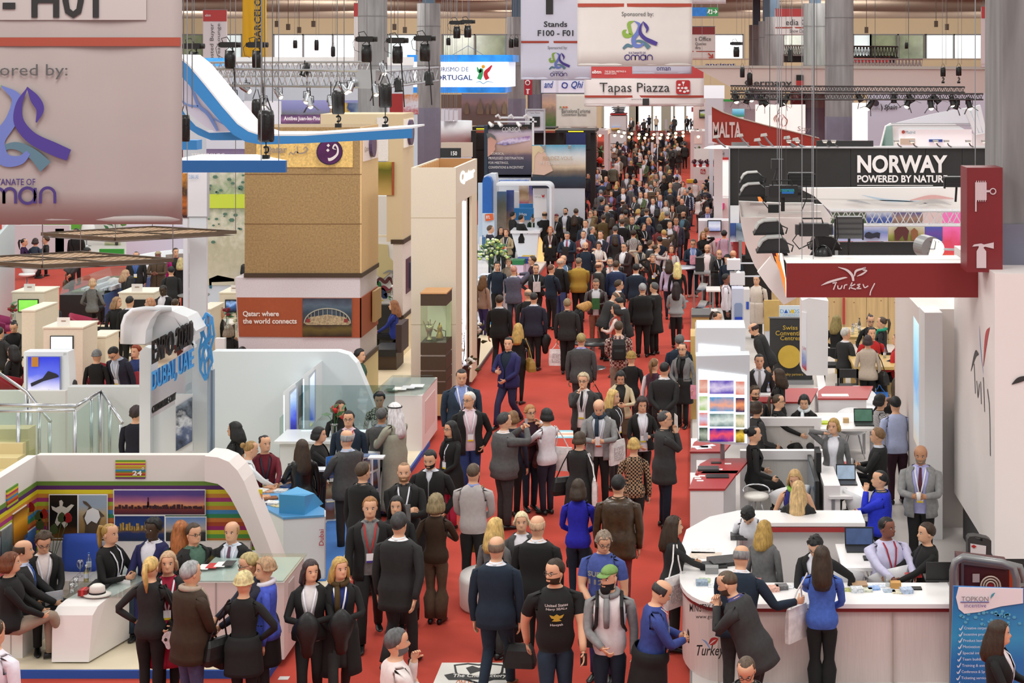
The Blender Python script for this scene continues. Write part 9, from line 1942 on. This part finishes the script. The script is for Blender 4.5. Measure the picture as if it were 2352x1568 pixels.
415,1197,1.3,-20|@W in green jumper with long ginger hair|@f @t s=132 hr=wavy:a63 hl=.34 @z
444,1203,1.3,130|man in glasses and @k suit on the booth bench|@t j=222 s=576 l=222 @S:432 @g @z
533,1198,1.3,185|fair man in dark suit with striped tie on the bench|@t j=111 s=dce4f0 tie=645 l=234 hr=bald:a85 L=lap R=lap @L @z
346,1279,1.70,5|blonde ponytailed @W in @k with a skull-print bag|@f s=222 l=111 hr=pony:ca6 L=hip R=hold id=skull item=hand:@k:HR
386,1267,1.70,165|blonde @W in crimson dress with white lanyard|@f s=913 j=111 @o k=913 kh=.45 l=111 hr=bob:b97 hl=.14 @L L=low
437,1290,1.80,40|grey-haired man in brown corduroy jacket with patterned scarf|j=321 @c s=321 l=446 hr=thin:999 scarf=a98 hem=.72 f=1.15 R=low L=low item=case:@k:R
568,1271,1.74,-115|fair man in glasses leaning over the booth counter|j=223 @o s=234 @S:a96 @g L=reach R=reach ln=12 f=1.1
610,1283,1.68,-105|blonde @W in cornflower blue jacket and @k skirt|@f s=e0e0ea j=45b @o l=222 k=111 kh=.55 hr=volume:a86 hl=.04 scarf=d8d4dc hy=-20 R=down
560,1315,1.68,2|@W with short platinum hair in @k dress, hand on hip|@f s=111 l=111 k=111 kh=.62 hr=volume:cb8 hl=.02 R=hip L=reach bl=0 item=hand:@k:HL
55,548,1.3,80|@W in purple at the green board|@f @t s=314 l=222 hr=pony:111
81,547,1.3,10|dark-haired @W in grey-blue at the green board|@f @t s=345 hr=bob:322
105,543,1.3,-120|curly-haired @W leaning on her hand at the green board|@f @t s=222 hr=curly:432 hl=.1
175,525,1.84,-170|man in @k standing behind the lattice panels|j=111 s=111 l=111 @S:111
205,570,1.76,60|stooping person in grey jacket with a bag at far left|j=444 @c s=444 l=111 @S:222 ln=40 item=hand:brown:L
313,578,1.74,170|man in dark suit beside the white curved wall|j=222 s=569 l=222 hr=buzz:222 lan=47c
363,578,1.72,178|man in brown tunic and embroidered cap|s=543 j=543 @c hem=.6 l=543 hr=turban:a97 sk=b @h
403,570,1.74,170|short-haired @W in magenta jacket|@f s=222 j=b17 @o l=222 @S:321 hy=-30
415,592,1.66,-6|blonde @W in @k @w by the magenta jacket|@f s=111 l=111 hr=wavy:ba7
393,612,1.66,-30|small dark-haired person bending between two visitors|s=222 @S:111
522,552,1.80,-25|man in navy suit beside the carved wooden door|j=123 l=123 hr=buzz:987
561,607,1.64,-60|dark-haired @W at the edge of the gold tower|@f s=68b hr=long:111
288,620,1.3,60|blonde seated @W beside the display case|@f @t s=333 hr=wavy:b97
300,634,1.3,30|seated @W with long dark hair reaching over a table|@f @t s=111 hr=long:111 R=reach
212,640,1.3,0|fair head showing behind the display case|@f @t s=666 hr=bob:b97
268,682,1.74,140|blonde @W in @k with a @k printed bag|@f s=111 j=111 @c hem=.75 l=111 hr=long:975 hl=.2 hy=-40 item=tote:@k:HR
298,680,1.82,8|man in @k suit beside the blonde with printed bag|j=111 l=111 hr=buzz:111
377,654,1.78,195|dark-skinned man in @k suit and white shirt|j=111 @o s=e4e0e4 l=111 hr=buzz:111 sk=d hp=20 item=sling:@k:R
345,684,1.3,-110|blonde head beside the dark kiosk screen|@f st=stool s=333 hr=bob:b86
402,686,1.3,0|seated @W with brown bun at the curved partition|@f st=stool s=222 hr=bun:432
125,687,1.3,-85|man in dark blue suit seated by the green-screen kiosk|@t j=123 s=345 @S:222 L=table R=table
33,736,1.3,170|young @W with dark bun reading at the far left|@f @t s=111 hr=bun:111 hp=30 L=table R=table
-2,752,1.3,20|man in charcoal suit cut off by the left edge|@t j=222 s=222 @S:222 f=1.2
30,793,1.3,-80|dark-haired @W with a pale scarf seated at far left|@f @t s=111 hr=wavy:111 scarf=c8bcb0
132,770,1.3,-80|man in @k glasses in front of the white kiosk screen|st=stool j=444 hr=curly:321 @g
163,783,1.3,-100|@W in red jacket with auburn updo|@f @t s=812 j=812 @c hr=bun:421 hp=25 ln=15 sc=1.05
205,772,1.3,-40|@W with tangled long blonde hair|@f @t s=222 hr=wavy:ca7 hl=.3 sc=1.0
222,803,1.66,4|grey-haired @W in @k @w|@f s=111 l=111 hr=bob:777 hl=.03 f=1.1
262,793,1.80,-160|man in navy suit bending with a white lanyard|j=223 @o s=c4ccdc l=223 @S:111 ln=18 hp=30 @L f=1.1 @g
312,794,1.3,200|@W with big red curls in blue|@f @t s=236 hr=curly:831 hl=.14
113,893,1.3,175|man in grey suit writing at the small white desk|@t j=333 s=b0b8c8 l=333 @S:111 hp=32 L=table R=table @z
165,872,1.3,20|dark-haired @W in patterned scarf behind the poster|@f @t s=print:d0ccc8:222:40 hr=bob:222
267,890,1.66,4|grey-haired man in dark suit behind the railing|j=222 s=222 @S:555 f=1.1
298,893,1.3,170|@k-haired @W in grey jacket telephoning behind the railing|@f st=stool s=e0dce0 j=567 @o hr=pony:111 L=phone
312,934,1.66,10|dark-haired person in @k-navy beside the sign tower|s=112 l=112 hr=curly:322
448,706,1.3,-60|man in leather jacket between kiosk and ring counter|st=stool s=~222 @S:111
506,706,1.3,100|dark-haired @W at the beige kiosk edge|@f st=stool s=111 hr=bun:111
525,746,1.3,0|@W in patterned headscarf and @k jacket|@f @t s=111 hr=hijab:876
556,797,1.3,0|dark head showing below the orange band|@t s=222 @S:111
905,690,1.3,-90|@W with long fair hair in blue on the @k bench|@f @t s=238 hr=long:964 hl=.3 L=lap R=lap @z5 item=book:white:L
1110,633,1.66,40|@W in beige top and purple trousers left of the curved counter|@f s=976 l=325 hr=long:642 slim=1 id=bt
1142,602,1.66,170|dark-haired person behind the lily bouquet|s=123 hr=curly:111
1168,592,1.66,170|@W with a cup hidden behind the lilies|@f s=876 hr=bob:643
1645,715,1.3,120|young @W with brown ponytail in @k beside the pine counter|@f st=stool s=111 hr=pony:321 hp=15
1727,743,1.76,-80|man in glasses bending forward near the brown banner|j=222 s=222 hr=bald:322 @g ln=25
1744,814,1.76,178|young man in dark suit and grey tie behind the display|j=222 s=e4e8f0 tie=999 @S:111 l=222
1789,847,1.70,-70|@W with long brown hair in @k standing at the red desk|@f s=111 l=111 hr=long:321 hl=.26
1787,906,1.3,110|@W in glasses with brown ponytail seated at the partition|@f @t s=111 hr=pony:432 @g L=table R=table hy=-20
1847,904,1.3,185|@k-fringed @W with a white scarf|@f @t s=111 j=111 @o hr=bob:111 scarf=d8e0e4 hp=20
1733,888,1.3,150|bearded man in grey partly behind the display|@t j=444 s=444 hr=curly:432 @g bd=432
1738,922,1.3,60|brown-haired head beside the display|@f @t s=333 hr=bob:321
1731,979,1.3,80|@W with @k bun in profile behind the display|@f st=stool s=111 hr=bun:111
1915,961,1.70,190|blonde @W in grey blazer telephoning|@f s=e4e4ec j=666 @o l=111 hr=long:a84 hl=.12 R=phone L=down hy=15 item=phone:silver:R
2017,983,1.3,-75|fair man in dark suit seated looking at his phone|st=cross j=222 s=dce0ec tie=88b @S:864 R=hold L=hold @z item=phone:@k:L
2022,1081,1.3,-80|man in vivid blue blazer eating|st=cross j=23c @o s=345 l=111 hr=buzz:222 L=mouth R=hold @z f=1.25 id=bb
1826,1076,1.3,190|blonde @W in blue and lime top|@f @t s=227 sl=none l=227 hr=mid:b96 hp=20 @z scarf=8b4
1834,1105,1.3,12|@W with very long pale blonde hair in dark jacket|@f @t s=222 j=222 @c hr=long:ca7 hl=.38 @z R=hold
1718,1159,1.60,190|@W with dark curly bob in white shirt bending down|@f s=e4e4ea l=333 hr=curly:111 hl=.08 ln=28 hp=35
1755,1196,1.62,30|@W with straight blonde-brown hair in grey coat behind the counter|@f s=666 j=666 @c l=333 hr=long:a84 hl=.26
1873,1229,1.62,200|dark-haired man in @k suit leaning on the counter|j=111 hr=curly:111 @g ln=12 L=wide R=table hp=20
2036,1189,1.3,160|man in pale lilac shirt with red lanyard|@t s=ccc8e4 l=222 @S:111 sk=b lan=a23 L=table R=table @z f=1.3 hy=-30
2129,1201,1.3,-105|short-haired brunette in @k jacket pointing|@f @t s=111 j=111 @c l=222 @S:321 R=table L=reach @z
2115,1022,1.78,-168|bald man in grey blazer with striped tie eating|j=888 @o s=b4b4e4 tie=523 l=111 hr=bald:b87 sk=t bd=876 @L @h hp=10 f=1.2 @z item=cup:white:R
1921,724,1.3,40|@W with long ash-blonde hair in @k at the wooden wall|@f st=stool s=111 hr=long:874 hl=.3 @z
1942,753,1.3,60|white-haired man in @k suit on a bar stool|st=stool j=222 s=e4e4ea l=222 @S:c0bcb4 @z f=1.1
1999,722,1.3,175|dark-haired @W in glasses against the wooden wall|@f st=stool s=111 hr=bun:322 @g hp=15 @z
2026,728,1.3,-70|@W with green scarf in dark navy|@f st=stool s=222 hr=pony:432 scarf=297 @z
2002,752,1.3,170|person in red shirt behind the tall wooden table|st=stool s=b22 @S:111 @z
1993,770,1.68,6|@W in white jacket with a big @k shoulder bag|@f s=ba9 j=ba9 @c hem=.84 l=111 hr=bob:322 hl=.1 item=hand:@k:HR item2=tote:blue:R @z
2062,767,1.3,-60|person in red beside the navy-suited man|st=stool s=b22 @S:642 @z
2074,766,1.3,-80|man in navy suit with glasses at the nearer wooden table|st=stool j=123 s=123 @S:432 @z L=table
2068,829,1.3,-60|man in olive jacket by the tall light box|st=stool j=432 @c s=432 hr=thin:543 @z f=1.1
2022,905,1.3,80|dark-haired @W in @k and white striped top|@f @t s=stripe:e4e0e0:222:16 l=111 hr=bob:111 @g R=reach @z
2056,911,1.72,-10|man in pale blue shirt and dark trousers from behind|s=b8c0e0 l=312 @S:111 @z ln=8
2027,555,1.74,60|man in navy bending at a laptop under the norway fascia|j=123 l=123 @S:111 ln=10 R=table
2081,573,1.3,180|shaven-headed man seated right of the navy one|@t s=333 hr=buzz:432
2062,585,1.3,0|brown-haired head in front of the norway desk|@t s=333 @S:532
1738,632,1.74,200|cook in cream chef's coat near the white sail|s=dcd0c4 k=dcd0c4 kh=.5 l=333 @S:222
1724,560,1.72,-100|photographer in @k beside the red panel|s=111 l=111 @S:111 L=camera R=camera item=phone:@k:L
1316,411,1.78,-150|man in white shirt leaning on the orange-edged desk|s=eceaf0 l=432 hr=bald:432 ln=30 L=table
1323,400,1.70,190|fair @W in cream coat behind the leaning man|@f s=ba9 hr=bob:854 hl=.02
1298,437,1.78,170|balding man in grey suit and pink tie at the dark laptop|j=334 s=e0e0ec tie=c78 hr=bald:322
1290,447,1.80,25|man in @k suit @w below the portugal panel|j=111 @S:111
1340,449,1.68,195|@W with long brown hair and olive scarf|@f s=111 hr=wavy:432 hl=.3 scarf=774
1508,399,1.70,-160|@W in cream holding an orange folder|@f s=e0d4cc l=ca9 @S:643 L=hold item=book:orange:L
1578,434,1.80,0|grey-haired man in blue checked shirt and jeans|s=check:358:d8dce4:26 l=348 @S:888 f=1.15
"""
AB={'@w':'seen from behind','@W':'woman','@k':'black','@f':'g=f','@L':'lan=e8e8f0','@t':'st=sit','@o':'op=open','@c':'op=closed','@g':'glasses=1','@h':'L=hold R=hold','@z':'z=.1','@B':'item=hand:black:HR','@S':'hr=short'}
for ln_ in PEOPLE.strip().split('\n'):
 for a_,b_ in AB.items():ln_=ln_.replace(a_,b_)
 D_=dict(t.split('=',1)for t in ln_.split('|')[2].split());r_,P_,K_=folk(ln_);lab=ln_.split('|')[1]
 for k in('item','item2'):
  if D_.get(k):item(P_,K_,D_[k],lab)
 if D_.get('id')in('navy','super'):
  def chest(s_,z0,z1,w_,mat,bold=.02,x0=0):
   co,fs=glyphs(s_,bold)
   b=O();b.add([(-(a-.5)*w_+x0,.155+.022*(P_['f']-1)*5-((a-.5)*w_)**2*1.6,z0+(z1-z0)*t)for a,t in co],fs);o=b.B('shirt_print',mat);o.parent=r_
  TP=M('c8c4c0',.7)
  if D_['id']=='navy':
   chest('United States',1.325,1.355,.235,TP);chest('Navy SEALs',1.285,1.315,.215,TP);chest('Hooyah',1.125,1.155,.13,TP);GP=M('b93',.6)
   b=O();b.add([(x,.185,z)for x,z in((.075,1.25),(.03,1.235),(0,1.255),(-.03,1.235),(-.075,1.25),(-.055,1.215),(-.025,1.205),(-.05,1.185),(0,1.18),(.05,1.185),(.025,1.205),(.055,1.215))],[tuple(range(12))]);o=b.B('shirt_emblem',GP);o.parent=r_
  else:chest('SUPER',1.24,1.30,.28,M('998',.8),.03);chest('1123',1.15,1.21,.26,M('887',.8),.03)
 if D_.get('id')=='skull':
  c=pw(P_,K_,(.375,-.02,.88));SK=M('c8c8cc',.4,.2,0,.3,60);q=Th('bag_print','glittering silver skull print on the black shoulder bag','print',tuple(c));X_,Z_=K_['mat']@V3((0,1,0)),V3((0,0,1));N_=K_['mat']@V3((1,0,0))
  Xv=V3((1,0,0));c2=pw(P_,K_,(.30,-.12,.88));b=O();b.Pr([c2+V3((0,-.10,0))+Xv*.075*_c(t)*(1 if _s(t)>-.2 else.6)+Z_*.10*_s(t)for t in LS(0,6.28,15)[:-1]],(0,.01,0));b.B('skull_shape',SK,q)
  for d in(-1,1):b=O();b.Pr([c2+V3((0,-.105,.01))+Xv*(d*.03+.018*_c(t))+Z_*.02*_s(t)for t in LS(0,6.28,9)[:-1]],(0,.004,0));b.B('eye_hole',BK,q)
  #  the far crowd
PALE=[('111','black'),('223','navy'),('333','charcoal'),('222','black-brown'),('543','brown'),('555','grey'),('665','khaki'),('d8d0cc','white'),('876','beige'),('234','dark blue'),('423','plum'),('733','red'),('564','olive'),('c8b8a0','cream')]
PWT=[9,6,6,4,4,4,2,3,2,3,1,1,1,1]
HAIRC=[('111','dark'),('321','brown'),('542','light brown'),('b95','blonde'),('777','grey'),('321','dark brown')]
LMK=[(1368,366,'the red balloons'),(1420,280,'the far white kiosk'),(1511,316,'the notice pillar beyond the bulbs'),(1600,350,'the right palm frame'),(1505,255,'the entrance doors'),(1472,400,'the tall white notice pillar'),(1640,384,'the heather pots'),(1280,460,'the portugal panels'),(1562,440,'the blue checked shirt'),(1640,518,'the monitor counter'),(1376,340,'the left palm frame'),(1655,470,'the pink food boxes'),(1450,330,'the bulb cables')]
FAR='1385,258 1451,270 1466,279 1479,273 1483,259 1491,264 1507,266 1525,263 1534,261 1549,267 1554,258 1578,266 1587,272 1595,269 1604,274 1598,281 1445,286 1439,294 1476,291.8 1488,286 1543,279 1541,295 1546,300 1561,304 1521,299 1445,303 1436,312 1428,316 1445,318 1454,315 1456,324 1411,330:m:b:8 1418,325 1424,333 1436,325 1461,330 1476,326 1486,328 1482,321 1490,318 1501,307 1518,313:m:n:9 1530,316 1542,311 1552,322 1538,328:f:g 1556,328 1512,324 1517,328:f:d 1532,332 1526,338 1542,337 1550,334 1573,329:m:d:3 1571,316 1562,306 1498,346:f:d:1 1519,349:f:b:0 1468,341 1431,347 1445,352 1484,356 1422,360 1417,364:m 1408,376:m:g:6 1449,369:f:y:0 1479,367:m:b:12 1499,370:f:y:0 1533,369:f:d:6 1517,381 1538,390:f:y 1555,389:f:b:7 1385,378:m:n:2 1373,388:f:b:13 1392,405:m:n:0 1383,413:m:d:9 1398,420:f:b:4 1496,402 1525,403:f:y:0 1526,409:f:b:0 1554,406:m:d:5 1453,413:f:y:9 1470,415:m:d:1 1417,417 1597,411:f:d:7 1624,390:f:y:7 1630,402 1637,404 1616,421 1569,417:f:d:7 1346,316 1350,332 1630,320 1628,332 1609,319 1415,425:f:y:0 1431,431:m:d:1 1448,424:m:g:5 1483,442:m:n:1 1511,438:f:d:4 1516,446:m:d:0 1539,433:f:y:2 1574,433:m:g 1585,429:m:d:2 1559,448:f:d:0 1566,455:m:d:2 1620,428:m:d:1 1605,448:f:b:7 1619,446:f:b:2 1625,474:m:d:1 1643,471:f:d:2 1643,483:f:d:0 1630,404 1638,406 1430,459:m:n:1 1435,468:f:b:2 1437,482:m:d:4 1428,492:m:g:2 1465,468:f:d:4 1466,480:f:y:7 1477,480:f:d:0 1509,479:f:d:2 1523,487:f:y:0 1452,497 1404,438:f:b:11 1403,467 1308,463:f:b:6 1332,463:m:d:0 1382,413:m:d:1 1380,436:m:g:5 1398,420:f:b:8 1383,455:m:d:1 1394,471:m:g:1 1368,481:f:d 1403,467:f:b:10 1450,297 1470,303 1495,312 1505,330 1462,350 1490,345 1545,352 1560,345 1500,388 1440,398 1455,400 1505,415 1484,420 1540,420 1495,425 1472,440 1458,450 1530,460 1500,455 1545,470 1350,352 1352,370 1352,398 1405,500 1478,512 1515,515 1538,508 1360,520 1345,505 1412,540 1470,560 1525,528 1340,530 1380,530 1095,315 1113,318 1130,316 1160,318 1310,308 1325,312 1345,305 1290,310'.split()
HC={'d':0,'b':1,'y':3,'g':4}
seen={};crng=RR(21);taken=[]
for k,t in en(FAR):
 q=t.split(':');px,py=[float(v)for v in q[0].split(',')]
 if any(abs(px-a)<2.2 and abs(py-b)<1.6 for a,b in taken):continue
 taken.append((px,py))
 g=q[1]if len(q)>1 else crng.choice('mmf');hc=q[2]if len(q)>2 else crng.choice('dbdbyg');ci=int(q[3])if len(q)>3 else crng.choices(range(14),PWT)[0]
 bald=hc=='n';hh,hn=HAIRC[HC.get(hc,1)];c,cn=PALE[ci];far=py<300
 fa=crng.choice([0,10,-20,180,170,190,90,-90,150,-150,30,200])if len(q)<2 else crng.choice([0,5,-10,178,170,-170,60])
 if q[0]in('1498,346','1519,349','1499,370','1555,389','1411,330','1569,417','1470,415','1516,446'):fa=178
 fn='from behind'if abs(fa)<45 else 'facing us'if abs(fa)>135 else 'facing right'if fa>0 else 'facing left'
 style=('bald'if bald else crng.choice(['short','short','thin','buzz']))if g=='m'else crng.choice(['long','wavy','bob','mid','pony'])
 garm=crng.choice(['suit','jacket'])if g=='m'else crng.choice(['top','jacket'])
 l_=crng.choice(['111','223','333','234','444']);best=min(LMK,key=lambda m:(m[0]-px)**2+((m[1]-py)*1.5)**2)
 dx,dy=px-best[0],py-best[1];d_=math.hypot(dx,dy);rel=('left of 'if dx<0 else 'right of ')if abs(dx)>abs(dy)else('beyond 'if dy<0 else 'in front of ')
 near=''if d_>34 else 'just '
 def mk_(extra=''):return '%s in %s %s, %s, %s, %s%s%s%s'%('man'if g=='m'else 'woman',cn,garm,'bald'if bald else hn+(' long'if style in('long','wavy','mid')else '')+' hair',fn,near,rel,best[2],extra)
 lb=mk_()
 if lb in seen:
  other=seen[lb];lb=mk_(' (%s)'%('farther back'if py<other[1]-3 else 'nearer'if py>other[1]+3 else 'more left'if px<other[0]else 'more right'))
 seen[lb]=(px,py);lb=' '.join(lb.split()[:16]);jk=('j=%s op=%s s=%s'%(c,'suit'if garm=='suit'else 'closed'if fn=='from behind'else 'open',crng.choice(['d8d8e0','d8d8e0','88b','333'])))if garm!='top'else 's='+c
 line='%g,%g,%.2f,%d|%s|g=%s %s l=%s hr=%s:%s L=%s R=%s lod=47 walk=%.1f%s'%(px,py,crng.uniform(1.72,1.84)if g=='m'else crng.uniform(1.62,1.72),fa,lb,g,jk,l_,style,hh,crng.choice(['down','hold','low','down','fold']),crng.choice(['down','hold','low','down','phone']),crng.choice([0,0,.5]),' lan=e8e8f0'if abs(fa)>135 and crng.random()<.5 else '')
 r_,P_,K_=folk(line,'visitors in the far crowd')
 if crng.random()<.14 and py>330:item(P_,K_,crng.choice(['hand:black:HR','hand:black:HL','tote:white:HL','hand:brown:HR']),'far '+lb.split(',')[0]+' '+(near+rel+best[2]))
